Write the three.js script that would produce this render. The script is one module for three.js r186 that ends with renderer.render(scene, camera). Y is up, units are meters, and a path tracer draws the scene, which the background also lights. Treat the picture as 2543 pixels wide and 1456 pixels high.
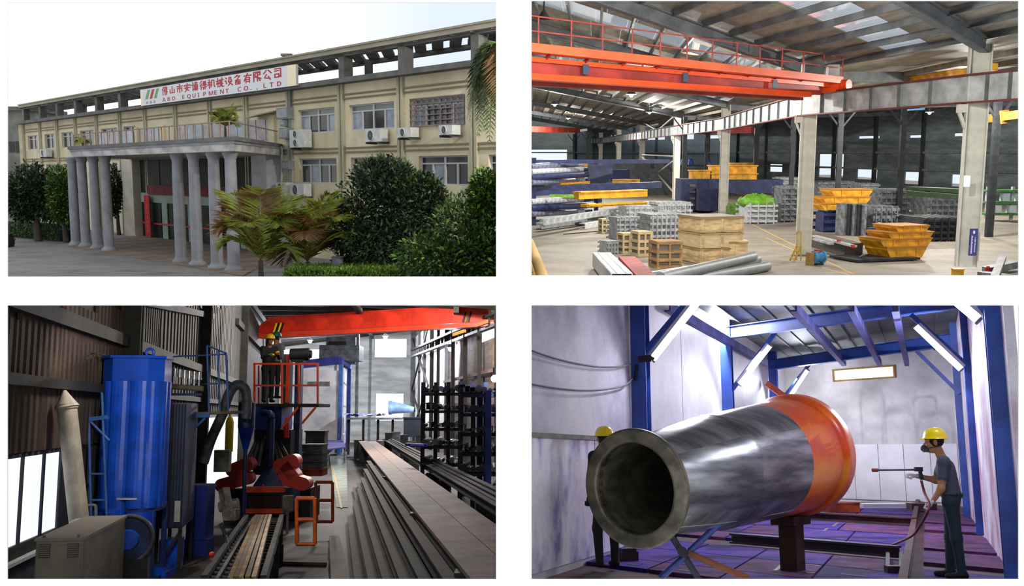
import * as THREE from 'three';
import { mergeGeometries } from 'three/addons/utils/BufferGeometryUtils.js';
import { RectAreaLightUniformsLib } from 'three/addons/lights/RectAreaLightUniformsLib.js';
RectAreaLightUniformsLib.init();
// ---------------------------------------------------------------- camera, sky, exposure
const scene = new THREE.Scene();
const FOCAL = 2400, CX = 1271.5, CY = 728;
const camera = new THREE.PerspectiveCamera(2 * Math.atan(CY / FOCAL) * 180 / Math.PI, 2543 / 1456, 0.1, 600);
camera.position.set(0, 0, 0); camera.lookAt(0, 0, -1); scene.add(camera);
const renderer = new THREE.WebGLRenderer({ antialias: true });
renderer.toneMapping = THREE.LinearToneMapping; renderer.toneMappingExposure = 1.0;
renderer.shadowMap.enabled = true;
const V = (x, y, z) => new THREE.Vector3(x, y, z);
let seed = 7; const rnd = () => { seed = (seed * 1664525 + 1013904223) >>> 0; return seed / 4294967296; };
const rr = (a, b) => a + (b - a) * rnd();
// periodic value noise
const hash = (x, y, s) => { let h = (x * 374761393 + y * 668265263 + s * 2147483647) | 0; h = Math.imul(h ^ (h >>> 13), 1274126177); return ((h ^ (h >>> 16)) >>> 0) / 4294967296; };
const sm = t => t * t * (3 - 2 * t), clamp = (x, a = 0, b = 1) => Math.min(b, Math.max(a, x));
function vnoise(x, y, p, q, s) { const x0 = Math.floor(x), y0 = Math.floor(y), fx = sm(x - x0), fy = sm(y - y0); const m = (a, b) => ((a % b) + b) % b;
  const a = hash(m(x0, p), m(y0, q), s), b = hash(m(x0 + 1, p), m(y0, q), s), c = hash(m(x0, p), m(y0 + 1, q), s), d = hash(m(x0 + 1, p), m(y0 + 1, q), s);
  return (a + (b - a) * fx) * (1 - fy) + (c + (d - c) * fx) * fy; }
function fbm(u, v, fx, fy, oct, s) { let t = 0, a = 0.5, n = 0; for (let i = 0; i < oct; i++) { t += a * vnoise(u * fx, v * fy, fx, fy, s + i * 17); n += a; a *= 0.55; fx *= 2; fy *= 2; } return t / n; }
{ // hazy bright sky with thin pale-blue gaps in the cloud
  const W = 512, H = 256, SKYU = 0.7, SKYV = 0.64, d = new Float32Array(W * H * 4);
  for (let j = 0; j < H; j++) for (let i = 0; i < W; i++) {
    const el = (j + 0.5) / H * Math.PI - Math.PI / 2;
    const n = fbm(i / W + SKYU, j / H + SKYV, 9, 6, 3, 31), w = sm(clamp(0.5 + 4.2 * (n - 0.5))), k = (j * W + i) * 4;
    d[k] = 1.32 - 0.5 * w; d[k + 1] = 1.32 - 0.4 * w; d[k + 2] = 1.28 - 0.24 * w; d[k + 3] = 1;
  }
  const t = new THREE.DataTexture(d, W, H, THREE.RGBAFormat, THREE.FloatType); t.mapping = THREE.EquirectangularReflectionMapping; t.magFilter = t.minFilter = THREE.LinearFilter; t.needsUpdate = true;
  scene.background = t; scene.environment = t;
}
// ---------------------------------------------------------------- the four places: a level frame each, tilted as the display holds it
class Place {
  constructor(horizon, eye) { this.eye = eye; this.pitch = Math.atan((CY - horizon) / FOCAL); this.q = new THREE.Quaternion().setFromAxisAngle(V(1, 0, 0), this.pitch); this.qi = this.q.clone().invert(); }
  ray(px, py) { return V((px - CX) / FOCAL, (CY - py) / FOCAL, -1).applyQuaternion(this.qi); }
  G(px, py, y = 0) { const r = this.ray(px, py), t = (y - this.eye) / r.y; return V(r.x * t, y, r.z * t); }     // on a level at height y
  Z(px, py, d) { const r = this.ray(px, py), t = d / -r.z; return V(r.x * t, this.eye + r.y * t, -d); }           // at distance d
  W(px, py, P, D) { const r = this.ray(px, py); const nx = D.z, nz = -D.x; const t = (P.x * nx + P.z * nz) / (r.x * nx + r.z * nz); return V(r.x * t, this.eye + r.y * t, r.z * t); } // on the upright plane through P along D
  dir(px) { const r = this.ray(px, 0); return V(r.x / -r.z, 0, -1).normalize(); }
  vp(px, horizon) { const r = this.ray(px, horizon); return V(r.x, 0, r.z).normalize(); }
  world(p) { return V(p.x, p.y - this.eye, p.z).applyQuaternion(this.q); }
}
const P1 = new Place(430, 3.5), P2 = new Place(379, 5.2), P3 = new Place(1027, 2.6), P4 = new Place(1130, 1.4);
// ---------------------------------------------------------------- materials
const hex = h => new THREE.Color(h);
const texOf = (N, M, fn) => { const d = new Uint8Array(N * M * 4); for (let j = 0; j < M; j++) for (let i = 0; i < N; i++) { const c = fn((i + 0.5) / N, (j + 0.5) / M), k = (j * N + i) * 4; d[k] = c[0]; d[k + 1] = c[1]; d[k + 2] = c[2]; d[k + 3] = 255; }
  const t = new THREE.DataTexture(d, N, M, THREE.RGBAFormat); t.wrapS = t.wrapT = THREE.RepeatWrapping; t.magFilter = THREE.LinearFilter; t.minFilter = THREE.LinearMipmapLinearFilter; t.generateMipmaps = true; t.needsUpdate = true; return t; };
const rgb = h => [h >> 16 & 255, h >> 8 & 255, h & 255];
const mix3 = (a, b, t) => [a[0] + (b[0] - a[0]) * t, a[1] + (b[1] - a[1]) * t, a[2] + (b[2] - a[2]) * t];

let texSeed = 1;
// grain: a colour with shared mottling; own: true keeps all its colours in a texture of its own. size in metres per tile; fx, fy noise cells a tile
const pool = {}; const sharedTex = (fx, fy, lo, size) => { const k = fx + ',' + fy + ',' + lo; const t = pool[k] ??= texOf(512, 512, (u, v) => { const n = clamp(0.5 + 1.9 * (fbm(u, v, fx, fy, 6, 300 + fx * 7 + fy) - 0.5)), g = (lo + (1 - lo) * n) * (0.95 + 0.05 * hash(Math.floor(u * 512), Math.floor(v * 512), 5)) * 255; return [g, g, g]; }); const c = t.clone(); c.repeat.set(1 / size, 1 / size); c.needsUpdate = true; return c; };
function grain(cols, o = {}) {
  const { N = 256, fx = 4, fy = 4, oct = 5, con = 1.6, size = 2, rough = 0.8, metal = 0, bump = 0, own = false, ...rest } = o, s = texSeed++ * 91, C = cols.map(rgb);
  const m = new THREE.MeshPhysicalMaterial({ roughness: rough, metalness: metal, ...rest });
  if (own) { const f = (u, v) => clamp(0.5 + con * (fbm(u, v, fx, fy, oct, s) - 0.5));
    m.map = texOf(N, N, (u, v) => { const t = f(u, v) * (C.length - 1), i = Math.min(C.length - 2, Math.floor(t)), g = 0.94 + 0.12 * hash(Math.floor(u * N), Math.floor(v * N), s); const c = mix3(C[i], C[i + 1], t - i); return [clamp(c[0] * g, 0, 255), clamp(c[1] * g, 0, 255), clamp(c[2] * g, 0, 255)]; });
    m.map.colorSpace = THREE.SRGBColorSpace; m.map.repeat.set(1 / size, 1 / size);
  } else { const lum = h => { const c = hex(h); return 0.3 * c.r + 0.6 * c.g + 0.1 * c.b; }, L = cols.map(lum), hi = Math.max(...L), r = Math.min(...L) / hi; const lo = r > 0.62 ? 0.75 : r > 0.38 ? 0.5 : 0.3;
    const mid = new THREE.Color(0, 0, 0); for (const h of cols) mid.add(hex(h)); mid.multiplyScalar(1 / cols.length / ((1 + lo) / 2)); m.color.copy(mid);
    const b = fx >= 2.2 * fy ? [12, 3] : fy >= 2.2 * fx ? [3, 14] : [4, 4]; m.map = sharedTex(b[0], b[1], lo, size * (b[0] / Math.max(fx, 2) > 2 ? 1.5 : 1)); }
  if (bump) { m.bumpMap = sharedTex(4, 4, 0.3, size); m.bumpScale = bump; }
  return m;
}
const flat = (h, rough = 0.7, metal = 0, o = {}) => new THREE.MeshPhysicalMaterial({ color: hex(h), roughness: rough, metalness: metal, ...o });
const glow = (h, k) => new THREE.MeshStandardMaterial({ color: 0xffffff, emissive: hex(h), emissiveIntensity: k, roughness: 0.4 });
// ---------------------------------------------------------------- geometry
const fin = g => { g = g.index ? g.toNonIndexed() : g; for (const k of Object.keys(g.attributes)) if (!['position', 'normal', 'uv'].includes(k)) g.deleteAttribute(k); return g; };
function metreUV(g) { const p = g.attributes.position, n = g.attributes.normal, u = new Float32Array(p.count * 2);
  for (let i = 0; i < p.count; i += 3) { let ax = 0, ay = 0, az = 0; for (let k = 0; k < 3; k++) { ax += Math.abs(n.getX(i + k)); ay += Math.abs(n.getY(i + k)); az += Math.abs(n.getZ(i + k)); }
    for (let k = 0; k < 3; k++) { const x = p.getX(i + k), y = p.getY(i + k), z = p.getZ(i + k); if (ay >= ax && ay >= az) { u[2 * (i + k)] = x; u[2 * (i + k) + 1] = z; } else if (ax >= az) { u[2 * (i + k)] = z; u[2 * (i + k) + 1] = y; } else { u[2 * (i + k)] = x; u[2 * (i + k) + 1] = y; } } }
  g.setAttribute('uv', new THREE.BufferAttribute(u, 2)); return g; }
const bx = (w, h, d, x = 0, y = 0, z = 0, ry = 0) => { const g = new THREE.BoxGeometry(w, h, d); if (ry) g.rotateY(ry); g.translate(x, y, z); return fin(g); };
const cyl = (r1, r2, h, x = 0, y = 0, z = 0, seg = 20, open = false) => { const g = new THREE.CylinderGeometry(r1, r2, h, seg, 1, open); g.translate(x, y, z); return fin(g); };
const ball = (r, x, y, z, sx = 1, sy = 1, sz = 1, n = 16) => { const g = new THREE.SphereGeometry(r, n, Math.max(6, n >> 1)); g.scale(sx, sy, sz); g.translate(x, y, z); return fin(g); };
const lathe = (pts, seg = 32) => fin(new THREE.LatheGeometry(pts.map(p => new THREE.Vector2(p[0], p[1])), seg));
const basis = (A, B, up = V(0, 1, 0)) => { const z = B.clone().sub(A).normalize(); let x = up.clone().cross(z); if (x.length() < 1e-4) x = V(1, 0, 0).cross(z); x.normalize(); const y = z.clone().cross(x); const m = new THREE.Matrix4().makeBasis(x, y, z); m.setPosition(A.clone().add(B).multiplyScalar(0.5)); return m; };
const bar = (A, B, w, h, up) => { const g = new THREE.BoxGeometry(w, h, A.distanceTo(B)); g.applyMatrix4(basis(A, B, up)); return fin(g); };
const rod = (A, B, r, seg = 8, r2 = r) => { const g = new THREE.CylinderGeometry(r2, r, A.distanceTo(B), seg); g.rotateX(Math.PI / 2); g.applyMatrix4(basis(A, B)); return fin(g); };
const pipe = (pts, r, seg = 8, n = 0, tension = 0.5) => fin(new THREE.TubeGeometry(new THREE.CatmullRomCurve3(pts, false, 'catmullrom', tension), n || pts.length * 6, r, seg));
const ibeam = (A, B, w, h, t = 0.02, up) => { const L = A.distanceTo(B), m = basis(A, B, up); return [new THREE.BoxGeometry(w, t, L).translate(0, h / 2 - t / 2, 0), new THREE.BoxGeometry(w, t, L).translate(0, -h / 2 + t / 2, 0), new THREE.BoxGeometry(t, h - 2 * t, L)].map(g => fin(g.applyMatrix4(m))); };
const cbeam = (A, B, w, h, t = 0.02, up) => { const L = A.distanceTo(B), m = basis(A, B, up); return [new THREE.BoxGeometry(w, t, L).translate(0, h / 2 - t / 2, 0), new THREE.BoxGeometry(w, t, L).translate(0, -h / 2 + t / 2, 0), new THREE.BoxGeometry(t, h - 2 * t, L).translate(-w / 2 + t / 2, 0, 0)].map(g => fin(g.applyMatrix4(m))); };
// prism over a plan polygon [[x,z]...] from y0 to y1
const prism = (poly, y0, y1) => { const s = new THREE.Shape(poly.map(p => new THREE.Vector2(p[0], -p[1]))); const g = new THREE.ExtrudeGeometry(s, { depth: y1 - y0, bevelEnabled: false }); g.rotateX(-Math.PI / 2); g.translate(0, y0, 0); return fin(g); };
const pv = (...v) => v.map(p => [p.x, p.z]);
// upright panel with thickness t along D from A: outline [[s, y]...], holes the same way
const panel = (A, D, pts, t, holes = [], side = 1) => { const s = new THREE.Shape(pts.map(p => new THREE.Vector2(p[0], p[1]))); for (const h of holes) s.holes.push(new THREE.Path(h.map(p => new THREE.Vector2(p[0], p[1])))); const g = new THREE.ExtrudeGeometry(s, { depth: t, bevelEnabled: false });
  const d = V(D.x, 0, D.z).normalize(), n = d.clone().cross(V(0, 1, 0)); if (side < 0) g.translate(0, 0, -t); const m = new THREE.Matrix4().makeBasis(d, V(0, 1, 0), n); m.setPosition(A.x, 0, A.z); g.applyMatrix4(m); return fin(g); };
// slab from four corner points (any plane), thickness t downward along its normal
const slab = (a, b, c, d, t) => { const n = b.clone().sub(a).cross(d.clone().sub(a)).normalize().multiplyScalar(-t); const P = [a, b, c, d], Q = P.map(p => p.clone().add(n)); const tri = [];
  const q = (w, x, y, z) => tri.push(w, x, y, w, y, z); q(...P); q(Q[3], Q[2], Q[1], Q[0]); for (let i = 0; i < 4; i++) { const j = (i + 1) % 4; q(P[i], Q[i], Q[j], P[j]); }
  const g = new THREE.BufferGeometry().setFromPoints(tri); g.computeVertexNormals(); g.setAttribute('uv', new THREE.BufferAttribute(new Float32Array(tri.length * 2), 2)); return fin(g); };
const rect = (x0, y0, x1, y1) => [[x0, y0], [x1, y0], [x1, y1], [x0, y1]];
const at = (g, x, y, z, ry = 0, s = 1) => { g = g.clone(); if (s !== 1) g.scale(s, s, s); if (ry) g.rotateY(ry); g.translate(x, y, z); return g; };
// ---------------------------------------------------------------- things and parts
const used = {}; const numbered = n => { const k = used[n] = (used[n] ?? -1) + 1; return k ? n + '_' + String(k).padStart(3, '0') : n; };
const yawOf = D => Math.atan2(-D.z, D.x);   // turn that brings +x onto D
function thing(P, name, label, category, o, turn = 0, group) { // abs: its parts are written in the place's own coordinates
  const g = new THREE.Group(); g.name = numbered(name); g.userData = { label, category }; if (group) g.userData.group = group; seat(g, P, o, turn); scene.add(g); return g; }
function seat(g, P, o, turn = 0, s = 1) { o = Array.isArray(o) ? V(...o) : o; g.position.copy(P.world(o)); g.quaternion.copy(P.q).multiply(new THREE.Quaternion().setFromAxisAngle(V(0, 1, 0), turn)); g.scale.setScalar(s); g.orig = o.clone(); g.turn = turn; return g; }
function mesh(name, geos, mat, parent, label) { geos = [geos].flat(Infinity); let g = geos.length > 1 ? mergeGeometries(geos.map(x => x.index ? fin(x) : x)) : geos[0].clone(); 
  let root = parent; while (root && root.parent && root.parent !== scene) root = root.parent; if (root && root.abs) { g.translate(-root.orig.x, -root.orig.y, -root.orig.z); if (root.turn) g.rotateY(-root.turn); }
  if (!geos[0].keepUV) metreUV(g); const m = new THREE.Mesh(g, mat); m.name = name; m.castShadow = m.receiveShadow = true; if (label) m.userData.label = label; if (parent) parent.add(m); return m; }
const A = t => (t.abs = true, t);
function solo(P, name, label, category, geos, mat, o, group) { // one-mesh thing written in the place's coordinates
  const g = [geos].flat(Infinity); const m = mesh(numbered(name), g, mat); const b = o ? (Array.isArray(o) ? V(...o) : o) : (() => { m.geometry.computeBoundingBox(); const c = m.geometry.boundingBox.getCenter(V()); c.y = m.geometry.boundingBox.min.y; return c; })();
  m.geometry.translate(-b.x, -b.y, -b.z); seat(m, P, b); m.userData = { label, category }; if (group) m.userData.group = group; scene.add(m); return m; }
function struct(P, name, geos, mat, label) { const m = mesh(name, geos, mat); seat(m, P, [0, 0, 0]); m.userData = { kind: 'structure' }; if (label) m.userData.label = label; scene.add(m); return m; }
function copy(src, P, o, turn, label, s = 1) { const c = src.clone(); c.name = numbered(src.name.replace(/_\d{3}$/, '')); c.userData = { ...src.userData }; if (label) c.userData.label = label; seat(c, P, o, turn, s); scene.add(c); return c; }
function lampRect(P, c, look, w, h, color, k) { const l = new THREE.RectAreaLight(hex(color), k, w, h); l.position.copy(P.world(c)); l.lookAt(P.world(c.clone().add(look))); scene.add(l); return l; }
// ---------------------------------------------------------------- bodies: joined tapered capsules, meshed on a grid
function nets(f, lo, hi, cell, colorOf) {
  const nx = Math.ceil((hi.x - lo.x) / cell) + 1, ny = Math.ceil((hi.y - lo.y) / cell) + 1, nz = Math.ceil((hi.z - lo.z) / cell) + 1, F = new Float32Array(nx * ny * nz), I = (i, j, k) => i + nx * (j + ny * k);
  for (let k = 0; k < nz; k++) for (let j = 0; j < ny; j++) for (let i = 0; i < nx; i++) F[I(i, j, k)] = f(lo.x + i * cell, lo.y + j * cell, lo.z + k * cell);
  const id = new Int32Array(nx * ny * nz).fill(-1), pos = [], idx = [];
  for (let k = 0; k < nz - 1; k++) for (let j = 0; j < ny - 1; j++) for (let i = 0; i < nx - 1; i++) {
    let mask = 0; const v = []; for (let c = 0; c < 8; c++) { const q = F[I(i + (c & 1), j + (c >> 1 & 1), k + (c >> 2))]; v.push(q); if (q < 0) mask |= 1 << c; } if (mask === 0 || mask === 255) continue;
    let sx = 0, sy = 0, sz = 0, n = 0; for (let a = 0; a < 8; a++) for (const e of [1, 2, 4]) { const b = a | e; if (b === a) continue; if ((v[a] < 0) !== (v[b] < 0)) { const t = v[a] / (v[a] - v[b]); sx += (a & 1) + (e === 1 ? t : 0); sy += (a >> 1 & 1) + (e === 2 ? t : 0); sz += (a >> 2) + (e === 4 ? t : 0); n++; } }
    id[I(i, j, k)] = pos.length / 3; pos.push(lo.x + (i + sx / n) * cell, lo.y + (j + sy / n) * cell, lo.z + (k + sz / n) * cell); }
  for (let k = 1; k < nz - 1; k++) for (let j = 1; j < ny - 1; j++) for (let i = 1; i < nx - 1; i++) { const a = F[I(i, j, k)] < 0;
    const q = (b, p, r, s, t) => { if (a === b) return; const w = [p, r, s, t]; if (w.some(x => x < 0)) return; if (a) idx.push(p, r, s, p, s, t); else idx.push(p, s, r, p, t, s); };
    q(F[I(i + 1, j, k)] < 0, id[I(i, j - 1, k - 1)], id[I(i, j, k - 1)], id[I(i, j, k)], id[I(i, j - 1, k)]);
    q(F[I(i, j + 1, k)] < 0, id[I(i - 1, j, k - 1)], id[I(i - 1, j, k)], id[I(i, j, k)], id[I(i, j, k - 1)]);
    q(F[I(i, j, k + 1)] < 0, id[I(i - 1, j - 1, k)], id[I(i, j - 1, k)], id[I(i, j, k)], id[I(i - 1, j, k)]); }
  const g = new THREE.BufferGeometry(); g.setAttribute('position', new THREE.Float32BufferAttribute(pos, 3)); g.setIndex(idx); g.computeVertexNormals();
  const col = []; for (let i = 0; i < pos.length; i += 3) { const c = colorOf(pos[i], pos[i + 1], pos[i + 2]); col.push(c.r, c.g, c.b); } g.setAttribute('color', new THREE.Float32BufferAttribute(col, 3)); return g; }
const capD = (x, y, z, c) => { const [ax, ay, az, bx_, by, bz, r1, r2] = c; const dx = bx_ - ax, dy = by - ay, dz = bz - az, t = clamp(((x - ax) * dx + (y - ay) * dy + (z - az) * dz) / (dx * dx + dy * dy + dz * dz + 1e-9)); return Math.hypot(x - ax - t * dx, y - ay - t * dy, z - az - t * dz) - (r1 + (r2 - r1) * t); };
// bones: [ax,ay,az, bx,by,bz, r1, r2, colour, sx?]
function bodyGeo(bones, cell, k) { const lo = V(9, 9, 9), hi = V(-9, -9, -9); for (const b of bones) { const r = Math.max(b[6], b[7]) + 3 * cell; lo.min(V(Math.min(b[0], b[3]) - r, Math.min(b[1], b[4]) - r, Math.min(b[2], b[5]) - r)); hi.max(V(Math.max(b[0], b[3]) + r, Math.max(b[1], b[4]) + r, Math.max(b[2], b[5]) + r)); }
  const f = (x, y, z) => { let d = 9; for (const b of bones) { const e = capD(x, y, z, b); if (e > d + 0.08) continue; const h = clamp(0.5 + 0.5 * (d - e) / k); d = d * (1 - h) + e * h - k * h * (1 - h); } return d; };
  return nets(f, lo, hi, cell, (x, y, z) => { let m = 9, c = bones[0][8]; for (const b of bones) { const e = capD(x, y, z, b); if (e < m) { m = e; c = b[8]; } } return c; }); }
const skinMat = new THREE.MeshStandardMaterial({ vertexColors: true, roughness: 0.8 });
// a figure facing -x; J: joints by name; C: colours
function figure(P, label, o, turn, J, C, s = 1, group) {
  const c = {}; for (const k in C) c[k] = hex(C[k]);
  const j = { hipL: [0.02, 0.88, 0.09], hipR: [0.02, 0.88, -0.09], kneeL: [0, 0.48, 0.1], kneeR: [0, 0.48, -0.1], ankL: [0.03, 0.08, 0.1], ankR: [0.03, 0.08, -0.1], waist: [0.02, 1.0, 0], chest: [0.01, 1.26, 0], shL: [0, 1.38, 0.17], shR: [0, 1.38, -0.17], elL: [0, 1.1, 0.22], elR: [0, 1.1, -0.22], wrL: [-0.08, 0.86, 0.2], wrR: [-0.08, 0.86, -0.2], neck: [0, 1.46, 0], head: [-0.03, 1.6, 0], ...J };
  const B = [], b = (p, q, r1, r2, col) => B.push([...j[p] ?? p, ...j[q] ?? q, r1, r2, col]);
  const mid = (p, q, t) => p.map((v, i) => v + (q[i] - v) * t);
  for (const S of ['L', 'R']) { const z = S === 'L' ? 1 : -1;
    b('hip' + S, 'knee' + S, 0.088, 0.064, c.legs); b('knee' + S, 'ank' + S, 0.064, 0.05, c.legs);
    const a = j['ank' + S]; b([a[0] + 0.035, 0.04, a[2]], [a[0] - 0.15, 0.032, a[2] + 0.015 * z], 0.04, 0.032, c.shoes);
    const sl = mid(j['sh' + S], j['el' + S], 0.6); b('sh' + S, sl, 0.068, 0.056, c.top); b(sl, 'el' + S, 0.045, 0.038, c.sleeve ?? c.skin); b('el' + S, 'wr' + S, 0.04, 0.028, c.sleeve ?? c.skin);
    b([j.chest[0], j.chest[1] - 0.02, 0.06 * z], [j.waist[0], j.waist[1], 0.06 * z], 0.115, 0.1, c.top); b([j.chest[0], j.chest[1] + 0.06, 0.05 * z], 'sh' + S, 0.1, 0.065, c.top); b([j.waist[0], j.waist[1] - 0.06, 0.055 * z], 'hip' + S, 0.105, 0.095, c.legs); }
  b([j.neck[0] + 0.02, j.neck[1] - 0.07, 0], [j.head[0] + 0.025, j.head[1] - 0.06, 0], 0.055, 0.05, c.skin);
  const g1 = bodyGeo(B, 0.014, 0.035);
  const h = j.head, Hd = [[h[0] + 0.015, h[1] + 0.025, h[2], h[0] + 0.015, h[1] + 0.03, h[2], 0.092, 0.092, c.hair], [h[0] - 0.025, h[1] + 0.03, h[2], h[0] - 0.03, h[1] - 0.05, h[2], 0.07, 0.058, c.skin], [h[0] - 0.05, h[1] - 0.09, h[2], h[0] - 0.03, h[1] - 0.085, h[2], 0.036, 0.045, c.skin], [h[0] - 0.1, h[1] - 0.005, h[2], h[0] - 0.115, h[1] - 0.03, h[2], 0.01, 0.015, c.skin], [h[0] - 0.088, h[1] - 0.068, h[2] - 0.018, h[0] - 0.088, h[1] - 0.068, h[2] + 0.018, 0.009, 0.009, hex(0x8a4a3c)]];
  for (const z of [1, -1]) { Hd.push([h[0] + 0.01, h[1] + 0.01, h[2] + 0.085 * z, h[0] + 0.015, h[1] - 0.025, h[2] + 0.083 * z, 0.02, 0.014, c.skin]); Hd.push([h[0] - 0.093, h[1] + 0.008, h[2] + 0.03 * z, h[0] - 0.092, h[1] + 0.008, h[2] + 0.036 * z, 0.009, 0.009, hex(0x15110f)]); }
  const geos = [g1, bodyGeo(Hd, 0.007, 0.012)];
  for (const S of ['L', 'R']) { const w = V(...j['wr' + S]), e = V(...j['el' + S]), d = w.clone().sub(e).normalize(); const n = V(0, 0, S === 'L' ? 1 : -1).cross(d).normalize(), q = d.clone().cross(n).normalize(); // q across the palm, n its back
    const pt = (a, b_, c_) => w.clone().addScaledVector(d, a).addScaledVector(q, b_).addScaledVector(n, c_).toArray(), hb = []; const hc = c.gloves ?? c.skin;
    for (const u of [-0.026, 0, 0.026]) hb.push([...pt(0.0, u * 0.7, 0), ...pt(0.075, u, 0), 0.018, 0.016, hc]);
    [-0.034, -0.012, 0.011, 0.032].forEach((u, i) => { const l = [0.9, 1.05, 1, 0.78][i]; hb.push([...pt(0.08, u, 0.002), ...pt(0.08 + 0.034 * l, u, -0.008), 0.0105, 0.0095, hc], [...pt(0.08 + 0.034 * l, u, -0.008), ...pt(0.087 + 0.03 * l, u, -0.036), 0.0095, 0.009, hc], [...pt(0.087 + 0.03 * l, u, -0.036), ...pt(0.066, u, -0.047), 0.009, 0.008, hc]); });
    hb.push([...pt(0.03, -0.035, -0.008), ...pt(0.062, -0.058, -0.02), 0.014, 0.011, hc], [...pt(0.062, -0.058, -0.02), ...pt(0.09, -0.04, -0.036), 0.011, 0.009, hc]);
    geos.push(bodyGeo(hb, 0.006, 0.007)); }
  const gg = mergeGeometries(geos); gg.setAttribute('uv', new THREE.BufferAttribute(new Float32Array(gg.attributes.position.count * 2), 2));
  const t = thing(P, 'person', label, 'person', o, turn, group); t.scale.setScalar(s); const m = new THREE.Mesh(gg, skinMat); m.name = 'body'; t.add(m); t.j = j; return t; }
const helmet = (t, mat, h) => { const m = mesh('hard_hat', [lathe([[0.0001, 0.128], [0.03, 0.126], [0.07, 0.112], [0.1, 0.082], [0.115, 0.04], [0.118, 0.01], [0.132, 0.0], [0.134, -0.008], [0.116, -0.006]], 28), bx(0.05, 0.01, 0.15, -0.13, -0.006, 0)], mat, t); m.scale.set(1.12, 1, 0.98); m.position.set(h[0] + 0.01, h[1] + 0.045, h[2]); return m; };
// ---------------------------------------------------------------- the white display wall with its four openings
const WALLZ = 8.5, OPEN = [[20, 7, 1232, 687], [1320, 3, 2528, 684], [20, 759, 1232, 1438], [1320, 759, 2528, 1438]];
{ const b = WALLZ, f = WALLZ - 0.012;
  const s = new THREE.Shape([[-6.5, -3.6], [6.5, -3.6], [6.5, 3.6], [-6.5, 3.6]].map(p => new THREE.Vector2(...p)));
  for (const [x0, y0, x1, y1] of OPEN) { const u = (px, inner) => (px - CX) / FOCAL * (inner ? f : b), v = (py, inner) => (CY - py) / FOCAL * (inner ? f : b);
    const L = u(x0, x0 > CX), R = u(x1, x1 < CX), T = v(y0, y0 > CY), B = v(y1, y1 < CY); s.holes.push(new THREE.Path([[L, B], [R, B], [R, T], [L, T]].map(p => new THREE.Vector2(...p)))); }
  const g = new THREE.ExtrudeGeometry(s, { depth: 0.012, bevelEnabled: false }); g.translate(0, 0, -b);
  const white = flat(0xf7f7f7, 0.9); white.color.setRGB(0.96, 0.96, 0.96);
  const m = mesh('wall_display', fin(g), white); m.userData = { kind: 'structure' }; scene.add(m);
  const fl = mesh('floor_between', bx(18, 0.06, 56, 0, 0, -b - 28.1), flat(0x8a8a88, 0.9)); fl.userData = { kind: 'structure' }; scene.add(fl);
  const pt = mesh('wall_between', [bx(0.06, 5, 40, 0, -2.55, -b - 20.1), bx(0.06, 4, 20, 0, 2.05, -b - 10.1)], flat(0x8a8a88, 0.9)); pt.userData = { kind: 'structure' }; scene.add(pt);
}
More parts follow.
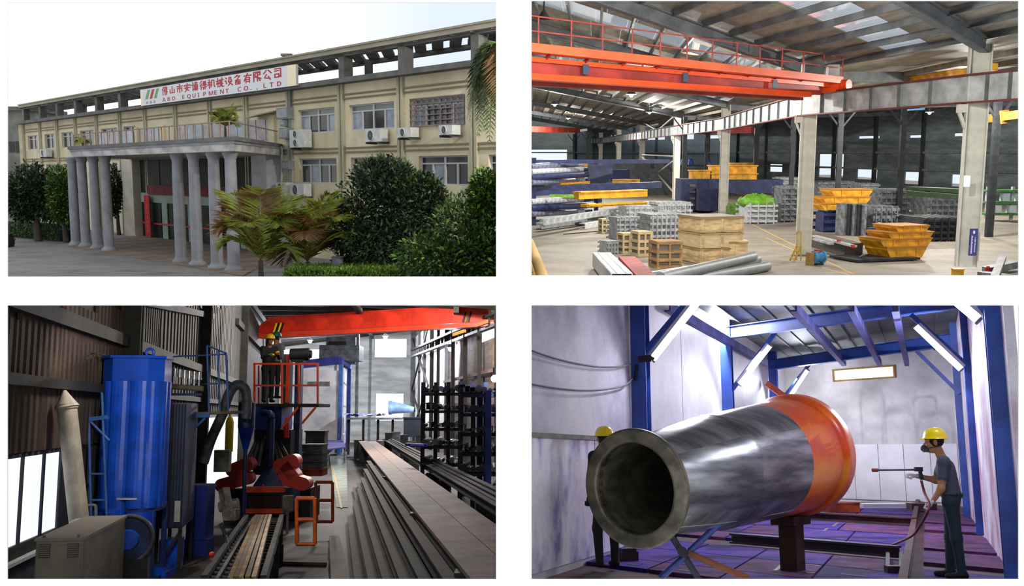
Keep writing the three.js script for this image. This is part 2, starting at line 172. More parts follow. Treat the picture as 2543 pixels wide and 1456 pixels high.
// ================================================================ office building and forecourt
{ const P = P1, G = (x, y, h) => P.G(x, y, h), Z = (x, y, d) => P.Z(x, y, d);
  const U = P.vp(-900, 430), F0 = G(680, 627), BK = P.vp(1100, 430); const W = (x, y) => P.W(x, y, F0, U); const S = px => { const w = W(px, 430).setY(0).sub(F0); return w.dot(U); };
  const N = V(U.z, 0, -U.x); // towards the viewer
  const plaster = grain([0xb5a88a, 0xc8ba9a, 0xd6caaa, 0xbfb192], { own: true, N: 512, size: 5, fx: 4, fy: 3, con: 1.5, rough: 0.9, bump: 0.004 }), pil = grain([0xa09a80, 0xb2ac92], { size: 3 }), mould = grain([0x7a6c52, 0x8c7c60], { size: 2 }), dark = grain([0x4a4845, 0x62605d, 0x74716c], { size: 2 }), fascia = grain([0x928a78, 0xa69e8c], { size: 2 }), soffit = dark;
  const glassM = grain([0x14191c, 0x20282c, 0x2c3639], { size: 2, rough: 0.15 }), frameM = flat(0xb4b0b4, 0.5), palePane = grain([0x5c6a78, 0x7e8a98, 0x98a0ae], { size: 1.4, rough: 0.2 }), pinkPane = grain([0x7a6a70, 0x988890, 0xa89c9c], { size: 1.2, rough: 0.3 });
  // ground
  const gnd = struct(P, 'floor_forecourt', prism([[-46, -95], [-46, -27.6], [-0.15, -27.6], [-0.15, -36], [-6, -95]], -0.1, 0), grain([0x5a5654, 0x6c6865, 0x7c7874, 0x645f5c], { own: true, N: 512, size: 9, fx: 4, fy: 4, con: 1.7, rough: 0.9, bump: 0.01 }), 'grey asphalt forecourt');
  const lvl = (py, k = 0) => P.W(950, py, F0.clone().addScaledVector(N, k), U).y; const LV = { top: lvl(98, 0.25), sof: lvl(112, 0.2), oB: lvl(180, 0.4), sil: lvl(193, 0.4), m1: lvl(229), wT: lvl(254), wB: lvl(320), m2: lvl(370), lT: lvl(390), lB: lvl(458) };
  const sR = S(1257), sL = S(63);
  // bay edges: pilaster pixels along the facade
  const pilPx = [1180, 1000, 853, 725, 618, 528, 443, 368, 305, 247, 195, 149, 107, 66];
  const bld = A(thing(P, 'office_building', 'long beige two storey office building with an open roof pergola', 'building', F0.clone()));
  const ups = [[1022, 1155], [870, 981], [744, 834], [350, 362], [312, 342], [256, 296], [204, 238], [158, 186], [116, 140], [74, 98]], lows = [[1213, 1250], [1040, 1162], [872, 981], [743, 836], [304, 324], [281, 292], [158, 186], [116, 140], [74, 98]];
  const hole = (a, b, y0, y1) => rect(S(b), y0, S(a), y1);
  const uh = ups.filter(u => u[0] !== 350).map(([a, b]) => hole(a, b, LV.wB, LV.wT)), lh = lows.map(([a, b]) => hole(a, b, LV.lB, LV.lT));
  mesh('wall', panel(F0, U, rect(sR, 0, sL, LV.sil), 0.35, [...uh, ...lh]), plaster, bld);
  mesh('end_wall', (() => { const e = F0.clone().addScaledVector(U, sL), f = e.clone().addScaledVector(BK, 9); return slab(e.clone().setY(0), f.clone().setY(0), f.clone().setY(LV.sil), e.clone().setY(LV.sil), 0.3); })(), plaster, bld);
  for (const y of [LV.m1 + 0.06, LV.m1 - 0.1, LV.m2 + 0.08, LV.m2 - 0.08]) mesh('moulding', panel(F0, U, rect(sR, y - 0.03, sL, y + 0.03), 0.06, [], -1), mould, bld);
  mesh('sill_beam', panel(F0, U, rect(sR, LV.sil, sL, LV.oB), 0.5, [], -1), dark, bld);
  for (const px of pilPx) { const s = S(px); for (const o of [-0.12, 0.12]) mesh('pilaster', panel(F0, U, rect(s + o - 0.07, 0, s + o + 0.07, LV.sil), 0.1, [], -1), pil, bld); if (px < 365 || px > 740) mesh('roof_post', panel(F0, U, rect(s - 0.2, LV.oB, s + 0.2, LV.sof), 0.4), dark, bld); }
  for (const px of [905, 172, 275]) { const s = S(px) ; const c = F0.clone().addScaledVector(U, s).addScaledVector(BK, 3.2); mesh('rear_post', bx(0.3, LV.sof - LV.oB, 0.3, c.x, (LV.sof + LV.oB) / 2, c.z), dark, bld); }
  // pergola roof: fascia, rafters, rear beam
  mesh('roof_fascia', panel(F0, U, rect(sR, LV.sof - 0.02, sL, LV.top), 0.2, [], -1), fascia, bld); mesh('roof_edge', panel(F0, U, rect(sR, LV.top - 0.05, sL, LV.top + 0.02), 0.27, [], -1), grain([0x8e866f, 0xa39a82], { size: 1.5 }), bld);
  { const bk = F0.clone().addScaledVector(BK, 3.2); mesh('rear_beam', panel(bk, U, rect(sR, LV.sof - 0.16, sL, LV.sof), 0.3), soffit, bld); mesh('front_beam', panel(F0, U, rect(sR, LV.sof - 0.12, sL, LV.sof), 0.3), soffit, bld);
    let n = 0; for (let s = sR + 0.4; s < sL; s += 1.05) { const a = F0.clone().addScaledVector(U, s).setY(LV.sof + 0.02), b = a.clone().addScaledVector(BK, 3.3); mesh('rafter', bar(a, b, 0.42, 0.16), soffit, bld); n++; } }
  // windows
  const winBits = (a, b, y0, y1, n, kind) => { const s0 = S(b), s1 = S(a), t = 0.05, in_ = F0.clone().addScaledVector(N, -0.12); const f = mesh('window_frame', [panel(in_, U, rect(s0, y0, s1, y1), 0.06, (() => { const h = []; const tr = y1 - (y1 - y0) * 0.26; for (let i = 0; i < n; i++) h.push(rect(s0 + (s1 - s0) * i / n + t, y0 + t, s0 + (s1 - s0) * (i + 1) / n - t, tr - t / 2)); for (let i = 0; i < 2; i++) h.push(rect(s0 + (s1 - s0) * i / 2 + t, tr + t / 2, s0 + (s1 - s0) * (i + 1) / 2 - t, y1 - t)); return h; })())], frameM, bld);
    const tr = y1 - (y1 - y0) * 0.26, deep = F0.clone().addScaledVector(N, -0.16); for (let i = 0; i < n; i++) mesh('pane', panel(deep, U, rect(s0 + (s1 - s0) * i / n + t, y0 + t, s0 + (s1 - s0) * (i + 1) / n - t, tr - t / 2), 0.012), (i * 7 + kind) % 3 === 0 ? palePane : glassM, f); for (let i = 0; i < 2; i++) mesh('pane', panel(deep, U, rect(s0 + (s1 - s0) * i / 2 + t, tr + t / 2, s0 + (s1 - s0) * (i + 1) / 2 - t, y1 - t), 0.012), kind ? glassM : grain3(), f);
    mesh('window_back', panel(F0.clone().addScaledVector(N, -0.33), U, rect(s0, y0, s1, y1), 0.02), glassM, f); };
  const g3 = grain([0x56645c, 0x6a786e], { size: 1, rough: 0.3 }); function grain3() { return g3; }
  ups.forEach(([a, b], i) => { if (a !== 350) winBits(a, b, LV.wB, LV.wT, b - a > 60 ? 4 : 2, i < 3 ? 0 : 1); }); lows.forEach(([a, b]) => winBits(a, b, LV.lB, LV.lT, b - a > 60 ? 4 : 2, 1));
  { const s0 = S(1155), s1 = S(1022); const t = A(thing(P, 'window_grille', 'rusty steel grille over the rightmost upper window', 'grille', W(1090, 280))); const gm = grain([0x6a5a56, 0x8a7670], { size: 1 }); for (let i = 0; i <= 9; i++) mesh('bar', panel(F0, U, rect(s0 + (s1 - s0) * i / 9 - 0.02, LV.wB, s0 + (s1 - s0) * i / 9 + 0.02, LV.wT), 0.03, [], -1), gm, t); for (let i = 0; i <= 5; i++) { const y = LV.wB + (LV.wT - LV.wB) * i / 5; mesh('rail', panel(F0.clone().addScaledVector(N, 0.03), U, rect(s0, y - 0.02, s1, y + 0.02), 0.03, [], -1), gm, t); } }
  // terrace glazing behind the portico roof
  for (let px = 252, i = 0; px < 690; i++) { const w = 13 + (px - 250) * 0.028, b = px + w; if (!(px > 325 && px < 350) && !(px > 400 && px < 420)) mesh('terrace_pane', panel(F0, U, rect(S(b) + 0.03, 4.95, S(px) - 0.03, 5.85), 0.05, [], -1), [palePane, pinkPane, palePane, pinkPane, pinkPane][(i * 3) % 5], bld); px = b; }
  for (const [a, b] of [[344, 350], [408, 416], [676, 690]]) mesh('terrace_pier', panel(F0, U, rect(S(b), 4.7, S(a), 6.0), 0.14, [], -1), plaster, bld);
  // sign
  { const H = 256, Wd = 2048, cv = document.createElement('canvas'); cv.width = Wd; cv.height = H; const c = cv.getContext('2d'); c.fillStyle = '#d9dadb'; c.fillRect(0, 0, Wd, H); c.fillStyle = '#f3e3c0'; c.fillRect(0, 0, 40, H); c.fillRect(Wd - 90, 0, 90, H);
    const par = (x, col) => { c.fillStyle = col; c.beginPath(); c.moveTo(x + 46, 20); c.lineTo(x + 92, 20); c.lineTo(x + 46, 165); c.lineTo(x, 165); c.fill(); }; par(78, '#6f9a5a'); par(150, '#b02a30'); par(222, '#6f9a5a'); c.fillStyle = '#3a3036'; c.font = 'bold 52px sans-serif'; c.fillText('A', 92, 236); c.fillText('B', 152, 236); c.fillText('D', 212, 236);
    const gl = ['3013 2229 41818343 43458587 5059 7079', '24288884 5158', '5051 1292 2428 248488 5359', '5051 13129293 423678 635629 1595', '0333 2029 4181 4383 4347 8387 4787 4585 6067 3888 7779 5859', '3012 3315 2429 51815484 5154 8184 5282 4595 4797 7579 5859', '0343 2029 2406 2446 515648 51818798', '0343 2029 2406 2446 4292 707999 8649 4575 5358 6368', '1122 041427 515345 51717384 458549 5699', '4012 317135 3669 2575792925 2777 5559', '1292 5017 3439 347479 3676 3878', '1019 10402345 1545 50808353 5059 5181 5489 7697', '4013 6093 4427 2778 6689', '20808877 2262 2565682825'];
    c.strokeStyle = '#a81e30'; c.lineWidth = 16; c.lineCap = 'round'; c.lineJoin = 'round'; gl.forEach((g, i) => { const x0 = 352 + i * 112, y0 = 18, k = 10.4; for (const st of g.split(' ')) { c.beginPath(); for (let q = 0; q + 1 < st.length; q += 2) { const x = x0 + +st[q] * k, y = y0 + +st[q + 1] * k * 1.25; q ? c.lineTo(x, y) : c.moveTo(x, y); } c.stroke(); } });
    c.fillStyle = '#a81e30'; c.font = 'bold 82px sans-serif'; const tx = 'ABD EQUIPMENT CO.,LTD'; const tw = 1560 / tx.length; [...tx].forEach((ch, i) => c.fillText(ch, 356 + i * tw, 236));
    const tex = new THREE.CanvasTexture(cv); tex.colorSpace = THREE.SRGBColorSpace; const sm_ = new THREE.MeshStandardMaterial({ map: tex, roughness: 0.6 });
    const b = F0.clone().addScaledVector(N, 0.6), s0 = P.W(742, 430, b, U).setY(0).sub(b).dot(U), s1 = P.W(358, 430, b, U).setY(0).sub(b).dot(U), y0 = P.W(550, 237, b, U).y, y1 = P.W(550, 190, b, U).y; const t = A(thing(P, 'company_sign', 'long white rooftop sign with red lettering and a green and red logo', 'sign', b.clone().addScaledVector(U, (s0 + s1) / 2).setY(y0)));
    mesh('board', panel(b, U, rect(s0, y0, s1, y1), 0.1), grain([0xa8a8a8, 0xc0c0c0], { size: 2 }), t);
    const q = (s, y) => b.clone().addScaledVector(U, s).addScaledVector(N, 0.006).setY(y); const g = new THREE.BufferGeometry().setFromPoints([q(s1, y0), q(s0, y0), q(s0, y1), q(s1, y0), q(s0, y1), q(s1, y1)]); g.setAttribute('uv', new THREE.Float32BufferAttribute([0, 0, 1, 0, 1, 1, 0, 0, 1, 1, 0, 1], 2)); g.computeVertexNormals(); g.keepUV = true; const m = mesh('printed_face', g, sm_, t); }
  // ---- portico
  { const C0 = G(573, 672), por = A(thing(P, 'portico', 'grey entrance portico with eight round columns and a flat terrace roof', 'portico', C0.clone())); const conc = grain([0x84848a, 0x8c8c92, 0x94949a], { size: 1.5, con: 1.6, rough: 0.85, bump: 0.003 }), pale = grain([0x9c9a98, 0xb4b2b0, 0xc4c2c0], { size: 2, rough: 0.8 });
    const line = px => P.W(px, 430, C0, U).setY(0); const shaft = lathe([[0.3, 0], [0.3, 0.1], [0.27, 0.14], [0.235, 0.18], [0.22, 0.26], [0.222, 2], [0.2, 3.95], [0.2, 4.0], [0.225, 4.02], [0.225, 4.07], [0.24, 4.1], [0.27, 4.16], [0.27, 4.25]], 28);
    for (const px of [441, 482, 531, 573, 179, 204, 233, 262]) { const c = line(px); mesh('column', at(shaft, c.x, 0, c.z), conc, por); mesh('column_base', at(lathe([[0.34, 0], [0.34, 0.08], [0.3, 0.12]], 28), c.x, 0, c.z), conc, por); }
    const fr = P.W(582, 430, C0.clone().addScaledVector(N, 0.45), U).setY(0), fl = P.W(178, 430, C0.clone().addScaledVector(N, 0.45), U).setY(0), br = W(703, 430).setY(0), bl = fl.clone().add(br.clone().sub(fr)); const cen = fr.clone().add(fl).add(br).add(bl).multiplyScalar(0.25); const gr = (p, k) => p.clone().sub(cen).multiplyScalar(k).add(cen);
    mesh('architrave', prism(pv(fr, br, bl, fl), 4.25, 4.5), pale, por); mesh('cornice', prism(pv(gr(fr, 1.012), br, bl, gr(fl, 1.012)), 4.5, 4.6), conc, por); mesh('cornice', prism(pv(gr(fr, 1.03), br, bl, gr(fl, 1.03)), 4.6, 4.74), grain([0x5c5a58, 0x747270], { size: 2 }), por);
    const rail = grain([0x8a6a5c, 0xa08478], { size: 1 }); for (let i = 0; i <= 22; i++) { const c = fr.clone().lerp(fl, i / 22).lerp(cen, 0.04); mesh('baluster', bx(0.035, 0.55, 0.035, c.x, 5.0, c.z), rail, por); } mesh('handrail', bar(fr.clone().lerp(cen, 0.04).setY(5.28), fl.clone().lerp(cen, 0.04).setY(5.28), 0.05, 0.04), rail, por); mesh('handrail', bar(fr.clone().lerp(cen, 0.04).setY(5.28), br.clone().lerp(cen, 0.04).setY(5.28), 0.05, 0.04), rail, por);
    struct(P, 'floor_porch', prism(pv(gr(fr, 1.06), br, bl, gr(fl, 1.08)), 0, 0.03), grain([0x6e5c50, 0x806c5e, 0x8c7868], { size: 3, rough: 0.9 }), 'brown paved porch floor');
    // entrance behind
    const pier = grain([0xaaa28e, 0xc2baa6, 0xcfc8b6], { size: 2 }); mesh('pier', panel(F0, U, rect(S(351), 0, S(325), 4.3), 0.5, [], -1), pier, por); mesh('pier', panel(F0, U, rect(S(698), 0, S(660), 4.3), 0.7, [], -1), grain([0xa8aaae, 0xc0c2c6], { size: 2 }), por);
    const ent = A(thing(P, 'glass_entrance', 'dark glass entrance front with pale green bands under the portico', 'entrance', W(500, 600).setY(0))); const b = F0.clone().addScaledVector(N, 0.06), R = (x0, x1, y0, y1, m, n, o = 0, l) => mesh(n, panel(b.clone().addScaledVector(N, o), U, rect(S(x1), y0, S(x0), y1), 0.04, [], -1), m, ent, l);
    const dg = grain([0x1a1f1a, 0x262c26, 0x323830], { size: 3, rough: 0.6, specularIntensity: 0.3 }), pg = grain([0x8a9c90, 0xa0b0a4], { size: 2 }); for (const [a, c] of [[353, 400], [402, 440], [442, 500], [502, 560], [562, 612], [614, 659]]) { R(a, c, 2.45, 4.22, dg, 'glass_pane'); R(a, c, 0.05, 1.9, dg, 'glass_pane'); } R(353, 606, 1.92, 2.42, pg, 'pale_band', 0.05); for (const x of [405, 470, 540, 600]) R(x, x + 13, 0.0, 1.95, pg, 'door_post', 0.06); R(353, 620, 0.75, 0.83, flat(0xb01c24, 0.6), 'red_strip', 0.1, 'red safety strip');
    solo(P, 'red_lintel_banner', 'wide red brick coloured banner above the entrance doors', 'banner', [panel(b.clone().addScaledVector(N, 0.12), U, rect(S(628), 2.35, S(374), 2.85), 0.04, [], -1)], grain([0x6a1c1c, 0x7c2622, 0x5c1816], { size: 1, fx: 16, fy: 4 }));
    const cvb = document.createElement('canvas'); cvb.width = 64; cvb.height = 512; const cb = cvb.getContext('2d'); cb.fillStyle = '#b8161c'; cb.fillRect(0, 0, 64, 512); cb.fillStyle = '#d4522a'; for (let i = 0; i < 8; i++) { cb.fillRect(20, 30 + i * 58, 24, 5); cb.fillRect(29, 24 + i * 58, 6, 38); cb.fillRect(18, 50 + i * 58, 28, 5); } const tb = new THREE.CanvasTexture(cvb); tb.colorSpace = THREE.SRGBColorSpace;
    const vb = A(thing(P, 'vertical_banner', 'tall narrow red banner with vertical characters left of the doors', 'banner', W(377, 585).setY(0.1))); const bb = b.clone().addScaledVector(N, 0.3), x0 = S(384), x1 = S(371); mesh('board', panel(bb, U, rect(x0, 0.1, x1, 2.3), 0.04, [], 1), flat(0x8c1418, 0.7), vb); const q = (s, y) => bb.clone().addScaledVector(U, s).addScaledVector(N, 0.006).setY(y); const g = new THREE.BufferGeometry().setFromPoints([q(x1, 0.1), q(x0, 0.1), q(x0, 2.3), q(x1, 0.1), q(x0, 2.3), q(x1, 2.3)]); g.setAttribute('uv', new THREE.Float32BufferAttribute([0, 0, 1, 0, 1, 1, 0, 0, 1, 1, 0, 1], 2)); g.computeVertexNormals(); g.keepUV = true; mesh('cloth', g, new THREE.MeshStandardMaterial({ map: tb, roughness: 0.8 }), vb); }
  // ---- air conditioners
  { const wh = grain([0xb4b4b0, 0xc8c8c4, 0xd6d6d2], { size: 0.8 }), gr_ = flat(0x3c3d3e, 0.6); const mk = (px0, px1, py0, py1, lab, two) => { const a = W(px0, py1), b = W(px1, py0), w = a.clone().setY(0).distanceTo(b.clone().setY(0)), h = Math.abs(W((px0 + px1) / 2, py0).y - W((px0 + px1) / 2, py1).y), y0 = W((px0 + px1) / 2, py1).y; const c = W((px0 + px1) / 2, 430).setY(y0).addScaledVector(N, 0.32); const t = thing(P, 'air_conditioner', lab, 'air conditioner', c, yawOf(U) + Math.PI); // local +z faces the viewer
        mesh('casing', bx(w, h, 0.36, 0, h / 2, 0), wh, t); const n = two ? 2 : 1; for (let i = 0; i < n; i++) { const r = Math.min(w * 0.34, h / n * 0.42), cy = h / n * (i + 0.5); const g = new THREE.CylinderGeometry(r, r, 0.02, 24); g.rotateX(Math.PI / 2); g.translate(-w * 0.1, cy, 0.185); const f = mesh('fan_grille', fin(g), gr_, t); const rg = new THREE.TorusGeometry(r, 0.018, 6, 24); rg.translate(-w * 0.1, cy, 0.195); mesh('ring', fin(rg), wh, f); for (let k = 0; k < 4; k++) { const d = bx(r * 1.9, 0.014, 0.012, 0, 0, 0.2); d.rotateZ(k * Math.PI / 4); d.translate(-w * 0.1, cy, 0); mesh('spoke', d, flat(0x77787a), f); } }
        for (const x of [-w * 0.4, w * 0.4]) mesh('bracket', bx(0.04, 0.08, 0.5, x, -0.04, -0.05), gr_, t); return t; };
    mk(748, 783, 323, 367, 'tall twin fan air conditioner right of the wall boxes', true); mk(935, 972, 322, 353, 'air conditioner below the middle upper window'); mk(1016, 1049, 318, 342, 'air conditioner below the left of the grilled window'); mk(1119, 1152, 312, 336, 'air conditioner below the right of the grilled window'); mk(711, 735, 453, 497, 'narrow air conditioner low beside the white pier', true); mk(745, 779, 456, 487, 'air conditioner under the lower window next to the pier'); mk(122, 137, 371, 390, 'small air conditioner on the far left of the facade'); mk(300, 311, 452, 467, 'small air conditioner seen between the portico columns');
    const bx_ = (x0, x1, y0, y1, lab) => { const a = W(x0, y1), s0 = S(x1), s1 = S(x0); const t = A(thing(P, 'electric_box', lab, 'box', a)); const ya = W((x0 + x1) / 2, y1).y, yb = W((x0 + x1) / 2, y0).y; mesh('case', panel(F0, U, rect(s0, ya, s1, yb), 0.3, [], -1), grain([0x74787a, 0x8e9294], { size: 0.8 }), t); mesh('door', panel(F0.clone().addScaledVector(N, 0.3), U, rect(s0 + 0.06, ya + 0.06, s1 - 0.06, yb - 0.06), 0.02, [], -1), grain([0x8a8e90, 0xa4a8aa], { size: 0.8 }), t); }; bx_(706, 734, 268, 296, 'upper grey electric box on the beige facade'); bx_(711, 733, 318, 345, 'middle grey electric box on the beige facade'); bx_(716, 732, 400, 421, 'lower grey electric box above the narrow air conditioner'); bx_(714, 726, 300, 314, 'small meter box between the electric boxes');
    solo(P, 'downpipe', 'grey downpipe running down the facade beside the electric boxes', 'pipe', [rod(W(726, 215).addScaledVector(N, 0.12), W(726, 640).addScaledVector(N, 0.12), 0.06, 12)], grain([0x6a7074, 0x84898c], { size: 1 })); solo(P, 'downpipe', 'white bent drain pipe at the right end of the portico roof', 'pipe', pipe([W(700, 362), W(708, 366), W(711, 378), W(710, 450), W(705, 500)].map(p => p.addScaledVector(N, 0.2)), 0.05, 10, 40), grain([0xa0a4a8, 0xbcc0c4], { size: 1 })); 
    solo(P, 'window_awning', 'small dark awning over the window left of the electric boxes', 'awning', slab(W(640, 290).addScaledVector(N, 0.02), W(692, 276).addScaledVector(N, 0.02), W(692, 284).addScaledVector(N, 0.7), W(640, 297).addScaledVector(N, 0.7), 0.05), grain([0x9a8e80, 0xb4a898], { size: 1 })); solo(P, 'roof_lamp', 'small dark lamp on the roof edge right above the sign', 'lamp', [bx(0.45, 0.1, 0.25, W(712, 137).x, W(712, 138).y + 0.02, W(712, 137).z), bx(0.1, 0.1, 0.1, W(712, 137).x, W(712, 138).y - 0.04, W(712, 137).z)], soffit); }
  // ---- neighbouring building at the far left
  { const d = 76, a = Z(8, 500, d), b = Z(64, 500, d), t = A(thing(P, 'neighbour_building', 'grey building at the far left edge', 'building', V((a.x + b.x) / 2, 0, -d))); const gm = grain([0x6a6c66, 0x80827a, 0x90928a], { size: 4 }); const h = Z(40, 270, d).y; mesh('wall', bx(b.x - a.x + 1, h, 6, (a.x + b.x) / 2, h / 2, -d - 3), gm, t); mesh('roof_edge', bx(b.x - a.x + 1.6, 0.3, 6.6, (a.x + b.x) / 2, h, -d - 3), dark, t); for (const [x, y, w, hh] of [[52, 312, 12, 10], [50, 365, 16, 26], [50, 425, 16, 24], [30, 365, 10, 24]]) { const p0 = Z(x - w / 2, y + hh / 2, d), p1 = Z(x + w / 2, y - hh / 2, d); const f = mesh('window', bx(p1.x - p0.x + 0.1, p1.y - p0.y + 0.1, 0.06, (p0.x + p1.x) / 2, (p0.y + p1.y) / 2, -d + 0.02), dark, t); mesh('pane', bx(p1.x - p0.x, p1.y - p0.y, 0.06, (p0.x + p1.x) / 2, (p0.y + p1.y) / 2, -d + 0.05), glassM, f); } }
  // ---- plants
  const leafGeo = (n, place, size, flatn = 0.5) => { const pos = [], nor = []; for (let i = 0; i < n; i++) { const { p, out } = place(i); const l = size * rr(0.7, 1.4), w = l * 0.42; const d = V(rr(-1, 1), rr(-0.6, 0.8), rr(-1, 1)).addScaledVector(out, 0.9).normalize(), sd = d.clone().cross(V(rr(-1, 1), 1, rr(-1, 1))).normalize(), nn = sd.clone().cross(d).normalize(); const m = p.clone().addScaledVector(d, l * 0.5).addScaledVector(nn, l * 0.08), e = p.clone().addScaledVector(d, l), a = m.clone().addScaledVector(sd, w / 2), b = m.clone().addScaledVector(sd, -w / 2); for (const q of [p, a, e, p, e, b]) { pos.push(q.x, q.y, q.z); nor.push(nn.x, nn.y, nn.z); } }
    const g = new THREE.BufferGeometry(); g.setAttribute('position', new THREE.Float32BufferAttribute(pos, 3)); g.setAttribute('normal', new THREE.Float32BufferAttribute(nor, 3)); g.setAttribute('uv', new THREE.BufferAttribute(new Float32Array(pos.length / 3 * 2), 2)); return g; };
  const blob = (bs) => () => { const b = bs[Math.floor(rnd() * bs.length)]; let v; do { v = V(rr(-1, 1), rr(-1, 1), rr(-1, 1)); } while (v.length() > 1 || v.length() < 0.35); const r = 0.78 + 0.28 * fbm(v.x * 0.5 + 0.5, v.y * 0.5 + 0.5, 5, 5, 2, 9); v.normalize().multiplyScalar(Math.pow(rnd(), 0.35) * r); return { p: V(b[0] + v.x * b[3], b[1] + v.y * b[4], b[2] + v.z * b[5]), out: v.clone().normalize() }; };
  const lm = (cols) => grain(cols, { size: 0.6, rough: 0.55, transmission: 0.12, thickness: 0 });
  const darkLeaf = lm([0x141f0e, 0x213016, 0x2e4020]), midLeaf = lm([0x22400f, 0x355618, 0x486a22]), brightLeaf = lm([0x4a6c16, 0x648a20, 0x80a030]), palmLeaf = lm([0x6c7c20, 0x8c9a30, 0xa4a840]), palmBrown = lm([0x6a4a20, 0x8a6230, 0x7a5a2a]), bark = grain([0x3a3026, 0x56483a], { size: 0.6 });
  const tree = (name, lab, cat, o, bs, n, size, m, m2, trunk = 0.14, grp) => { const t = A(thing(P, name, lab, cat, o, 0, grp)); const top = Math.max(...bs.map(b => b[1])); if (trunk) { mesh('trunk', rod(o, V(bs[0][0], top * 0.8, bs[0][2]), trunk, 10, trunk * 0.5), bark, t); } const f = mesh('foliage', leafGeo(n, blob(bs), size), m, t); f.userData.kind = 'stuff'; if (m2) { const f2 = mesh('foliage', leafGeo(n >> 2, blob(bs.map(b => [b[0], b[1] + 0.06, b[2] + 0.06, b[3] * 1.02, b[4] * 1.02, b[5] * 1.02])), size), m2, t); f2.userData.kind = 'stuff'; } return t; };
  const B = (px, py, d, rx, ry, rz) => { const p = Z(px, py, d), k = d / 2400; return [p.x, p.y, p.z, rx * k, ry * k, (rz ?? rx) * k]; };
  { const d = 31; tree('round_tree', 'big dark rounded evergreen tree before the right wing', 'tree', Z(955, 430, d).setY(0), [B(958, 520, d, 135, 130), B(885, 570, d - 0.3, 95, 80), B(1060, 500, d, 55, 70), B(1030, 550, d - 0.2, 90, 105), B(960, 450, d, 85, 62), B(960, 600, d - 0.6, 140, 60)], 15000, 0.16, darkLeaf, midLeaf, 0.16); }
  { const d = 28; tree('shrub', 'broad leaved glossy shrub filling the bottom right corner', 'shrub', Z(1120, 430, d).setY(0), [B(1160, 590, d, 95, 110), B(1075, 645, d - 0.3, 100, 62), B(1205, 495, d, 40, 75), B(1200, 640, d - 0.4, 70, 80)], 8000, 0.17, midLeaf, brightLeaf, 0.06); }
  { const d = 50; tree('leafy_tree', 'dark leafy tree at the left in front of the facade', 'tree', Z(85, 430, d).setY(0), [B(85, 470, d, 68, 65), B(60, 500, d, 45, 55), B(120, 500, d, 45, 55)], 6500, 0.22, darkLeaf, midLeaf, 0.2, 'trees left of the portico'); tree('leafy_tree', 'lighter green tree behind the left portico columns', 'tree', Z(155, 430, d - 1).setY(0), [B(152, 480, d - 1, 34, 68), B(160, 520, d - 1, 40, 40)], 3500, 0.2, midLeaf, brightLeaf, 0.15, 'trees left of the portico'); tree('leafy_tree', 'small green tree seen between the portico column groups', 'tree', Z(288, 430, 55).setY(0), [B(286, 460, 55, 16, 50), B(284, 500, 55, 14, 40)], 1500, 0.2, darkLeaf, midLeaf, 0.12, 'trees left of the portico'); }
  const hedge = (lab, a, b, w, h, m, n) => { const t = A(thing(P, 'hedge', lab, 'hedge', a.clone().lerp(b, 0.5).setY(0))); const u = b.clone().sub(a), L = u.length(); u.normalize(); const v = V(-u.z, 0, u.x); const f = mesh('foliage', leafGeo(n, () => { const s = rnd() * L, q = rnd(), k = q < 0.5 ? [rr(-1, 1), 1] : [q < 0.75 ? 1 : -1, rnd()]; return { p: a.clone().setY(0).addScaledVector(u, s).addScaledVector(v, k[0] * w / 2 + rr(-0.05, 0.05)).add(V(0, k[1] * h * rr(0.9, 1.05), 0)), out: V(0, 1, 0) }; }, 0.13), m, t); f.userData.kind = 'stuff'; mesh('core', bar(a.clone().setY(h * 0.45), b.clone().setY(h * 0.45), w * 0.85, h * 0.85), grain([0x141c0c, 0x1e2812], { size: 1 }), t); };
  hedge('low clipped hedge along the forecourt at the left', Z(14, 555, 55), Z(172, 565, 50), 1.2, 0.65, midLeaf, 5000); hedge('low green hedge at the bottom between palm and shrub', Z(720, 690, 29.2), Z(1010, 690, 29.2), 1.6, 0.62, brightLeaf, 6000); hedge('dark hedge strip under the round tree', Z(830, 660, 30.5), Z(1050, 660, 30.5), 1.0, 0.75, midLeaf, 3500); hedge('small bush cut off at the left edge', Z(8, 600, 46), Z(26, 600, 46), 0.8, 0.55, midLeaf, 700);
  const frond = (base, dir, len, rise, droop, wid, n) => { const pos = []; const side = V(-dir.z, 0, dir.x); const C = t => base.clone().addScaledVector(dir, len * t * (1 - 0.15 * t)).add(V(0, rise * t - droop * t * t, 0)); const q = (a, b, c) => pos.push(a.x, a.y, a.z, b.x, b.y, b.z, c.x, c.y, c.z); for (let i = 0; i < 12; i++) { const a = C(i / 12), b = C((i + 1) / 12), w = 0.025 * (1 - i / 14); q(a.clone().addScaledVector(side, w), b.clone().addScaledVector(side, w), b.clone().addScaledVector(side, -w)); q(a.clone().addScaledVector(side, w), b.clone().addScaledVector(side, -w), a.clone().addScaledVector(side, -w)); } for (let i = 2; i < n; i++) { const t = i / n, p = C(t), nx = C(Math.min(1, t + 0.04)), f = nx.clone().sub(p).normalize(), l = wid * Math.sin(Math.PI * Math.min(0.98, 0.12 + 0.85 * t)) * rr(0.85, 1.1); for (const s of [-1, 1]) { const tip = p.clone().addScaledVector(side, s * l * 0.75).addScaledVector(f, l * 0.6).add(V(0, 0.12 * l - 0.35 * l * rr(0.4, 1), 0)), m = p.clone().lerp(tip, 0.45).add(V(0, 0.06 * l, 0)); const wv = f.clone().multiplyScalar(wid * 0.028); q(p, m.clone().add(wv), tip); q(p, tip, m.clone().sub(wv)); } } const g = new THREE.BufferGeometry(); g.setAttribute('position', new THREE.Float32BufferAttribute(pos, 3)); g.computeVertexNormals(); g.setAttribute('uv', new THREE.BufferAttribute(new Float32Array(pos.length / 3 * 2), 2)); return g; };
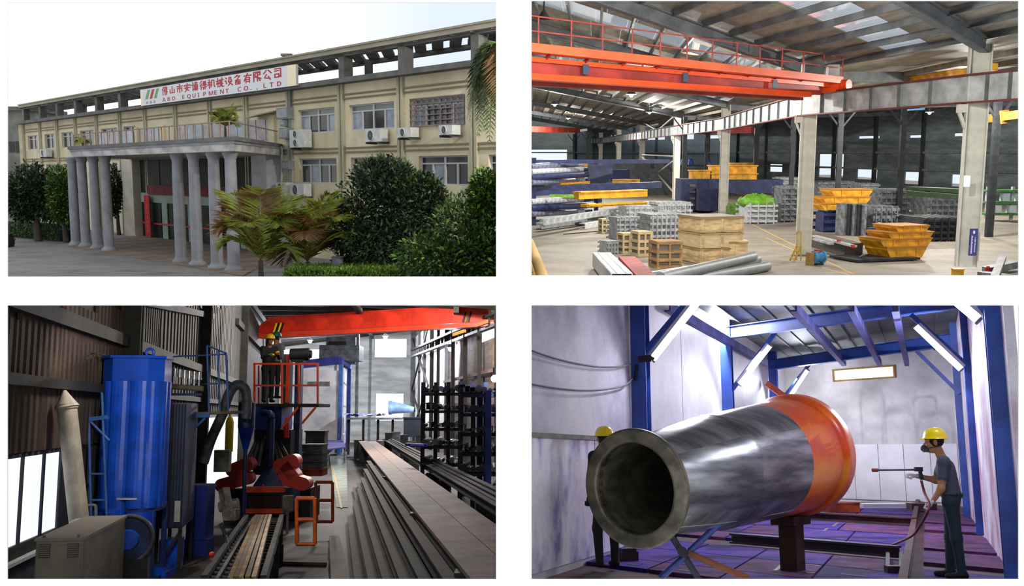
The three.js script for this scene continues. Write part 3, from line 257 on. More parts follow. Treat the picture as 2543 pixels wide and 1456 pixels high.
  const palm = (lab, o, h, n, len, rise, droop, wid, brown = 0.2, a0 = 0, leaf = palmLeaf, left = false) => { const t = A(thing(P, 'palm', lab, 'palm', o)); mesh('trunk', rod(o, o.clone().add(V(0, h, 0)), 0.1 * Math.min(1, len), 10, 0.07 * Math.min(1, len)), bark, t); for (let i = 0; i < n; i++) { const a = left ? Math.PI / 2 + ((i * 0.618) % 1) * Math.PI : a0 + i * 2.399, k = rr(0.75, 1.15), up = rr(0.55, 1.3); mesh('frond', frond(o.clone().add(V(0, h, 0)), V(Math.cos(a), 0, Math.sin(a)), len * k * (1.5 - up * 0.5), rise * up, droop * rr(0.8, 1.1), wid, 44), rnd() < brown ? palmBrown : leaf, t); } return t; };
  palm('yellowish palm in front of the portico columns', Z(640, 430, 29.5).setY(0), 0.85, 19, 1.55, 3.5, 2.4, 1.0, 0.2, 0.4); palm('bushy palm between the portico and the round tree', Z(758, 430, 30).setY(0), 0.75, 20, 1.45, 3.4, 2.2, 1.0, 0.3, 1.1); palm('small potted palm standing on the portico terrace', (() => { const p = Z(560, 340, 38.5); return p.setY(4.74); })(), 0.55, 14, 0.6, 1.35, 0.9, 0.45, 0.2, 0.2); palm('tiny palm at the left end of the portico terrace', Z(205, 350, 50.5).setY(4.74), 0.25, 10, 0.5, 0.9, 0.7, 0.3, 0.3, 0.9); palm('tall palm with drooping fronds at the top right edge', Z(1246, 430, 27).setY(0), 6.9, 26, 1.0, 0.9, 2.9, 0.7, 0.05, 0.7, lm([0x2c3c16, 0x42521e, 0x56642a]), true);
  { const c = Z(838, 640, 29.6), t = thing(P, 'stone_urn', 'grey stone urn on a stem beside the bushy palm', 'urn', c.clone().setY(0)); mesh('bowl', lathe([[0.07, 0.42], [0.14, 0.5], [0.18, 0.7], [0.17, 0.9], [0.2, 0.95]], 24), grain([0x6a6c74, 0x86888e], { size: 0.6 }), t); mesh('stem', lathe([[0.16, 0], [0.16, 0.06], [0.07, 0.12], [0.07, 0.42]], 24), grain([0x62646a, 0x7c7e84], { size: 0.6 }), t); }
}
// ================================================================ steel warehouse with overhead crane
{ const P = P2, G = (x, y, h) => P.G(x, y, h), Z = (x, y, d) => P.Z(x, y, d), D = P.vp(1490, 379), L = P.vp(3300, 379);
  const galv = grain([0x8a8e92, 0xa6aaae, 0xbec2c4], { size: 0.9, con: 2, rough: 0.5, metal: 0.1 }), galvD = grain([0x54595e, 0x70767a, 0x8a9094], { size: 0.9, con: 2, rough: 0.5, metal: 0.1 }), navy = grain([0x0c1538, 0x162350, 0x223268], { size: 1.2, rough: 0.5 }), yel = grain([0xb87a08, 0xd49410, 0xe4a81c], { size: 1.2, rough: 0.55 }), dk = grain([0x14161a, 0x22252a, 0x30343a], { size: 1.2, rough: 0.6 }), brownS = grain([0x2c2018, 0x44342a], { size: 1, rough: 0.7 });
  const wood = grain([0xb09468, 0xc8ac7e, 0xd8be92], { size: 1.2, fx: 3, fy: 14, rough: 0.85 }), woodL = grain([0xc4ae84, 0xd6c29a], { size: 1.0, fx: 3, fy: 14, rough: 0.85 }), woodD = grain([0x8a6a40, 0xa88454, 0xba9666], { size: 1.0, fx: 3, fy: 14, rough: 0.85 }), ply = grain([0x6e665a, 0x857c6e], { size: 1.2, rough: 0.8 }), green = grain([0x4a7c18, 0x66a024, 0x7cb430], { size: 0.8, con: 2, rough: 0.6 });
  // floor
  const FL = struct(P, 'floor', prism([[0.08, -36.2], [30, -36.2], [75, -100], [75, -230], [0.08, -230]], -0.1, 0), grain([0x70695e, 0x80786c, 0x8e8678, 0x787065], { own: true, N: 512, size: 8, fx: 5, fy: 5, con: 1.4, rough: 0.7, bump: 0.002 }), 'bare concrete hall floor');
  const lineM = flat(0xb89a58, 0.8); for (const [x0, y0, x1, y1] of [[1868, 558, 2120, 682], [1900, 590, 1972, 622], [2040, 665, 2110, 684]]) mesh('floor_marking', bar(G(x0, y0, 0.004), G(x1, y1, 0.004), 0.12, 0.006), lineM, FL, 'worn yellow line');
  // ---- columns and runway
  const cols = [[2418, 36.5], [2005, 49], [1800, 82], [1681, 106], [1595, 137], [1537, 165], [1492, 196]].map(([px, d]) => { const p = Z(px, 379, d); return V(p.x, 0, p.z); });
  const cream = grain([0xa8a496, 0xbcb8aa, 0xccc8bc], { size: 1.6, rough: 0.6 }), steelG = grain([0x4a4e50, 0x5c6062, 0x6e7274], { size: 2, rough: 0.6 });
  const clab = ['nearest pale column at the right with a blue sign plate', 'pale column in front of the yellow stacks with a blue drum at its foot', 'third pale column behind the wooden crates', 'fourth pale column beside the cross bracing', 'fifth pale column left of the cross bracing', 'sixth slim pale column toward the far end', 'farthest slim pale column at the left'];
  cols.forEach((c, i) => { const w = 0.72, h = 9.15, t = thing(P, 'steel_column', clab[i], 'column', c, -0.25); const y0 = i === 0 ? 0.9 : 0; mesh('flange', bx(0.05, h - y0, w * 0.6, -w / 2, (h + y0) / 2, 0), cream, t); mesh('flange', bx(0.05, h - y0, w * 0.6, w / 2, (h + y0) / 2, 0), cream, t); mesh('web', bx(w - 0.05, h - y0, 0.05, 0, (h + y0) / 2, 0), cream, t); if (i) mesh('base_plate', bx(0.9, 0.06, 0.8, 0, 0.03, 0), steelG, t); mesh('bracket', [bx(0.34, 0.3, 0.4, -0.5, 6.82, 0), bar(V(-0.36, 6.1, 0), V(-0.62, 6.75, 0), 0.3, 0.1)], cream, t); });
  // near/far runway girders, one from column to column
  const beamG = grain([0x8e9290, 0xa4a8a6, 0xb6bab8], { size: 2.2, rough: 0.6 }), redOx = grain([0x5c2420, 0x743028], { size: 1.5, rough: 0.7 });
  const nodes = [Z(2590, 379, 33.5).setY(0), ...cols, Z(1464, 379, 207).setY(0)]; const glab = ['right edge', 'nearest', 'second', 'third', 'fourth', 'fifth', 'sixth', 'farthest'];
  for (let i = 0; i + 1 < nodes.length; i++) { const a = nodes[i].clone().add(V(-0.4, 7.53, 0)), b = nodes[i + 1].clone().add(V(-0.4, 7.53, 0)); const t = A(thing(P, 'runway_girder', `grey crane runway girder with stiffeners, ${glab[i]} span`, 'girder', a.clone().lerp(b, 0.5), 0, 'crane runway girders')); const u = b.clone().sub(a), Ln = u.length(); u.normalize(); const e = a.clone().addScaledVector(u, 0.02), f = b.clone().addScaledVector(u, -0.02);
    mesh('web', bar(e, f, 0.04, 0.95), beamG, t); mesh('top_flange', bar(e.clone().add(V(0, 0.5, 0)), f.clone().add(V(0, 0.5, 0)), 0.4, 0.06), redOx, t); mesh('bottom_flange', bar(e.clone().add(V(0, -0.5, 0)), f.clone().add(V(0, -0.5, 0)), 0.34, 0.06), redOx, t); const n = Math.max(3, Math.round(Ln / (i < 2 ? 2.2 : 3))); for (let k = 1; k < n; k++) { const p = a.clone().lerp(b, k / n); mesh('stiffener', bx(0.28, 0.94, 0.05, p.x, p.y, p.z), steelG, t); } }
  // ---- roof planes with purlins, rafters, skylight strips
  const yR = (x, d) => 9.15 + 0.085 * Math.max(-2, (15 + 0.06 * (d - 49) - x)); const R = (x, d, dy = 0) => V(x, yR(x, d) + dy, -d);
  const roofM = grain([0x7c7468, 0x90887a, 0xa09888], { size: 3, fx: 12, fy: 3, rough: 0.75 }), milk = new THREE.MeshPhysicalMaterial({ color: 0xffffff, roughness: 0.02, transmission: 1, thickness: 0 });
  const xe = d => { const k = [[20, 19], [36.5, 17.4], [49, 15.2], [82, 18], [106, 18.6], [137, 19.2], [230, 21]]; for (let i = 0; i + 1 < k.length; i++) if (d <= k[i + 1][0]) return k[i][1] + (k[i + 1][1] - k[i][1]) * (d - k[i][0]) / (k[i + 1][0] - k[i][0]); return 21; }; const Ld = V(L.x, 0, L.z).normalize(); /* rafters follow L */
  const rPt = (q, a) => { /* q: where the rafter meets the column line (distance), a: metres back along the rafter */ const x = xe(q), p = V(x, 0, -q).addScaledVector(Ld, -a); return V(p.x, 9.15 + 0.075 * a, p.z); };
  const ce = struct(P, 'ceiling', [bar(rPt(36.6, 0).add(V(0, 0.3, 0)), rPt(49, 0).add(V(0, 0.3, 0)), 0.3, 0.3)], steelG);
  const qs = [26, 30, 33.5, 37, 40, 43, 49, 55.5, 59.5, 66, 73, 80, 87, 97, 108, 116, 126, 140, 152, 165, 180, 195, 216], SK = [40, 55.5, 80, 108, 140, 180]; let maxA = q => { let a = 0; while (a < 30) { const p = rPt(q, a + 0.5); if (p.x < 0.15 || -p.z < 19) break; a += 0.5; } return a; };
  qs.forEach((q, i) => { if (i + 1 >= qs.length) return; const q2 = qs[i + 1], A1 = Math.min(maxA(q), maxA(q2)); const n = 10, sky = SK.includes(q); for (let k = 0; k < n; k++) { const a0 = A1 * k / n, a1 = A1 * (k + 1) / n - 0.03; const isSky = sky; mesh(isSky ? 'skylight_sheet' : 'roof_sheet', slab(rPt(q, a0).add(V(0, 0.45, 0)), rPt(q2 * 0.999, a0).add(V(0, 0.45, 0)), rPt(q2 * 0.999, a1).add(V(0, 0.45, 0)), rPt(q, a1).add(V(0, 0.45, 0)), 0.05), isSky ? milk : roofM, ce); } });
  for (let k = 0; k <= 11; k++) { const a = k * 2.35; let prev = null; qs.forEach((q, i) => { if (a > maxA(q)) { prev = null; return; } const p = rPt(q, a).add(V(0, 0.28, 0)); if (prev && i < 22) mesh('purlin', bar(prev, p, 0.1, 0.26), steelG, ce); prev = p; }); }
  const rafters = [36.5, 49, 64, 82, 106, 137, 165]; rafters.forEach((q) => { const a = maxA(q); mesh('rafter', ibeam(rPt(q, 0).add(V(0, -0.05, 0)), rPt(q, a).add(V(0, -0.05, 0)), 0.3, 0.55, 0.06), steelG, ce); });
  // right aisle roof and its purlins
  const r2 = (q, b) => V(xe(q) + b, 9.0 + 0.03 * b, -q - b * 0.35); const dq = [20, 25, 30, 36, 44, 54, 66, 80, 100, 125, 155]; for (let i = 0; i + 1 < dq.length; i++) for (let k = 0; k < 5; k++) mesh('aisle_sheet', slab(r2(dq[i], 8 * k).add(V(0, 0.4, 0)), r2(dq[i + 1] - 0.05, 8 * k).add(V(0, 0.4, 0)), r2(dq[i + 1] - 0.05, 8 * k + 7.95).add(V(0, 0.4, 0)), r2(dq[i], 8 * k + 7.95).add(V(0, 0.4, 0)), 0.06), roofM, ce); for (let b = 1; b < 40; b += 2.6) mesh('aisle_purlin', bar(r2(20, b).add(V(0, 0.15, 0)), r2(155, b).add(V(0, 0.15, 0)), 0.12, 0.26), b < 6 ? grain4() : steelG, ce); for (const q of [34, 49, 82, 106]) mesh('aisle_rafter', bar(r2(q, 0).add(V(0, -0.1, 0)), r2(q, 39).add(V(0, -0.1, 0)), 0.25, 0.5), steelG, ce);
  function grain4() { return (P.g4 ??= grain([0x6a6254, 0x8a8070], { size: 2 })); }
  solo(P, 'purlin_lamp_strip', 'thin blue fluorescent strip under the far aisle roof', 'lamp', [bar(Z(2255, 274, 70), Z(2295, 271, 70), 0.2, 0.08), bar(Z(2255, 272.5, 70), Z(2295, 269.5, 70), 0.3, 0.06)], flat(0x6aa0d8, 0.4));
  // ---- far walls with bright openings
  const nd = [Z(1312, 379, 222), Z(1430, 379, 214), Z(1832, 379, 158), Z(2590, 379, 96)].map(p => p.setY(0)); const wallM = [grain([0x8e948e, 0xa2a8a2], { size: 5, fx: 2, fy: 14 }), grain([0x58646a, 0x6c787e], { size: 5, fx: 2, fy: 14 }), grain([0x566062, 0x687274, 0x788284], { size: 5, fx: 2, fy: 14 })];
  const onW = (k, px, py) => P.W(px, py, nd[k], nd[k + 1].clone().sub(nd[k])); const sW = (k, px) => onW(k, px, 379).setY(0).distanceTo(nd[k]);
  const holes = [[[1318, 372, 1408, 402]], [[1515, 336, 1532, 346], [1548, 334, 1572, 347], [1606, 332, 1650, 347], [1690, 334, 1722, 346], [1760, 336, 1790, 344], [1820, 407, 1830, 420]], [[1912, 408, 1944, 427], [2034, 383, 2080, 441], [2086, 383, 2096, 441], [2130, 421, 2181, 446], [2249, 428, 2297, 458], [2366, 434, 2398, 464], [2129, 338, 2182, 344], [2255, 336, 2296, 342], [2365, 331, 2412, 338], [1975, 410, 1990, 428]]];
  ['wall_back_left', 'wall_back_middle', 'wall_back_right'].forEach((n, k) => { const dd = nd[k + 1].clone().sub(nd[k]); const hh = holes[k].map(([a, t, b, u]) => rect(sW(k, a), onW(k, (a + b) / 2, u).y, sW(k, b), onW(k, (a + b) / 2, t).y)); const w = struct(P, n, panel(nd[k], dd, rect(-1, 0, dd.length() + 0.5, 15), 0.2, hh, -1), wallM[k]);
    const m = Math.round(dd.length() / 9); for (let i = 0; i <= m; i++) { const p = nd[k].clone().addScaledVector(dd.clone().normalize(), dd.length() * i / m); mesh('wall_post', bx(0.5, 10, 0.4, p.x, 5, p.z + 0.3), dk, w); } for (const y of [3.2, 5.2]) mesh('girt', bar(nd[k].clone().add(V(-0.1, y, 0.2)), nd[k + 1].clone().add(V(-0.1, y, 0.2)), 0.2, 0.25), steelG, w); });
  struct(P, 'wall_left', bx(0.1, 16, 190, 0.06, 8, -127), wallM[1]);
  // far posts with knee struts of the rear aisle
  [[1700, 100], [1755, 118], [1878, 88], [1968, 95], [2085, 84], [2240, 78], [2470, 60], [1425, 190], [1460, 180]].forEach(([px, d], i) => { const p = Z(px, 379, d); const t = thing(P, 'aisle_post', ['dark post behind the third column', 'dark post right of the third column', 'dark post above the white pallets', 'dark post left of the second column', 'dark post before the bright door', 'dark post between the far windows', 'dark post at the right edge behind the nearest column', 'first slim post by the far left door', 'second slim post by the far left door'][i], 'column', [p.x, 0, p.z]); mesh('shaft', bx(0.42, 8.8, 0.3, 0, 4.4, 0), dk, t); mesh('head', [bar(V(0, 7.2, 0), V(-1.2, 8.7, 0), 0.14, 0.14), bar(V(0, 7.2, 0), V(1.2, 8.7, 0), 0.14, 0.14)], dk, t); });
  { const a = cols[3], b = cols[4], t = A(thing(P, 'cross_bracing', 'thin pale cross bracing between two far columns', 'bracing', a.clone().lerp(b, 0.5))); const m = cream; mesh('brace', bar(V(a.x, 0.6, a.z), V(b.x, 4.6, b.z), 0.14, 0.14), m, t); mesh('brace', bar(V(a.x, 4.6, a.z), V(b.x, 0.6, b.z), 0.14, 0.14), m, t); mesh('strut', bar(V(a.x, 4.8, a.z), V(b.x, 4.9, b.z), 0.14, 0.14), m, t); mesh('brace', bar(V(a.x, 9.4, a.z), a.clone().lerp(b, 0.5).setY(7.9), 0.16, 0.16), m, t); mesh('brace', bar(V(b.x, 9.4, b.z), a.clone().lerp(b, 0.5).setY(7.9), 0.16, 0.16), m, t); }
  // ---- orange double girder crane
  { const e = Z(2050, 379, 46).setY(0), a = V(0.16, 0, -34.6), u = a.clone().sub(e).normalize(); const or1 = grain([0xe85a30, 0xf46c40, 0xfc7c50], { size: 3, rough: 0.45 }), or2 = grain([0xec4a14, 0xfc5c20], { size: 3, rough: 0.4 }), mar = grain([0x8c2820, 0xa4342a, 0xb84438], { size: 2.5, con: 1.8, rough: 0.55 }); const n = V(-u.z, 0, u.x); if (n.z < 0) n.negate();
    const t = A(thing(P, 'overhead_crane', 'bright orange double girder overhead crane with walkway railing', 'crane', a.clone().lerp(e, 0.5).setY(8))); const yb = 7.78; const pt = (s, o, y) => a.clone().lerp(e, s).addScaledVector(n, o).setY(y);
    mesh('walkway_girder', bar(pt(0, 0.5, yb + 1.0), pt(1, 0.5, yb + 0.72), 0.55, 0.3), or1, t); mesh('upper_flange', bar(pt(0, 0.15, yb + 0.66), pt(0.98, 0.15, yb + 0.5), 0.3, 0.16), or2, t); mesh('main_web', bar(pt(0, 0.1, yb + 0.42), pt(0.96, 0.1, yb + 0.3), 0.1, 0.5), mar, t, 'dull maroon web'); mesh('lower_flange', bar(pt(0, 0.15, yb + 0.06), pt(0.9, 0.15, yb + 0.02), 0.5, 0.22), or2, t); mesh('rear_girder', bar(pt(0, -1.6, yb + 0.4), pt(1, -1.6, yb + 0.4), 0.5, 1.0), mar, t);
    for (let i = 0; i < 9; i++) { const s = 0.06 + i * 0.1; mesh('bracket', bar(pt(s, 0.5, yb + 0.84 - 0.2 * s), pt(s, 0.12, yb + 0.66 - 0.1 * s), 0.06, 0.12), mar, t); }
    for (const [s, i] of [[0.16, 0], [0.45, 1], [0.76, 2]]) mesh('label_plate', bar(pt(s - 0.008, 0.34, yb + 0.45 - 0.1 * s), pt(s + 0.008, 0.34, yb + 0.45 - 0.1 * s), 0.02, 0.36), flat(0x3a5068, 0.5), t, 'small blue plate');
    const rl = grain([0xa83c34, 0xc85a50], { size: 1 }); for (let i = 0; i <= 12; i++) { const s = Math.min(0.995, 0.02 + i * 0.0815); mesh('rail_post', bar(pt(s, 0.75, yb + 1.1 - 0.25 * s), pt(s, 0.75, yb + 2.05 - 0.3 * s), 0.05, 0.05), rl, t); } for (const dy of [1.55, 2.05]) mesh('hand_rail', bar(pt(0, 0.75, yb + dy), pt(0.995, 0.75, yb + dy - 0.3), 0.045, 0.045), rl, t);
    mesh('end_carriage', [bar(pt(1.0, 0.7, yb + 0.45), pt(1.0, -2.6, yb + 0.45), 0.5, 0.5)], or2, t); mesh('buffer', rod(pt(1.01, 0.5, yb + 0.5), pt(1.01, 0.95, yb + 0.5), 0.25, 16), or2, t); mesh('control_case', bx(0.5, 0.5, 0.4, pt(0.975, 0.5, 0).x, yb + 1.15, pt(0.975, 0.5, 0).z), grain([0xb4b4ac, 0xd0d0c8], { size: 0.8 }), t); mesh('motor_case', bx(0.9, 0.55, 0.5, pt(0.9, 0.4, 0).x, yb + 1.2, pt(0.9, 0.4, 0).z), steelG, t);
    const c2 = A(thing(P, 'far_crane', 'dull red crane girder at the far left of the hall', 'crane', Z(1380, 321, 150))); mesh('girder', bar(Z(1314, 321, 140), Z(1440, 324, 165), 0.5, 0.8), grain([0x8c2418, 0xb03424], { size: 3 }), c2); mesh('rail', bar(Z(1314, 314, 140), Z(1440, 319, 165), 0.3, 0.1), dk, c2); mesh('lamp_case', bar(Z(1440, 325, 164), Z(1458, 322, 164), 0.5, 0.4), cream, c2);
    const c3 = A(thing(P, 'far_crane', 'dark red crane girder hanging behind the third column', 'crane', Z(1780, 322, 110))); mesh('girder', bar(Z(1700, 325, 118), Z(1872, 323, 105), 0.6, 0.7), grain([0x5c1414, 0x7c2020], { size: 3 }), c3); mesh('rail', bar(Z(1700, 316, 118), Z(1872, 315, 105), 0.3, 0.1), dk, c3);
    const c4 = A(thing(P, 'yellow_crane_girder', 'long yellow crane girder resting above the right runway', 'crane', Z(2320, 196, 48))); mesh('girder', bar(Z(2250, 202, 52), Z(2392, 182, 44), 0.4, 0.42), yel, c4); mesh('flange', bar(Z(2250, 195, 52), Z(2392, 175, 44), 0.5, 0.06), yel, c4); mesh('tail', bar(Z(2443, 170, 42), Z(2466, 166, 41), 0.4, 0.3), yel, c4); solo(P, 'yellow_hoist', 'dusky yellow hoist low under the roof at the right edge', 'hoist', [bar(Z(2445, 297, 62), Z(2540, 284, 58), 0.5, 0.5), bar(Z(2480, 292, 60), Z(2500, 289, 60), 0.7, 0.8)], grain([0x6a4c10, 0x8c6618], { size: 1 })); }
  { const c = Z(1351, 48, 40); const t = A(thing(P, 'bay_lamp', 'dark bell shaped bay lamp against the left skylight', 'lamp', c)); mesh('shade', at(lathe([[0.05, 0.35], [0.1, 0.3], [0.22, 0.1], [0.3, 0.02]], 20), c.x, c.y, c.z), dk, t); mesh('stem', rod(c.clone().add(V(0, 0.35, 0)), c.clone().add(V(0, 0.9, 0)), 0.03), dk, t); }
  // bay lamps added under the roof to brighten the warehouse
  { const lp = [[2.2, 38.6, 8.35, 'behind the left end of the orange crane', 230], [7.2, 42.4, 8.35, 'behind the middle of the orange crane', 230], [9.5, 52, 8.7, 'over the tallest wooden crate', 260], [9, 27, 9.6, 'in front of the orange crane near the runway', 300], [2.6, 26, 9.6, 'in front of the left end of the orange crane', 220], [8, 66, 9.0, 'over the galvanized bundles', 520], [4, 92, 9.6, 'over the blue pipe rack', 600], [14, 100, 9.2, 'over the navy fixture', 500], [8, 140, 10, 'toward the far left door', 900], [21, 45, 8.2, 'behind the nearest runway girder', 160], [27, 58, 8.3, 'over the farther yellow stack', 420], [34, 80, 8.4, 'before the far windows', 800]];
    for (const [x, d, y, w, k] of lp) { const c = V(x, y, -d), t = A(thing(P, 'bay_lamp', 'added bay lamp under the roof ' + w, 'lamp', c)); mesh('shade', at(lathe([[0.05, 0.4], [0.12, 0.34], [0.26, 0.16], [0.34, 0.06]], 20), c.x, c.y, c.z), dk, t); mesh('bulb', ball(0.14, c.x, c.y, c.z), glow(0xfffaf2, 4), t); const l = new THREE.PointLight(hex(0xfffaf2), k, 0, 2); l.position.copy(P.world(c)); l.shadow.radius = 7; scene.add(l); } }
  // ================ goods on the floor
  const spot = (x0, x1, yb, yt) => { const c = G((x0 + x1) / 2, yb), k = -c.z / FOCAL * 1.0; return { c, w: (x1 - x0) * k, h: (yb - yt) * k }; };
  // wooden crates
  function crate(lab, x0, x1, yb, yt, layers, m, turn, dep, lidM) { const { c, w, h } = spot(x0, x1, yb, yt); const t = thing(P, 'wooden_crate', lab, 'crate', c.clone().add(V(0, 0, -dep / 2)), turn); const W = w / (Math.cos(turn) + Math.abs(Math.sin(turn)) * dep / w * 0.8), lh = h / layers; for (let i = 0; i < layers; i++) { const y0 = lh * i; mesh('box_layer', bx(W, lh - 0.05, dep, 0, y0 + lh / 2, 0), i % 2 ? woodL : m, t); mesh('rim', bx(W + 0.06, 0.08, dep + 0.06, 0, y0 + lh - 0.04, 0), woodD, t); for (let k = -1; k <= 1; k++) mesh('batten', bx(0.1, lh - 0.1, 0.03, k * W * 0.44, y0 + lh / 2, dep / 2 + 0.015), m, t); } mesh('lid', bx(W + 0.02, 0.05, dep + 0.02, 0, h + 0.02, 0), lidM, t); for (const x of [-0.4, 0, 0.4]) mesh('skid', bx(0.12, 0.1, dep, x * W, -0.0 + 0.05, 0), woodD, t); return t; }
  crate('tallest pale wooden crate of three tiers with a grey lid', 1703, 1843, 655, 540, 3, wood, 0.32, 2.2, ply); crate('low pale wooden crate leaning against the tallest one', 1789, 1858, 654, 600, 1, wood, -0.12, 0.7, woodL);
  function slatCrate(lab, x0, x1, yb, yt, m, turn, dep) { const { c, w, h } = spot(x0, x1, yb, yt); const t = thing(P, 'slatted_crate', lab, 'crate', c.clone().add(V(0, 0, -dep / 2)), turn); const W = w * 0.85; mesh('inner_load', bx(W * 0.9, h * 0.86, dep * 0.9, 0, h * 0.5, 0), ply, t); for (const x of [-1, 1]) for (const z of [-1, 1]) mesh('corner_post', bx(0.09, h, 0.09, x * W / 2, h / 2, z * dep / 2), m, t); for (const y of [0.06, 0.32, 0.62, 0.96]) { for (const z of [-1, 1]) mesh('slat', bx(W, h * 0.12, 0.035, 0, h * y, z * (dep / 2 + 0.03)), m, t); for (const x of [-1, 1]) mesh('slat', bx(0.035, h * 0.12, dep, x * (W / 2 + 0.03), h * y, 0), m, t); } for (let i = 0; i < 4; i++) mesh('top_slat', bx(W, 0.04, dep * 0.2, 0, h, (i - 1.5) * dep * 0.26), m, t); mesh('centre_post', bx(0.09, h, 0.05, 0, h / 2, dep / 2 + 0.05), m, t); }
  slatCrate('brown slatted crate of two tiers in front of the tallest crate', 1620, 1692, 667, 600, woodD, 0.2, 1.1); slatCrate('small pale slatted crate among the galvanized bundles', 1538, 1576, 630, 580, woodL, 0.3, 0.8); slatCrate('narrow pale crate right of the small slatted one', 1575, 1614, 637, 576, woodL, 0.3, 0.9); slatCrate('pale crate end left of the galvanized bundles', 1491, 1513, 580, 545, woodL, 0.2, 0.8);
  // bundles of galvanized frames: each a thing of stacked rails
  function bundle(lab, x0, x1, yb, yt, m, turn, dep, nl, nr, legs = true) { const { c, w, h } = spot(x0, x1, yb, yt); const t = thing(P, 'frame_bundle', lab, 'bundle', c.clone().add(V(0, 0, -dep / 2)), turn); const W = w * 0.9; for (let i = 0; i < nl; i++) { const y = h * (i + 0.5) / nl; for (const z of [-1, 1]) mesh('rail', bx(W, h / nl * 0.42, 0.07, 0, y, z * dep / 2), m, t); for (let k = 0; k < nr; k++) mesh('cross_bar', bx(0.07, h / nl * 0.5, dep, -W / 2 + W * (k + 0.5) / nr, y + h / nl * 0.2, 0), m, t); } if (legs) for (let k = 0; k < nr; k++) mesh('upright', bx(0.06, h, 0.06, -W / 2 + W * (k + 0.5) / nr, h / 2, dep / 2 + 0.06), m, t); mesh('packing', bx(W * 0.86, h * 0.9, dep * 0.8, 0, h * 0.47, 0), m, t); return t; }
  bundle('silver frame bundle standing left of the small crates', 1515, 1592, 600, 540, galv, 0.3, 1.6, 5, 5); bundle('long silver tube bundle behind the brown crate', 1592, 1712, 610, 532, galv, 0.25, 2.2, 5, 9); bundle('silver bundle with the white pallet top at the back', 1618, 1718, 560, 502, galv, 0.2, 2.4, 4, 7); bundle('tall silver bundle at the left back of the stack', 1540, 1620, 565, 512, galv, 0.25, 2, 5, 5); bundle('low jumble of silver brackets on the floor', 1492, 1532, 632, 598, galv, 0.5, 0.8, 3, 4); bundle('white pallet of silver parts under the green cover', 1843, 1932, 556, 505, grain([0x9ca0a4, 0xc0c4c8], { size: 0.8 }), 0.1, 2.4, 4, 4); bundle('dark silver stack left of the second column', 1932, 1985, 552, 462, galvD, 0.1, 2, 7, 3); bundle('pale grey stack above the green cover', 1930, 1988, 505, 440, galv, 0.1, 2.4, 6, 3);
  // green cover
  { const { c, w } = spot(1842, 1934, 556, 505); solo(P, 'green_cover', 'bright green netting heaped on the white pallet', 'netting', (() => { const g = new THREE.SphereGeometry(1, 24, 12); g.scale(w * 0.52, 0.55, 1.4); const p = g.attributes.position; for (let i = 0; i < p.count; i++) p.setY(i, p.getY(i) * (0.7 + 0.6 * hash(i, 2, 3))); g.computeVertexNormals(); g.translate(c.x, c.y + 1.55, c.z - 1.3); return fin(g); })(), green); solo(P, 'green_crate', 'small lime green bin between column and white pallet', 'bin', [bx(1.1, 0.5, 1, G(1826, 540).x, 0.9, G(1826, 540).z), bx(1.3, 0.9, 1.2, G(1826, 540).x, 0.45, G(1826, 540).z)], grain([0x3c5a1c, 0x6c9430], { size: 0.8, con: 2 })); }
  // long channels at the left, front tubes
  { const lc = (lab, x0, y0, x1, y1, h, w, m = galv) => solo(P, 'steel_channel', lab, 'channel', cbeam(G(x0, y0, h), G(x1, y1, h), w, w * 0.9, 0.05), m); lc('upper long galvanized channel left of the bundles', 1342, 552, 1545, 522, 0.9, 0.42); lc('front long galvanized channel left of the bundles', 1338, 562, 1520, 538, 0.25, 0.45); lc('middle long galvanized channel left of the bundles', 1346, 556, 1540, 530, 0.55, 0.42); lc('short bright channel end left of the bundles', 1446, 562, 1500, 552, 0.22, 0.45, grain([0xb0b4b8, 0xd0d4d6], { size: 1 })); solo(P, 'thin_bar', 'thin dark bar lying on the open floor', 'bar', bar(G(1400, 582, 0.03), G(1490, 574, 0.03), 0.06, 0.05), dk);
    const tb = (lab, x0, y0, x1, y1, h, r) => solo(P, 'round_tube', lab, 'tube', rod(G(x0, y0, h), G(x1, y1, h), r, 16), grain([0x84888a, 0x9a9ea0], { size: 1.2, con: 1.4, rough: 0.5, metal: 0.3 })); tb('longest grey tube lying in the front', 1600, 692, 1880, 646, 0.25, 0.24); tb('front grey tube with its open end to the right', 1690, 700, 1905, 662, 0.22, 0.22); tb('grey tube on top of the front pair', 1640, 690, 1870, 638, 0.62, 0.22); tb('flat grey tube nearest the bottom edge', 1620, 700, 1760, 676, 0.2, 0.2); 
    const rc = A(thing(P, 'white_profile', 'white box profile with a dark open end in the foreground', 'profile', G(1525, 680))); const a = G(1494, 645, 0.4), b = G(1544, 700, 0.4); const g = basis(a, b); const Ln = a.distanceTo(b); const w = 0.78, hh = 0.62; const W4 = (sx, sy, x, y) => { const q = new THREE.BoxGeometry(sx, sy, Ln); q.translate(x, y, 0); q.applyMatrix4(g); return fin(q); }; const wm = grain([0xb8bcc0, 0xd4d8dc], { size: 1, rough: 0.5 }); mesh('top', W4(w, 0.04, 0, hh / 2), wm, rc); mesh('side', W4(0.04, hh, -w / 2, 0), wm, rc); mesh('side', W4(0.04, hh, w / 2, 0), wm, rc); mesh('inner_rail', W4(0.05, hh * 0.9, 0, 0), dk, rc); mesh('bottom', W4(w, 0.04, 0, -hh / 2), dk, rc); for (const x of [-0.2, 0.15]) mesh('groove', W4(0.05, 0.012, x, hh / 2 + 0.022), steelG, rc);
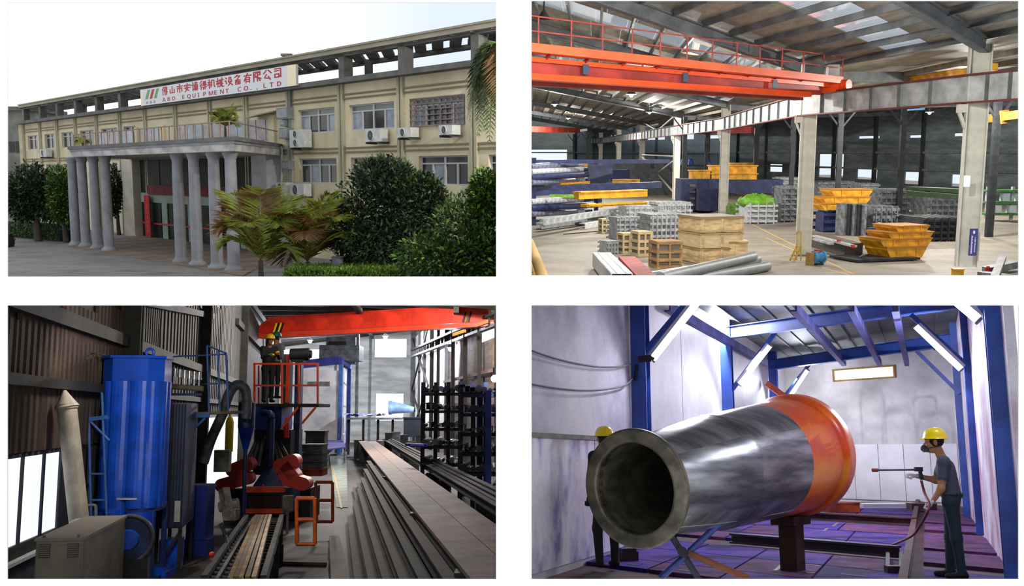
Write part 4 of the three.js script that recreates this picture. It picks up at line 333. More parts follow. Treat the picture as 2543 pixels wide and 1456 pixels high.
    solo(P, 'red_channel', 'dull red steel channel beside the white profile', 'channel', cbeam(G(1556, 650, 0.3), G(1604, 700, 0.3), 0.75, 0.5, 0.06), grain([0x8c3838, 0xa84c48, 0xb86058], { size: 1 })); solo(P, 'yellow_pole', 'round yellow pole leaning in at the bottom left corner', 'pole', rod(G(1316, 602, 0.8), G(1352, 700, 1.2), 0.2, 16), grain([0xa88440, 0xc49c50], { size: 1 })); solo(P, 'yellow_pole', 'second yellow pole at the very bottom left corner', 'pole', rod(G(1314, 650, 0.3), G(1330, 700, 0.3), 0.2, 16), yel); }
  // ---- blue racks at the left with pipes and yellow beams
  { const rk = A(thing(P, 'pipe_rack', 'large blue pipe rack along the left side', 'rack', G(1400, 545))); const d0 = 73; const post = (px, yb, yt, d) => mesh('post', bar(G(px, yb), V(G(px, yb).x, Z(px, yt, -G(px, yb).z).y, G(px, yb).z), 0.35, 0.35), navy, rk); post(1325, 560, 392); post(1490, 512, 422); post(1480, 530, 428); const H = (x0, y0, x1, y1, d, h) => mesh('beam', bar(Z(x0, y0, d), Z(x1, y1, d + 8), 0.35, h), navy, rk); H(1322, 402, 1660, 401, 72, 0.3); H(1322, 470, 1640, 459, 72, 0.5); H(1322, 480, 1560, 470, 71, 0.4); H(1480, 436, 1560, 432, 84, 0.9); mesh('gusset', bx(2.0, 2.1, 0.5, Z(1490, 440, 80).x, Z(1490, 440, 80).y, -80), navy, rk);
    const pm = [grain([0x1c2648, 0x3a4468, 0x9aa0b0], { size: 0.8, con: 2.4, rough: 0.4 }), grain([0x8a8e98, 0xb8bcc4], { size: 0.8 }), navy]; const lev = [[412, 'top'], [425, 'second'], [438, 'third'], [452, 'fourth'], [500, 'fifth'], [515, 'sixth'], [530, 'lowest']]; lev.forEach(([y, n], i) => { for (let k = 0; k < 3; k++) { const d = 68 + k * 3.5; solo(P, 'stored_pipe', `${['front', 'middle', 'rear'][k]} wrapped pipe on the ${n} level of the blue rack`, 'pipe', rod(Z(1316, y + 2 - k, d), Z(1430 + 18 * k + (i % 3) * 14, y - 4 - k, d + 10), 0.22, 12), pm[(i + k) % 3]); } });
    const yb = (lab, x0, y0, x1, y1, d, h) => solo(P, 'yellow_beam', lab, 'beam', [bar(Z(x0, y0, d), Z(x1, y1, d + 4), 0.7, h), bar(Z(x0 + 2, y0 - h * FOCAL / d / 2, d), Z(x1 - 2, y1 - h * FOCAL / (d + 4) / 2, d + 4), 0.9, 0.08)], yel); yb('tapered yellow beam on top of the blue rack', 1372, 410, 1452, 414, 78, 0.4); yb('yellow beam lying on the middle of the rack', 1430, 486, 1600, 480, 70, 0.5); yb('short yellow beam right of the rack post', 1500, 453, 1580, 452, 80, 0.4); yb('thin yellow edge beam at the foot of the rack', 1450, 512, 1620, 504, 69, 0.15); yb('yellow strip low on the left of the rack', 1400, 460, 1455, 455, 74, 0.25); solo(P, 'lime_strip', 'lime green strip on the left rack', 'strip', bar(Z(1365, 486, 70), Z(1425, 488, 70), 0.3, 0.2), green); solo(P, 'cyan_case', 'small cyan case behind the far columns', 'case', [bx(1.1, 0.4, 0.5, Z(1555, 409, 125).x, Z(1555, 409, 125).y, -125), bx(1.2, 0.06, 0.6, Z(1555, 409, 125).x, Z(1555, 405, 125).y, -125)], flat(0x18b4d8, 0.4)); solo(P, 'dark_machine', 'low dark machinery at the far left behind the rack', 'machine', [bx(14, 3.2, 4, Z(1600, 440, 122).x, 1.6, -122), bx(6, 1.5, 3, Z(1560, 440, 122).x, 3.6, -122), bx(3, 0.9, 3, Z(1640, 440, 122).x, 3.5, -122)], dk); }
  // ---- navy machine with yellow boxes
  { const t = A(thing(P, 'navy_fixture', 'big navy blue steel fixture behind the wooden crates', 'fixture', G(1790, 525))); const d = 86; const q = (n, x0, y0, x1, y1, dd, dp, m) => { const a = Z(x0, y1, dd), b = Z(x1, y0, dd); mesh(n, bx(b.x - a.x, b.y - a.y, dp, (a.x + b.x) / 2, (a.y + b.y) / 2, -dd - dp / 2), m, t); }; q('long_beam', 1700, 446, 1945, 480, d, 3, navy); q('body', 1690, 445, 1790, 524, d - 1, 3, navy); q('body', 1735, 470, 1790, 524, d - 3, 2, grain([0x0a1230, 0x18244c], { size: 1 })); for (let k = 0; k < 4; k++) q('step', 1712, 458 + k * 16, 1728, 464 + k * 16, d - 1.2, 0.3, grain([0x4a4640, 0x6a665c], { size: 1 })); 
    const yb = (lab, x0, y0, x1, y1, dd) => { const a = Z(x0, y1, dd), b = Z(x1, y0, dd); solo(P, 'yellow_box_beam', lab, 'beam', [bx(b.x - a.x, b.y - a.y, 1.6, (a.x + b.x) / 2, (a.y + b.y) / 2, -dd - 0.8), bx(b.x - a.x + 0.2, 0.1, 1.8, (a.x + b.x) / 2, b.y, -dd - 0.8)], yel); }; yb('lower long yellow box beam on the navy fixture', 1767, 432, 1880, 446, d); yb('upper long yellow box beam on the navy fixture', 1767, 412, 1880, 431, d + 0.4); yb('short yellow box beam left on the navy fixture', 1718, 424, 1764, 446, d); yb('dusky yellow box beam at the back of the fixture', 1815, 406, 1878, 412, d + 3); }
  for (const [px, py, d, lab] of [[1697, 405, 130, 'first small blue cowl beyond the navy fixture'], [1715, 405, 132, 'second small blue cowl beyond the navy fixture'], [1760, 411, 120, 'third small blue cowl beside the yellow beams'], [1525, 412, 130, 'small blue cowl left of the cyan case']]) { const p = Z(px, py, d); solo(P, 'vent_cowl', lab, 'cowl', [cyl(0.35, 0.42, 0.5, p.x, p.y, p.z, 14), ball(0.33, p.x, p.y + 0.28, p.z)], flat(0x2a62b0, 0.4)); }
  // ---- right side goods
  { const yst = (lab, x0, x1, yb, yt, d, off) => { const a = Z(x0, yb, d), b = Z(x1, yt, d); const t = thing(P, 'yellow_stack_box', lab, 'box', [(a.x + b.x) / 2, a.y, -d - 0.9], off, 'yellow boxes'); const w = b.x - a.x, h = b.y - a.y; mesh('tray', (() => { const s = new THREE.Shape([[-w / 2 + 0.25, 0], [w / 2 - 0.25, 0], [w / 2, h * 0.75], [w / 2, h], [-w / 2, h], [-w / 2, h * 0.75]].map(p => new THREE.Vector2(...p))); const g = new THREE.ExtrudeGeometry(s, { depth: 1.7, bevelEnabled: false }); g.translate(0, 0, -0.85); return fin(g); })(), yel, t); mesh('lip', bx(w + 0.06, 0.07, 1.8, 0, h, 0), grain([0x9c6408, 0xb87c10], { size: 0.8 }), t); for (const x of [-0.25, 0.25]) mesh('rib', bx(0.06, h * 0.9, 0.04, x * w, h * 0.5, 0.87), yel, t); };
    yst('lowest yellow box of the near stack on the dark pallet', 2182, 2300, 642, 614, 47, 0.3); yst('second yellow box of the near stack', 2164, 2316, 616, 594, 47.2, 0.3); yst('third yellow box of the near stack', 2185, 2318, 596, 578, 47.4, 0.3); yst('topmost yellow box of the near stack', 2205, 2305, 580, 562, 47.6, 0.3); yst('lowest yellow box of the farther stack', 2034, 2096, 522, 506, 63, 0.15); yst('middle yellow box of the farther stack', 2036, 2162, 506, 490, 63.4, 0.15); yst('topmost yellow box of the farther stack', 2058, 2166, 490, 471, 64, 0.15);
    { const c = G(2188, 650), t = thing(P, 'dark_pallet', 'flat black pallet sheet under the near yellow stack', 'pallet', c, 0.3); mesh('deck', bx(3.6, 0.1, 2.2, 0.3, 0.1, -0.9), dk, t); for (const x of [-1.2, 0.3, 1.8]) mesh('runner', bx(0.15, 0.08, 2.2, x, 0.04, -0.9), brownS, t); }
    bundle('dark blue block under the farther yellow stack', 2036, 2092, 578, 524, navy, 0.1, 1.6, 3, 2, false); for (let i = 0; i < 5; i++) { const x = 2094 + i * 12, c = G(x, 584 + i); solo(P, 'leaning_sheet', ['first', 'second', 'third', 'fourth', 'fifth'][i] + ' upright steel sheet leaning right of the navy block', 'sheet', [bx(0.16, 1.95, 1.1, c.x, 0.98, c.z - 0.5, 0.2), bx(0.22, 0.08, 1.15, c.x, 1.95, c.z - 0.5, 0.2), bx(0.22, 0.1, 1.15, c.x, 0.05, c.z - 0.5, 0.2)], i % 2 ? dk : galvD); }
    { const t = A(thing(P, 'machine_bed', 'long brown machine bed with pale rails behind the blue drum', 'machine bed', G(2080, 620))); mesh('bed', bar(G(2028, 596, 0.35), G(2120, 622, 0.35), 0.9, 0.7), brownS, t); mesh('pale_rail', bar(G(2022, 586, 0.75), G(2122, 612, 0.75), 0.25, 0.1), galv, t); mesh('pale_rail', bar(G(2022, 594, 0.72), G(2066, 606, 0.72), 0.2, 0.1), galv, t); mesh('base_rail', bar(G(2030, 604, 0.05), G(2118, 634, 0.05), 0.2, 0.1), dk, t); for (const [x, y] of [[2083, 600], [2118, 614]]) mesh('red_cap', cyl(0.1, 0.1, 0.12, G(x, y, 0.8).x, 0.85, G(x, y, 0.8).z, 12), flat(0xc03020, 0.5), t); }
    bundle('silver and dark parts pile behind the near yellow stack', 2150, 2230, 585, 512, galvD, 0.2, 2.2, 4, 5); bundle('grey parts pile in the middle of the right storage area', 2160, 2270, 540, 470, galvD, 0.2, 3, 5, 7); bundle('dark parts pile right of the near yellow stack', 2270, 2400, 600, 540, dk, 0.15, 3, 4, 6); bundle('silver parts pile left of the nearest column', 2290, 2392, 545, 488, galvD, 0.1, 3, 4, 6); bundle('pale blue topped pile by the far windows', 2130, 2185, 500, 455, galv, 0.1, 2.5, 4, 4); bundle('silver pile before the bright door', 2020, 2130, 495, 450, galv, 0.1, 3, 4, 6); bundle('dark low pile behind the nearest column', 2200, 2300, 575, 535, dk, 0.25, 2.5, 3, 5);
    { const c = G(2165, 615), t = thing(P, 'blue_stand', 'dark blue part with white ends left of the near yellow stack', 'stand', c, 0.2); mesh('plate', bx(0.5, 1.1, 0.3, 0, 0.55, 0), navy, t); for (const y of [0.7, 0.95, 1.2]) mesh('white_end', cyl(0.09, 0.09, 0.4, 0.3, y, 0.1, 12), grain([0xa8aaa6, 0xc8cac6], { size: 0.6 }), t); }
    solo(P, 'green_rail', 'long dark green rail stack by the far right windows', 'rail', [bar(Z(2265, 468, 70), Z(2395, 474, 64), 1.0, 0.25), bar(Z(2268, 480, 69), Z(2395, 490, 63), 1.0, 0.35)], grain([0x1c3018, 0x2c4a24], { size: 1.5 })); { const t = A(thing(P, 'green_rack', 'rack with green and white parts at the right edge', 'rack', G(2500, 545))); for (const [x, y] of [[2448, 548], [2510, 548], [2536, 548]]) mesh('upright', bar(G(x, y), G(x, y).setY(2.6), 0.2, 0.2), galv, t); for (const y of [0.5, 1.4, 2.3]) mesh('shelf', bar(G(2444, 548, 0).setY(y), G(2540, 548, 0).setY(y), 1.2, 0.14), grain([0x2c6a28, 0x4c9440], { size: 1 }), t); for (let i = 0; i < 5; i++) mesh('white_part', bx(0.5, 0.6, 0.6, G(2455 + i * 18, 548).x, i % 2 ? 0.9 : 1.8, G(2455 + i * 18, 548).z), grain([0xa8b4b8, 0xd0dce0], { size: 1 }), t); }
    { const c = G(2030, 658), t = thing(P, 'cable_drum', 'small bright blue drum at the foot of the second column', 'drum', c, 0.4); const g = new THREE.CylinderGeometry(0.24, 0.24, 0.5, 24); g.rotateZ(Math.PI / 2); g.translate(0, 0.36, 0); mesh('drum', fin(g), grain([0x2c6a9c, 0x4c94c4], { size: 0.6 }), t); for (const x of [-0.26, 0.26]) { const f = new THREE.CylinderGeometry(0.3, 0.3, 0.05, 24); f.rotateZ(Math.PI / 2); f.translate(x, 0.36, 0); mesh('flange', fin(f), grain([0x3c80b4, 0x5ca4d4], { size: 0.6 }), t); } mesh('red_top', bx(0.3, 0.08, 0.2, 0, 0.68, 0), flat(0x8c3a34, 0.6), t); mesh('stand', bx(0.4, 0.08, 0.4, 0, 0.04, 0), dk, t); mesh('brown_guard', bx(0.25, 0.6, 0.3, -0.45, 0.3, 0), grain([0x8a6a34, 0xa8844c], { size: 0.5 }), t); }
    { const t = A(thing(P, 'step_ladder', 'small yellow step ladder beside the second column', 'ladder', G(1975, 645))); const ym = grain([0xb08a30, 0xd0a848], { size: 0.6 }); const dl = 46.2, a0 = Z(1961, 648, dl), a1 = Z(1979, 610, dl), b0 = Z(1972, 650, dl - 0.3), b1 = Z(1989, 611, dl - 0.3); mesh('rail', bar(a0, a1, 0.06, 0.08), ym, t); mesh('rail', bar(b0, b1, 0.06, 0.08), ym, t); for (const k of [0.15, 0.4, 0.65, 0.95]) mesh('step', bar(a0.clone().lerp(a1, k), b0.clone().lerp(b1, k), 0.14, 0.04), ym, t); mesh('post', bar(Z(1978, 576, dl), Z(1978, 646, dl), 0.05, 0.05), ym, t); mesh('post', bar(Z(1989, 575, dl - 0.3), Z(1989, 648, dl - 0.3), 0.05, 0.05), ym, t); mesh('hand_hoop', bar(Z(1978, 577, dl), Z(1989, 576, dl - 0.3), 0.05, 0.05), ym, t); }
    // blue sign plate on the nearest column
    { const cv = document.createElement('canvas'); cv.width = 128; cv.height = 340; const c = cv.getContext('2d'); c.fillStyle = '#2a2a6e'; c.fillRect(0, 0, 128, 340); c.fillStyle = '#d8d4e4'; c.fillRect(50, 24, 12, 40); c.fillRect(66, 24, 12, 40); c.fillRect(44, 40, 40, 8); for (let i = 0; i < 12; i++) { c.fillRect(26, 90 + i * 19, 22, 12); c.fillRect(82, 110 + i * 16, 16, 9); } const tx = new THREE.CanvasTexture(cv); tx.colorSpace = THREE.SRGBColorSpace; const a = Z(2404, 635, 36.0), b = Z(2428, 568, 36.0), t = A(thing(P, 'column_sign', 'narrow dark blue sign plate with white writing on the nearest column', 'sign', a)); mesh('plate', bx(b.x - a.x, b.y - a.y, 0.03, (a.x + b.x) / 2, (a.y + b.y) / 2, -35.98), flat(0x24245c, 0.5), t); const g = new THREE.PlaneGeometry(b.x - a.x, b.y - a.y); g.translate((a.x + b.x) / 2, (a.y + b.y) / 2, -35.95); const f = fin(g); f.keepUV = true; mesh('print', f, new THREE.MeshStandardMaterial({ map: tx, roughness: 0.5 }), t); }
    solo(P, 'grey_notice', 'white paper notice taped high on the nearest column', 'notice', [bx(0.24, 0.42, 0.02, Z(2398, 450, 36.0).x, Z(2398, 450, 36.0).y, -35.9), bx(0.2, 0.02, 0.03, Z(2398, 443, 36.0).x, Z(2398, 436, 36.0).y, -35.88)], flat(0xe6e8ea, 0.8)); solo(P, 'scrap_heap', 'grey offcuts heaped at the bottom right corner', 'offcuts', [bar(G(2450, 672, 0.2), G(2530, 655, 0.3), 0.4, 0.3), bar(G(2440, 682, 0.15), G(2500, 690, 0.2), 0.5, 0.25), bar(G(2470, 690, 0.3), G(2490, 640, 0.4), 0.3, 0.2)], galvD); solo(P, 'red_can', 'small red can at the foot of the nearest column', 'can', [cyl(0.13, 0.13, 0.3, G(2452, 688).x, 0.25, G(2452, 688).z, 14), cyl(0.05, 0.1, 0.06, G(2452, 688).x, 0.43, G(2452, 688).z, 14)], flat(0xb02420, 0.5)); solo(P, 'yellow_block', 'yellow block cut off by the bottom edge left of the nearest column', 'block', [bx(0.4, 0.3, 0.3, G(2377, 690).x, 0.2, G(2377, 690).z), bx(0.44, 0.05, 0.34, G(2377, 690).x, 0.36, G(2377, 690).z)], yel); }
}
// ================================================================ shot-blasting hall
{ const P = P3, D = P.vp(800, 1027), Z = (x, y, d) => P.Z(x, y, d), G = (x, y, h) => P.G(x, y, h);
  const cap = d => P.eye + d * Math.tan(-P.pitch) - 0.08;
  const W0 = Z(22, 1365, 11.4).setY(0), NI = V(-D.z, 0, D.x); // wall foot line, inward normal
  const onD = d => W0.clone().addScaledVector(D, (d + W0.z) / -D.z).setY(0), sD = d => (d + W0.z) / -D.z;
  const blue = grain([0x0e3aa6, 0x144cc6, 0x1c5ce0], { size: 1.2, rough: 0.28, con: 1.2, clearcoat: 0.4 }), navy = grain([0x0d1e48, 0x142c62, 0x1c3a7a], { size: 1, rough: 0.5 }), bluePale = grain([0x2a4f94, 0x4470b8], { size: 1, rough: 0.5 });
  const orangeP = grain([0xd03816, 0xe84a20, 0xf45a28], { size: 0.8, rough: 0.45 }), hotOrange = grain([0xc8480c, 0xe86010, 0xf07818], { size: 0.6, rough: 0.5 }), black = grain([0x0c0d0e, 0x17191b, 0x242628], { size: 1, rough: 0.65 }), grey = grain([0x3c4146, 0x545a60, 0x6b7075], { size: 1, rough: 0.6 });
  const rustSheet = grain([0x231a14, 0x382a22, 0x4a392d, 0x2f2622], { own: true, N: 512, size: 3, fx: 12, fy: 3, con: 1.8, rough: 0.85 }), darkSheet = grain([0x17181a, 0x25272a, 0x33363a], { N: 512, size: 3, fx: 10, fy: 3, con: 1.7, rough: 0.8 }), girtM = grain([0x131412, 0x20211d, 0x2b2b26], { size: 1.5, rough: 0.8 });
  // floor
  const floorM = grain([0x120e0a, 0x201a13, 0x30281d, 0x251f17], { N: 512, size: 5, fx: 6, fy: 6, con: 1.9, rough: 0.75, bump: 0.01 });
  struct(P, 'floor', prism([...pv(onD(8.6), V(-0.05, 0, -8.6), V(-0.05, 0, -50), V(6, 0, -100), onD(100))], -0.1, 0), floorM);
  // left wall: corrugated sheets, girts, columns, a ribbon window
  const corr = (s0, s1, y0, y1, pitch = 0.25, dep = 0.05, base = W0, dir = D, nin = NI) => { const a = [], b = []; for (let s = s0; s < s1 - 1e-3; s += pitch) { const q = [[0, 0], [0.3, 0], [0.4, dep], [0.9, dep], [1, 0]]; for (const [t, k] of q) { const u = Math.min(s1, s + t * pitch); a.push(base.clone().addScaledVector(dir, u).addScaledVector(nin, k)); b.unshift(base.clone().addScaledVector(dir, u).addScaledVector(nin, k - 0.02)); } } return prism(pv(...a, ...b), y0, y1); };
  const wl = struct(P, 'wall_left', panel(W0, D, [[sD(9.2), 0], [sD(80), 0], [sD(80), 7.7], [sD(41), 7.6], [sD(9.2), cap(9.2)]], 0.02, [rect(sD(10.55), 1.02, sD(13.47), 2.12), rect(sD(30.3), 0.04, sD(43.5), 2.46)], -1), girtM);
  for (let d = 9.2; d < 44; d += d < 20 ? 1.9 : 4) { const e = d < 20 ? d + 1.9 : d + 4, s0 = sD(d), s1 = sD(e) - 0.01, t = Math.min(7.6, cap(d)); const m = d < 17 ? rustSheet : darkSheet; const p = d < 20 ? 0.25 : 0.5;
    if (t > 3.9) mesh('wall_sheet', corr(s0, s1, 3.9, t, p), m, wl); mesh('wall_sheet', corr(s0, s1, 3.02, Math.min(3.8, t), p), m, wl); mesh('wall_sheet', corr(s0, s1, d > 28 ? 2.5 : 2.14, 2.94, p), d < 13.4 ? rustSheet : darkSheet, wl); if (d >= 13.3 && d < 28) mesh('wall_sheet', corr(s0, s1, 0.3, 2.1, p), darkSheet, wl); }
  for (const y of [3.85, 2.98]) mesh('girt', bar(onD(9.2).addScaledVector(NI, 0.1).setY(y), onD(44).addScaledVector(NI, 0.1).setY(y), 0.14, y > 3.5 ? 0.2 : 0.13), girtM, wl);
  mesh('girt', bar(onD(38).addScaledVector(NI, 0.1).setY(6.2), onD(70).addScaledVector(NI, 0.1).setY(6.2), 0.2, 0.25), girtM, wl); mesh('girt', bar(onD(17).addScaledVector(NI, 0.12).setY(4.62), onD(30).addScaledVector(NI, 0.12).setY(5.6), 0.08, 0.16), grain([0x16243c, 0x24385a], { size: 1 }), wl, 'dark blue sloping strut');
  for (const [d, lab] of [[17, 'first'], [27.6, 'second'], [41, 'third'], [58, 'fourth']]) { const p = onD(d).addScaledVector(NI, 0.2), h = Math.min(7.6, cap(d)); mesh('wall_column', [bx(0.05, h, 0.28, -0.12, h / 2, 0), bx(0.05, h, 0.28, 0.12, h / 2, 0), bx(0.2, h, 0.04, 0, h / 2, 0)].map(g => at(g, p.x, 0, p.z, yawOf(D))), girtM, wl); }
  { const w = struct(P, 'window_1', [panel(W0, D, rect(sD(10.5), 1.0, sD(13.5), 2.14), 0.025, [rect(sD(10.62), 1.06, sD(11.72), 2.08), rect(sD(11.8), 1.06, sD(12.62), 2.08), rect(sD(12.7), 1.06, sD(13.42), 2.08)], -1)], grain([0x2a2a2c, 0x3c3c40], { size: 1 }), 'ribbon window frame in the left wall');
    const pane = new THREE.MeshPhysicalMaterial({ color: 0xffffff, transmission: 1, thickness: 0, roughness: 0, ior: 1.05 }); for (const [a, b] of [[10.62, 11.72], [11.8, 12.62], [12.7, 13.42]]) mesh('pane', panel(W0, D, rect(sD(a), 1.06, sD(b), 2.08), 0.006), pane, w);
    mesh('sill', panel(W0, D, rect(sD(9.5), 0.86, sD(12.6), 0.9), 0.08), grain([0xb9bcc4, 0xd2d4da], { size: 1 }), w); mesh('apron', panel(W0, D, rect(sD(9.3), 0.0, sD(13.5), 0.84), 0.02), grain([0x2e3440, 0x454c5c, 0x3a4150], { size: 1.2, con: 2 }), w); }
  { const s0 = sD(22.5), s1 = sD(27.2); }
  // far wall with bright openings, right wall
  const zb = 88, farM = grain([0x6d716e, 0x8c908c, 0xa5a9a4], { N: 512, size: 6, fx: 2, fy: 24, con: 1.6, rough: 0.7 });
  const fx = px => Z(px, 1027, zb).x, fy = py => P.eye + (Z(800, py, zb).y - P.eye); const FW = V(0, 0, -zb), X1 = V(1, 0, 0);
  const fholes = [[928, 842, 1008, 888], [933, 978, 1002, 1045], [700, 868, 832, 905]].map(([a, t, b, u]) => rect(fx(a), fy(u), fx(b), fy(t)));
  const wb = struct(P, 'wall_back', panel(FW, X1, rect(fx(600), 0, fx(1105), 13), 0.2, fholes, 1), farM);
  for (let i = 0; i < 13; i++) mesh('cladding_board', bx(fx(925) - fx(868), 0.08, 0.06, (fx(925) + fx(868)) / 2, 1 + i * 0.8, -zb + 0.04), farM, wb);
  for (let i = 0; i < 13; i++) mesh('cladding_board', bx(fx(1030) - fx(1011), 0.08, 0.06, (fx(1030) + fx(1011)) / 2, 1 + i * 0.8, -zb + 0.04), farM, wb);
  for (const px of [832, 918, 1022]) mesh('wall_post', bx(0.25, 12, 0.2, fx(px), 6, -zb + 0.1), grey, wb);
  // right side: braced bay with pale sheets, then the pinkish side wall
  const milk = grain([0xb8bcb6, 0xd4d8d2, 0xe6e8e4], { N: 256, size: 3, fx: 10, fy: 2, rough: 0.6, transmission: 0.55, thickness: 0 });
  const rA = Z(1030, 1027, 84).setY(0), rB = Z(1110, 1027, 62).setY(0), rC = Z(1250, 1027, 44).setY(0), RD = rB.clone().sub(rA), RE = rC.clone().sub(rB);
  const wr = struct(P, 'wall_right', [panel(rA, RD, rect(-2, 0, RD.length(), 1.6), 0.1, [], -1), panel(rA, RD, rect(-2, 9.2, RD.length(), 13), 0.1, [], -1), panel(rB, RE, rect(0, 0, RE.length() + 3, 13), 0.1, [rect(RE.length() * 0.6, 6.2, RE.length() * 0.97, 7.15)], -1)], grain([0x4a4340, 0x6d625d, 0x86796f], { own: true, N: 512, size: 4, fx: 2, fy: 16, con: 1.5, rough: 0.8 }));
  for (const [a, b] of [[0.02, 0.3], [0.34, 0.62], [0.66, 0.98]]) mesh('translucent_sheet', panel(rA, RD, rect(RD.length() * a, 1.6, RD.length() * b, 9.2), 0.04), milk, wr);
  for (let i = 0; i < 6; i++) { const t = i / 5, p = rA.clone().lerp(rB, t); mesh('wall_post', bx(0.3, 12, 0.3, p.x, 6, p.z + 0.3), black, wr); } for (let i = 1; i < 5; i++) { const p = rB.clone().lerp(rC, i / 4); mesh('wall_post', bx(0.22, 9, 0.22, p.x - 0.3, 4.5, p.z), black, wr); }
  for (const [ya, yb] of [[4.6, 9], [0.8, 4.6]]) for (const s of [0, 1]) mesh('cross_brace', bar(rA.clone().lerp(rB, 0.02).add(V(-0.3, s ? ya : yb, 0.3)), rA.clone().lerp(rB, 0.62).add(V(-0.3, s ? yb : ya, 0.3)), 0.12, 0.12), black, wr);
  for (const y of [1.6, 3.1, 4.6]) mesh('girt', bar(rB.clone().add(V(-0.2, y, 0)), rC.clone().add(V(-0.2, y, 0)), 0.1, 0.16), grain([0x5a4a46, 0x7a6862], { size: 1 }), wr);
  // roof: sheets and translucent strips on purlins, rising away from the left eave
  { const e0 = onD(41), e1 = onD(86), r0 = V(2, 7.2, -47), r1 = V(3, 11.6, -90); const c = (u, v, dy = 0) => { const a = e0.clone().lerp(e1, v).setY(7.7 + v * 0.6), b = r0.clone().lerp(r1, v); return a.lerp(b, u).add(V(0, dy, 0)); };
    const ce = struct(P, 'ceiling', slab(c(0, 0, 0.6), c(0, 1, 0.6), c(0.04, 1, 0.6), c(0.04, 0, 0.6), 0.05), farM); const roofM = grain([0x5d625c, 0x7d827a, 0x989c92], { size: 3, fx: 12, fy: 2, rough: 0.7 });
    const nU = 12, nV = 7; for (let i = 0; i < nU; i++) for (let j = 0; j < nV; j++) { const sky = (j % 3 === 1); const q = slab(c((i + 0.01) / nU, j / nV + 0.004, 0.5), c((i + 0.01) / nU, (j + 1) / nV - 0.004, 0.5), c((i + 0.99) / nU, (j + 1) / nV - 0.004, 0.5), c((i + 0.99) / nU, j / nV + 0.004, 0.5), 0.04); mesh(sky ? 'skylight_sheet' : 'roof_sheet', q, sky ? milk : roofM, ce); }
    for (let j = 0; j <= nV * 2; j++) mesh('purlin', bar(c(0.0, j / nV / 2, 0.3), c(1, j / nV / 2, 0.3), 0.12, 0.22), girtM, ce); for (const u of [0, 0.33, 0.66, 1]) mesh('rafter', bar(c(u, 0, 0.1), c(u, 1, 0.1), 0.25, 0.4), girtM, ce); }
  // overhead crane
  { const a = Z(640, 812, 53), b = Z(1262, 776, 47), t = A(thing(P, 'bridge_crane', 'orange red single girder overhead crane spanning the hall', 'crane', a.clone().lerp(b, 0.5))); const red = grain([0xb01e12, 0xd0301a, 0xe03c22], { size: 2, rough: 0.45 });
    const m = a.clone().lerp(b, 0.055); mesh('girder', [bar(m, b, 0.34, 0.82), (() => { const g = bar(a, m, 0.34, 0.8); const p = g.attributes.position; const inv = basis(a, m).invert(), v = V(); const L = a.distanceTo(m); for (let i = 0; i < p.count; i++) { v.fromBufferAttribute(p, i).applyMatrix4(inv); if (v.z < 0 && v.y > 0) { v.y = -0.1; } v.applyMatrix4(basis(a, m)); p.setXYZ(i, v.x, v.y, v.z); } g.computeVertexNormals(); return g; })()], red, t);
    mesh('bottom_flange', bar(a.clone().lerp(b, 0.012).add(V(0, -0.55, 0)), b.clone().add(V(0, -0.55, 0)), 0.62, 0.22), grain([0xc8321c, 0xe84a2c], { size: 2, rough: 0.4 }), t); mesh('top_flange', bar(m.clone().add(V(0, 0.44, 0)), b.clone().add(V(0, 0.44, 0)), 0.5, 0.06), red, t);
    for (const [f, c] of [[0.09, 0xf2d21a], [0.1, 0x141414], [0.11, 0xf2d21a], [0.12, 0x141414], [0.85, 0x141414], [0.86, 0x6a5a1c], [0.87, 0x141414]]) { const p = a.clone().lerp(b, f), u = b.clone().sub(a).normalize(), n = V(-u.z, 0, u.x); mesh('warning_stripe', bar(p.clone().addScaledVector(n, 0.175).add(V(-0.12, -0.4, 0)), p.clone().addScaledVector(n, 0.175).add(V(0.12, 0.4, 0)), 0.02, 0.1, V(u.x, 0, u.z)), flat(c, 0.5), t); } }
  { const a = Z(1024, 886, 80), b = Z(1262, 796, 42), t = A(thing(P, 'runway_beam', 'perforated dark runway beam climbing to the right edge', 'beam', a)); mesh('chord', [bar(a, b, 0.3, 0.14)], grey, t, 'pale upper chord'); mesh('chord', bar(a.clone().add(V(0, 0.55, 0)), b.clone().add(V(0, 0.55, 0)), 0.3, 0.14), black, t); for (let i = 0; i < 26; i++) { const p = a.clone().lerp(b, i / 26); mesh('rib', bx(0.12, 0.55, 0.2, p.x, p.y + 0.28, p.z), black, t); } }
  solo(P, 'cable_tray', 'short yellow bar hung under the roof at the right', 'bar', bar(Z(1126, 832, 48), Z(1155, 822, 47), 0.12, 0.16), flat(0xb88a4a, 0.6)); solo(P, 'cable_tray', 'faded orange bar near the top right corner of the hall', 'bar', bar(Z(1186, 808, 46), Z(1215, 798, 45), 0.12, 0.16), flat(0x8a5a3c, 0.6));
  for (const [px, py, d, lab] of [[986, 818, 70, 'bright bay lamp hanging right of the crane middle'], [957, 838, 74, 'small bay lamp above the glowing far window'], [770, 830, 70, 'small bay lamp just below the crane girder'], [770, 848, 76, 'lowest small bay lamp above the white booth'], [1119, 867, 58, 'small bay lamp under the runway beam']]) { const c = Z(px, py, d), t = A(thing(P, 'bay_lamp', lab, 'lamp', c)); mesh('bulb', ball(0.16, c.x, c.y, c.z), glow(0xf4f0ff, 4), t); mesh('shade', at(lathe([[0.05, 0.3], [0.14, 0.26], [0.24, 0.08]], 16), c.x, c.y, c.z), grey, t); const l = new THREE.PointLight(hex(0xf6f4ff), 260, 0, 2); l.position.copy(P.world(c)); l.shadow.radius = 8; scene.add(l); }
